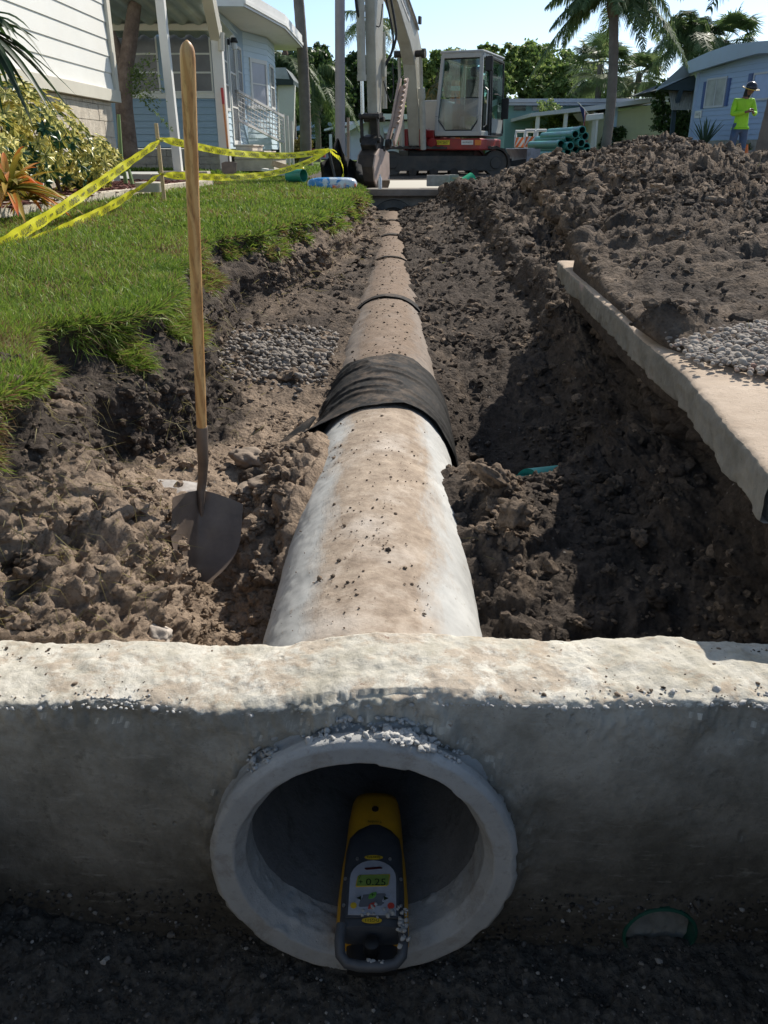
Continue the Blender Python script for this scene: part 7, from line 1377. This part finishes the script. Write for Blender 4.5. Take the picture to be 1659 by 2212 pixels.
# ------------------------------------------------------------ stack of green sewer pipes
GP2 = green_mat('pvc_stack', (.035, .27, .215), (.05, .05, .045), .4); INN = plain('pvc_inner', (.012, .075, .062), .6)
dp = Vector((-.17, .985, 0)).normalized(); pr = thing('sewer_pipe', 'bottom leftmost green pipe in the stack', 'pipe', (0, 0, 0), 'green sewer pipes stacked behind the spoil heap'); RP = .080
Mx = Matrix((dp, Vector((-dp.y, dp.x, 0)), Vector((0, 0, 1)))).transposed()
mb = MB(); mb.lathe([(RP, -.0), (RP*1.12, .005), (RP*1.12, .20), (RP, .24), (RP, 2.2), (RP*.86, 2.2), (RP*.86, 0)], (0, 0, 0), tuple(dp), 26, closed=True); mb.build('barrel', GP2, pr, smooth=40, local=True); mb = MB(); mb.lathe([(RP*.858, .006), (RP*.858, 2.1), (0, 2.1)], (0, 0, 0), tuple(dp), 22); mb.build('bore', INN, pr, smooth=40, local=True)
ends = [(1212, 304), (1228, 292), (1243, 283), (1258, 274), (1215, 316), (1232, 308), (1247, 297), (1264, 287), (1213, 327), (1226, 320), (1243, 314), (1256, 302), (1267, 310), (1254, 321), (1270, 321)]
rown = ['top edge', 'front row', 'middle', 'lower']; used_ = False
for i, (px, py) in enumerate(ends):
    o = pr if i == 0 else copy_tree(pr); q = PY(px, py+7, 20.6+.25*math.sin(i*2.1)); o.location = q
    srt = sorted(range(len(ends)), key=lambda k_: (round(ends[k_][1]/11), ends[k_][0])); rowi = round(py/11); peers = [k_ for k_ in range(len(ends)) if round(ends[k_][1]/11) == rowi]; rank = sorted(peers, key=lambda k_: ends[k_][0]).index(i)
    rws = sorted({round(e[1]/11) for e in ends}); ordn = ['first', 'second', 'third', 'fourth', 'fifth', 'sixth']
    o['label'] = 'green sewer pipe, %s from left in the %s row down the stack' % (ordn[rank], ordn[rws.index(rowi)]); o['category'] = 'pipe'; o['group'] = 'green sewer pipes stacked behind the spoil heap'
# ------------------------------------------------------------ barricades
BWH = plain('barricade_white', (.72, .72, .68), .45, 0, .06, 3, .1, 30, dirt=(.4, .37, .3), dirtamt=.3); BOR = plain('barricade_orange', (.80, .17, .03), .45); 
def barricade(px, py, Y, w_, label):
    q = PY(px, py, Y); t = thing('barricade', label, 'barricade', (q.x, q.y, G0), 'plastic barricades beyond the excavator'); top_ = q.z; mb = MB(); h_ = .26
    mb.bx(q.x, q.x+w_, Y, Y+.06, top_-h_, top_); pnl = mb.build('striped_panel', BWH, t, bevel=.01); mb = MB()
    for i in range(-1, 5):
        x0 = q.x+w_*(i/4.)+.02; poly = [(x0, top_-h_), (x0+w_/8, top_-h_), (x0+w_/8+.18, top_), (x0+.18, top_)]; poly = [(min(max(x, q.x), q.x+w_), z) for x, z in poly]
        if poly[1][0]-poly[0][0]+poly[2][0]-poly[3][0] > .02: mb.prism([Vector((x, Y-.004, z)) for x, z in poly], (0, .003, 0))
    mb.build('orange_stripes', BOR, pnl)
    for x_ in (q.x+.08, q.x+w_-.08):
        mb = MB(); mb.bx(x_-.05, x_+.05, Y+.061, Y+.13, G0, top_-.02); mb.build('leg', BWH, t)
    for x_ in (q.x+w_*.25, q.x+w_*.75): mb = MB(); mb.tube([Vector((x_-.13, Y+.03, top_)), Vector((x_-.12, Y+.03, top_+.16)), Vector((x_+.12, Y+.03, top_+.16)), Vector((x_+.13, Y+.03, top_))], .04, 8); mb.build('handle_loop', BWH, t, smooth=40)
barricade(1112, 297, 26, .62, 'orange and white barricade nearest the excavator counterweight'); barricade(1133, 295, 25.5, .62, 'orange and white barricade just left of the green pipe stack')
q = PY(984, 186, 30); t = thing('traffic_barrel', 'orange and white traffic marker seen through the cab glass', 'traffic marker', tuple(q)); mb = MB(); mb.lathe([(0, -1.6), (.2, -1.6), (.14, .15), (0, .15)], q, (0, 0, 1), 16); mb.build('body', BOR, t, smooth=40); mb = MB(); mb.lathe([(.157, -.14), (.150, .0)], q, (0, 0, 1), 16); mb.build('band', BWH, t)
# ------------------------------------------------------------ flag on the porch
fl_ = thing('flag', 'striped flag hanging from a slanted pole under the white porch roof', 'flag', tuple(PY(1272, 262, 31.4))); a, b_ = PY(1236+16, 220, 31.2), PY(1270, 247, 31.6)
a, b_ = PY(1248, 221, 31.3), PY(1270, 246, 31.7); mb = MB(); mb.tube([a, b_], .02, 8); mb.build('pole', BWH, fl_)
FR, FW, FB = plain('flag_red', (.45, .04, .05), .8), plain('flag_white', (.62, .60, .58), .8), plain('flag_blue', (.04, .055, .16), .8)
V = []; nu_, nv_ = 27, 40; A0, A1 = PY(1249, 224, 31.3), PY(1266, 246, 31.5); 
for j in range(nv_+1):
    for i in range(nu_): u_ = i/(nu_-1); t_ = j/nv_; top_ = A0.lerp(A1, u_); sw = .10*math.sin(u_*9+t_*2)*(.4+t_); V.append(top_+Vector((.45*t_*(1-u_)+.12*t_*u_+.05*math.sin(t_*5+u_*3), sw, -1.30*t_*(1-.12*u_))))
mb = MB(); fs = []; me = bpy.data.meshes.new('cloth')
for j in range(nv_):
    for i in range(nu_-1): fs.append((j*nu_+i, j*nu_+i+1, (j+1)*nu_+i+1, (j+1)*nu_+i))
mb.add(V, fs); fo_ = mb.build('cloth', [FR, FW, FB], fl_, smooth=60, fix=False)
for k_, pg in enumerate(fo_.data.polygons): j, i = divmod(k_, nu_-1); pg.material_index = 2 if (j < nv_*.38 and i < nu_*.54) else (i//2) % 2
# mailbox board under the porch
q = PY(1284, 253, 32.0); mb = MB(); mb.box(q, (.60, .2, .20), Matrix.Rotation(-.1, 3, 'Y')); t = thing('porch_awning_box', 'white louvred box on a post beside the flag', 'box', tuple(q)); mb.build('box', BWH, t, bevel=.03); mb = MB(); mb.beam((q.x+.12, q.y, G0), (q.x+.10, q.y, q.z-.09), .08, .08, (0, 1, 0)); mb.build('post', BWH, t)
# ------------------------------------------------------------ cone, stakes, stones near the worker
q = PY(1608, 352, 22.2); cn = thing('traffic_cone', 'small orange traffic cone on the ground beside the worker', 'cone', tuple(q)); mb = MB(); mb.lathe([(.09, 0), (.02, .42), (0, .42)], q, (0, 0, 1), 18); mb.build('cone', BOR, cn, smooth=40); mb = MB(); mb.box(q, (.26, .26, .03)); mb.build('base', BOR, cn)
rod('marker_stake', PY(1531, 338, 19.5), PY(1537, 316, 19.5), .018, plain('white_stake', (.7, .68, .6), .7), 'short white marker stake on the right flank of the spoil heap', 'stake', square=True)
for i, (px, py, Y, s_, l_) in enumerate(((1552, 327, 24, .22, 'brown boulder left of the worker'), (1577, 318, 25.4, .12, 'pale upright stone by the house wall left of the worker'), (1622, 335, 24, .14, 'pale stone between the worker and the leaning palm'))):
    v, f = rock_protos(1, 3, .2, 700+i, .8)[0]; q = PY(px, py, Y); o = link('boulder', np_mesh('boulder', v*s_*np.array([1.5, .8, 1]) if i != 1 else v*s_*np.array([.8, .7, 1.4]), f, STONE, True), None, q); tag(o, l_, 'stone')
mb = MB(); pts_ = [PY(px, py, 13.2) for px, py in ((1608, 372), (1618, 362), (1632, 360), (1645, 368), (1650, 384))]; mb.tube(pts_, .018, 8); o = mb.build('hose', BLK, None, smooth=60, loc=tuple(pts_[0])); tag(o, 'short loop of black hose on the dirt at the right edge', 'hose')
# raised dirt bank right of the worker
gx_, gy_ = np.meshgrid(np.linspace(6.3, 12, 120), np.linspace(13.5, 21, 120)); hz_ = -.42+.62*np.exp(-((gx_-9.2)/1.3)**2-((gy_-18.3)/2.0)**2); Pm = np.stack([gx_.ravel(), gy_.ravel(), hz_.ravel()], 1); Pm[:, 2] += fbm(Pm*2.5, 4, 71)*.07-.04
gi = np.arange(120*120).reshape(120, 120); Q = np.stack([gi[:-1, :-1].ravel(), gi[:-1, 1:].ravel(), gi[1:, 1:].ravel(), gi[1:, :-1].ravel()], 1); o = link('sand_bank', np_mesh('sand_bank', Pm, Q, DIRT, True, {'dry': np.full(len(Pm), .75), 'grass': np.zeros(len(Pm)), 'red': np.zeros(len(Pm))})); tag(o, kind='structure')
# ------------------------------------------------------------ the worker
def skin_obj(name, chains, mat, parent, root=0, sub=2):
    """chains: list of (verts, edges); every vert is (co, rx, ry)"""
    me = bpy.data.meshes.new(name); vs, es = chains; me.from_pydata([tuple(v[0]) for v in vs], es, []); o = link(name, me, parent); m1 = o.modifiers.new('skin', 'SKIN'); m1.use_smooth_shade = True; m2 = o.modifiers.new('sub', 'SUBSURF'); m2.levels = sub; m2.render_levels = sub
    for i, v in enumerate(vs): s = me.skin_vertices[0].data[i]; s.radius = (v[1], v[2]); s.use_root = (i == root)
    me.materials.append(mat); return o
Fp = PY(1586, 358, 21.4); wk = thing('person', 'worker in lime green shirt, jeans and black hard hat looking at a phone', 'person', (Fp.x, Fp.y, Fp.z)); HS = 1.0
SKIN = plain('skin', (.20, .105, .065), .55, 0, .1, 12, .1, 60); LIME = plain('lime_shirt', (.36, .72, .03), .75, 0, .08, 6, .3, 25, dirt=(.16, .24, .05), dirtamt=.3, bd=.01); JEAN = plain('jeans', (.055, .10, .19), .9, 0, .3, 5, .4, 60, dirt=(.16, .15, .14), dirtamt=.5, bd=.006); HATM = plain('hard_hat', (.018, .02, .03), .25, 0, .2, 6, 0); MASK = plain('black_hood', (.02, .02, .022), .85)
def J(x, y, z): return Vector((x, y, z))*HS
pel, spn, chs, nck, hd0, hd1 = J(0, 0, .93), J(0, .01, 1.10), J(0, .01, 1.30), J(.02, -.02, 1.47), J(.05, -.06, 1.56), J(.075, -.10, 1.68)
sL, eL, wL, hL = J(-.19, .02, 1.38), J(-.25, -.04, 1.10), J(-.03, -.26, 1.14), J(.04, -.31, 1.16)
sR, eR, wR, hR = J(.19, .01, 1.38), J(.26, -.08, 1.11), J(.14, -.30, 1.12), J(.10, -.33, 1.155)
hpL, kL, aL_, tL = J(-.095, 0, .88), J(-.14, -.03, .48), J(-.16, .02, .09), J(-.19, -.14, .04); hpR, kR, aR_, tR = J(.095, 0, .88), J(.105, -.03, .48), J(.11, .01, .09), J(.13, -.15, .04)
vs = [(pel, .13, .10), (spn, .12, .09), (chs, .15, .10), (nck, .058, .058), (hd0, .07, .075), (hd1, .075, .085), (sL, .055, .055), (eL, .042, .042), (wL, .028, .024), (sR, .055, .055), (eR, .042, .042), (wR, .028, .024), (hpL, .085, .085), (kL, .06, .06), (aL_, .042, .042), (hpR, .085, .085), (kR, .06, .06), (aR_, .042, .042), (tL, .03, .03), (tR, .03, .03),
      (hL, .032, .016), (hR, .032, .016)]
es = [(0, 1), (1, 2), (2, 3), (3, 4), (4, 5), (2, 6), (6, 7), (7, 8), (2, 9), (9, 10), (10, 11), (0, 12), (12, 13), (13, 14), (0, 15), (15, 16), (16, 17), (14, 18), (17, 19), (8, 20), (11, 21)]
def fingers(hi, h, d, side, up):
    for k in range(4):
        l_ = (.030, .036, .034, .026)[k]; b0 = h+d*.02+side*((k-1.5)*.017); n_ = len(vs); vs.extend([(b0, .009, .009), (b0+d*l_+up*.004, .0085, .0085), (b0+d*(l_*1.1)+up*.030, .0075, .0075), (b0+d*(l_*.6)+up*.045, .006, .006)]); es.extend([(hi, n_), (n_, n_+1), (n_+1, n_+2), (n_+2, n_+3)])
    b0 = h-d*.02+side*.030; n_ = len(vs); vs.extend([(b0, .011, .011), (b0+side*.012+d*.02+up*.02, .009, .009), (b0+side*.002+d*.035+up*.035, .007, .007)]); es.extend([(hi, n_), (n_, n_+1), (n_+1, n_+2)])
dL = (hL-wL).normalized(); fingers(20, hL, dL, Vector((.15, -.3, .9)).normalized(), Vector((.5, -.6, .2)).normalized()); dR = (hR-wR).normalized(); fingers(21, hR, dR, Vector((.4, .3, .8)).normalized(), Vector((-.6, -.5, .3)).normalized())
body = skin_obj('body', (vs, es), SKIN, wk)
sv = [(J(0, 0, .82), .18, .145), (J(0, 0, .94), .172, .135), (spn, .155, .12), (J(0, .01, 1.22), .175, .125), (J(0, .01, 1.34), .165, .115), (J(.01, -.005, 1.425), .085, .075), (sL, .078, .078), (eL, .062, .060), (wL, .040, .036), (sR, .078, .078), (eR, .062, .060), (wR, .040, .036), ((sL+eL)/2, .068, .066), ((sR+eR)/2, .068, .066), ((eL+wL)/2, .055, .052), ((eR+wR)/2, .055, .052)]
se = [(0, 1), (1, 2), (2, 3), (3, 4), (4, 5), (4, 6), (6, 12), (12, 7), (7, 14), (14, 8), (4, 9), (9, 13), (13, 10), (10, 15), (15, 11)]; skin_obj('shirt', (sv, se), LIME, wk, 1)
jv = [(J(0, 0, 1.02), .155, .12), (J(0, 0, .86), .148, .115), (J(-.10, 0, .78), .105, .105), (kL, .088, .088), (J(-.155, 0, .20), .078, .082), (J(-.16, .01, .07), .080, .085), (J(.10, 0, .78), .105, .105), (kR, .088, .088), (J(.11, 0, .20), .078, .082), (J(.112, 0, .07), .080, .085)]
skin_obj('jeans', (jv, [(0, 1), (1, 2), (2, 3), (3, 4), (4, 5), (1, 6), (6, 7), (7, 8), (8, 9)]), JEAN, wk, 0)
for q0_, q1_ in ((aL_, tL), (aR_, tR)): skin_obj('boot', ([(q0_+Vector((0, .03, -.035)), .05, .045), (q0_.lerp(q1_, .5)+Vector((0, 0, -.03)), .05, .04), (q1_, .045, .035)], [(0, 1), (1, 2)]), BLK, wk, 0)
wk.scale = (1, 1, 1); skin_obj('hood', ([(J(.01, -.0, 1.42), .085, .078), (J(.03, -.02, 1.50), .085, .085), (J(.05, -.035, 1.58), .090, .095), (J(.065, -.045, 1.66), .088, .094)], [(0, 1), (1, 2), (2, 3)]), MASK, wk, 0)
fd = Vector((.42, -.80, -.42)).normalized(); hc = J(.07, -.075, 1.615); 
def wl2(v_): return v_+wk.location
sp = MB(); 
def ell(mb, c, r, n_=14, rot=None):
    for i in range(n_+1):
        th_2 = math.pi*i/n_
        for k in range(n_*2): ph = math.pi*k/n_; q = Vector((r[0]*math.sin(th_2)*math.cos(ph), r[1]*math.sin(th_2)*math.sin(ph), r[2]*math.cos(th_2))); mb.v.append(tuple(c+(rot @ q if rot is not None else q)))
    m_ = n_*2; b0 = len(mb.v)-(n_+1)*m_
    for i in range(n_):
        for k in range(m_): k2 = (k+1) % m_; mb.f.append((b0+i*m_+k, b0+i*m_+k2, b0+(i+1)*m_+k2, b0+(i+1)*m_+k))
    return mb
Fr = Matrix((Vector((fd.y, -fd.x, 0)).normalized(), fd, Vector((fd.y, -fd.x, 0)).normalized().cross(fd))).transposed()
ell(sp, wl2(hc+fd*.045), (.062, .055, .085), 12, Fr); face_ = sp.build('face', SKIN, wk, smooth=80)
up2 = Fr @ Vector((0, 0, 1)); rt2 = Fr @ Vector((1, 0, 0))
mb = MB(); ell(mb, wl2(hc+fd*.102-up2*.005), (.012, .016, .020), 8, Fr); mb.build('nose', SKIN, face_, smooth=80)
for s_ in (-1, 1): mb = MB(); ell(mb, wl2(hc+fd*.088+rt2*(.026*s_)+up2*.018), (.011, .006, .006), 8, Fr); mb.build('eye', plain('eye_dark', (.03, .02, .02), .3), face_, smooth=80)
mb = MB(); ell(mb, wl2(hc+fd*.088-up2*.038), (.020, .006, .006), 8, Fr); mb.build('mouth', plain('lips', (.16, .06, .05), .5), face_, smooth=80)
hz2 = (up2*.96-fd*.15).normalized(); xa_ = rt2; ya_ = hz2.cross(xa_).normalized(); HM = Matrix((xa_, ya_, hz2)).transposed(); hcen = wl2(hc+up2*.045)
hv = MB()
for i in range(11):
    th_2 = math.pi/2*i/10
    for k in range(28): ph = 2*math.pi*k/28; hv.v.append(tuple(hcen+HM @ Vector((.125*math.sin(th_2)*math.cos(ph), .145*math.sin(th_2)*math.sin(ph), .125*math.cos(th_2)))))
for i in range(10):
    for k in range(28): k2 = (k+1) % 28; hv.f.append((i*28+k, i*28+k2, (i+1)*28+k2, (i+1)*28+k))
b0 = len(hv.v)
for (sx_, sy_, z_) in ((.118, .138, -.0), (.175, .195, -.018), (.172, .192, -.026), (.11, .13, -.012)):
    for k in range(28): ph = 2*math.pi*k/28; hv.v.append(tuple(hcen+HM @ Vector((sx_*math.cos(ph), sy_*math.sin(ph), z_))))
for i in range(3):
    for k in range(28): k2 = (k+1) % 28; hv.f.append((b0+i*28+k, b0+i*28+k2, b0+(i+1)*28+k2, b0+(i+1)*28+k))
hat_ = hv.build('hard_hat', HATM, wk, smooth=50)
mb = MB(); mb.tube([hcen+HM @ Vector((.174*math.cos(2*math.pi*k/28), .194*math.sin(2*math.pi*k/28), -.022)) for k in range(29)], .0075, 6, cap=False); mb.build('yellow_brim_edge', YB, hat_)
for an_2, s_, mt in ((-2.0, .028, 'sticker_white'), (-1.35, .024, 'sticker_white')):
    q = hcen+HM @ Vector((.129*math.sin(1.05)*math.cos(an_2), .149*math.sin(1.05)*math.sin(an_2), .13*math.cos(1.05))); nn_2 = (q-hcen).normalized(); mb = MB(); mb.lathe([(0, 0), (s_, 0), (s_, .004), (0, .004)], q, nn_2, 14 if s_ < .026 else 4); mb.build('sticker', plain('sticker_white', (.75, .72, .66)), hat_)
ph_ = thing('phone', 'black mobile phone held in the hands of the worker', 'phone', tuple(wl2((hL+hR)/2+Vector((0, -.01, .03))))); mb = MB(); mb.box(Vector(ph_.location), (.075, .15, .010), Matrix.Rotation(.35, 3, 'X') @ Matrix.Rotation(-.3, 3, 'Z')); mb.build('case', BLK, ph_, bevel=.003)
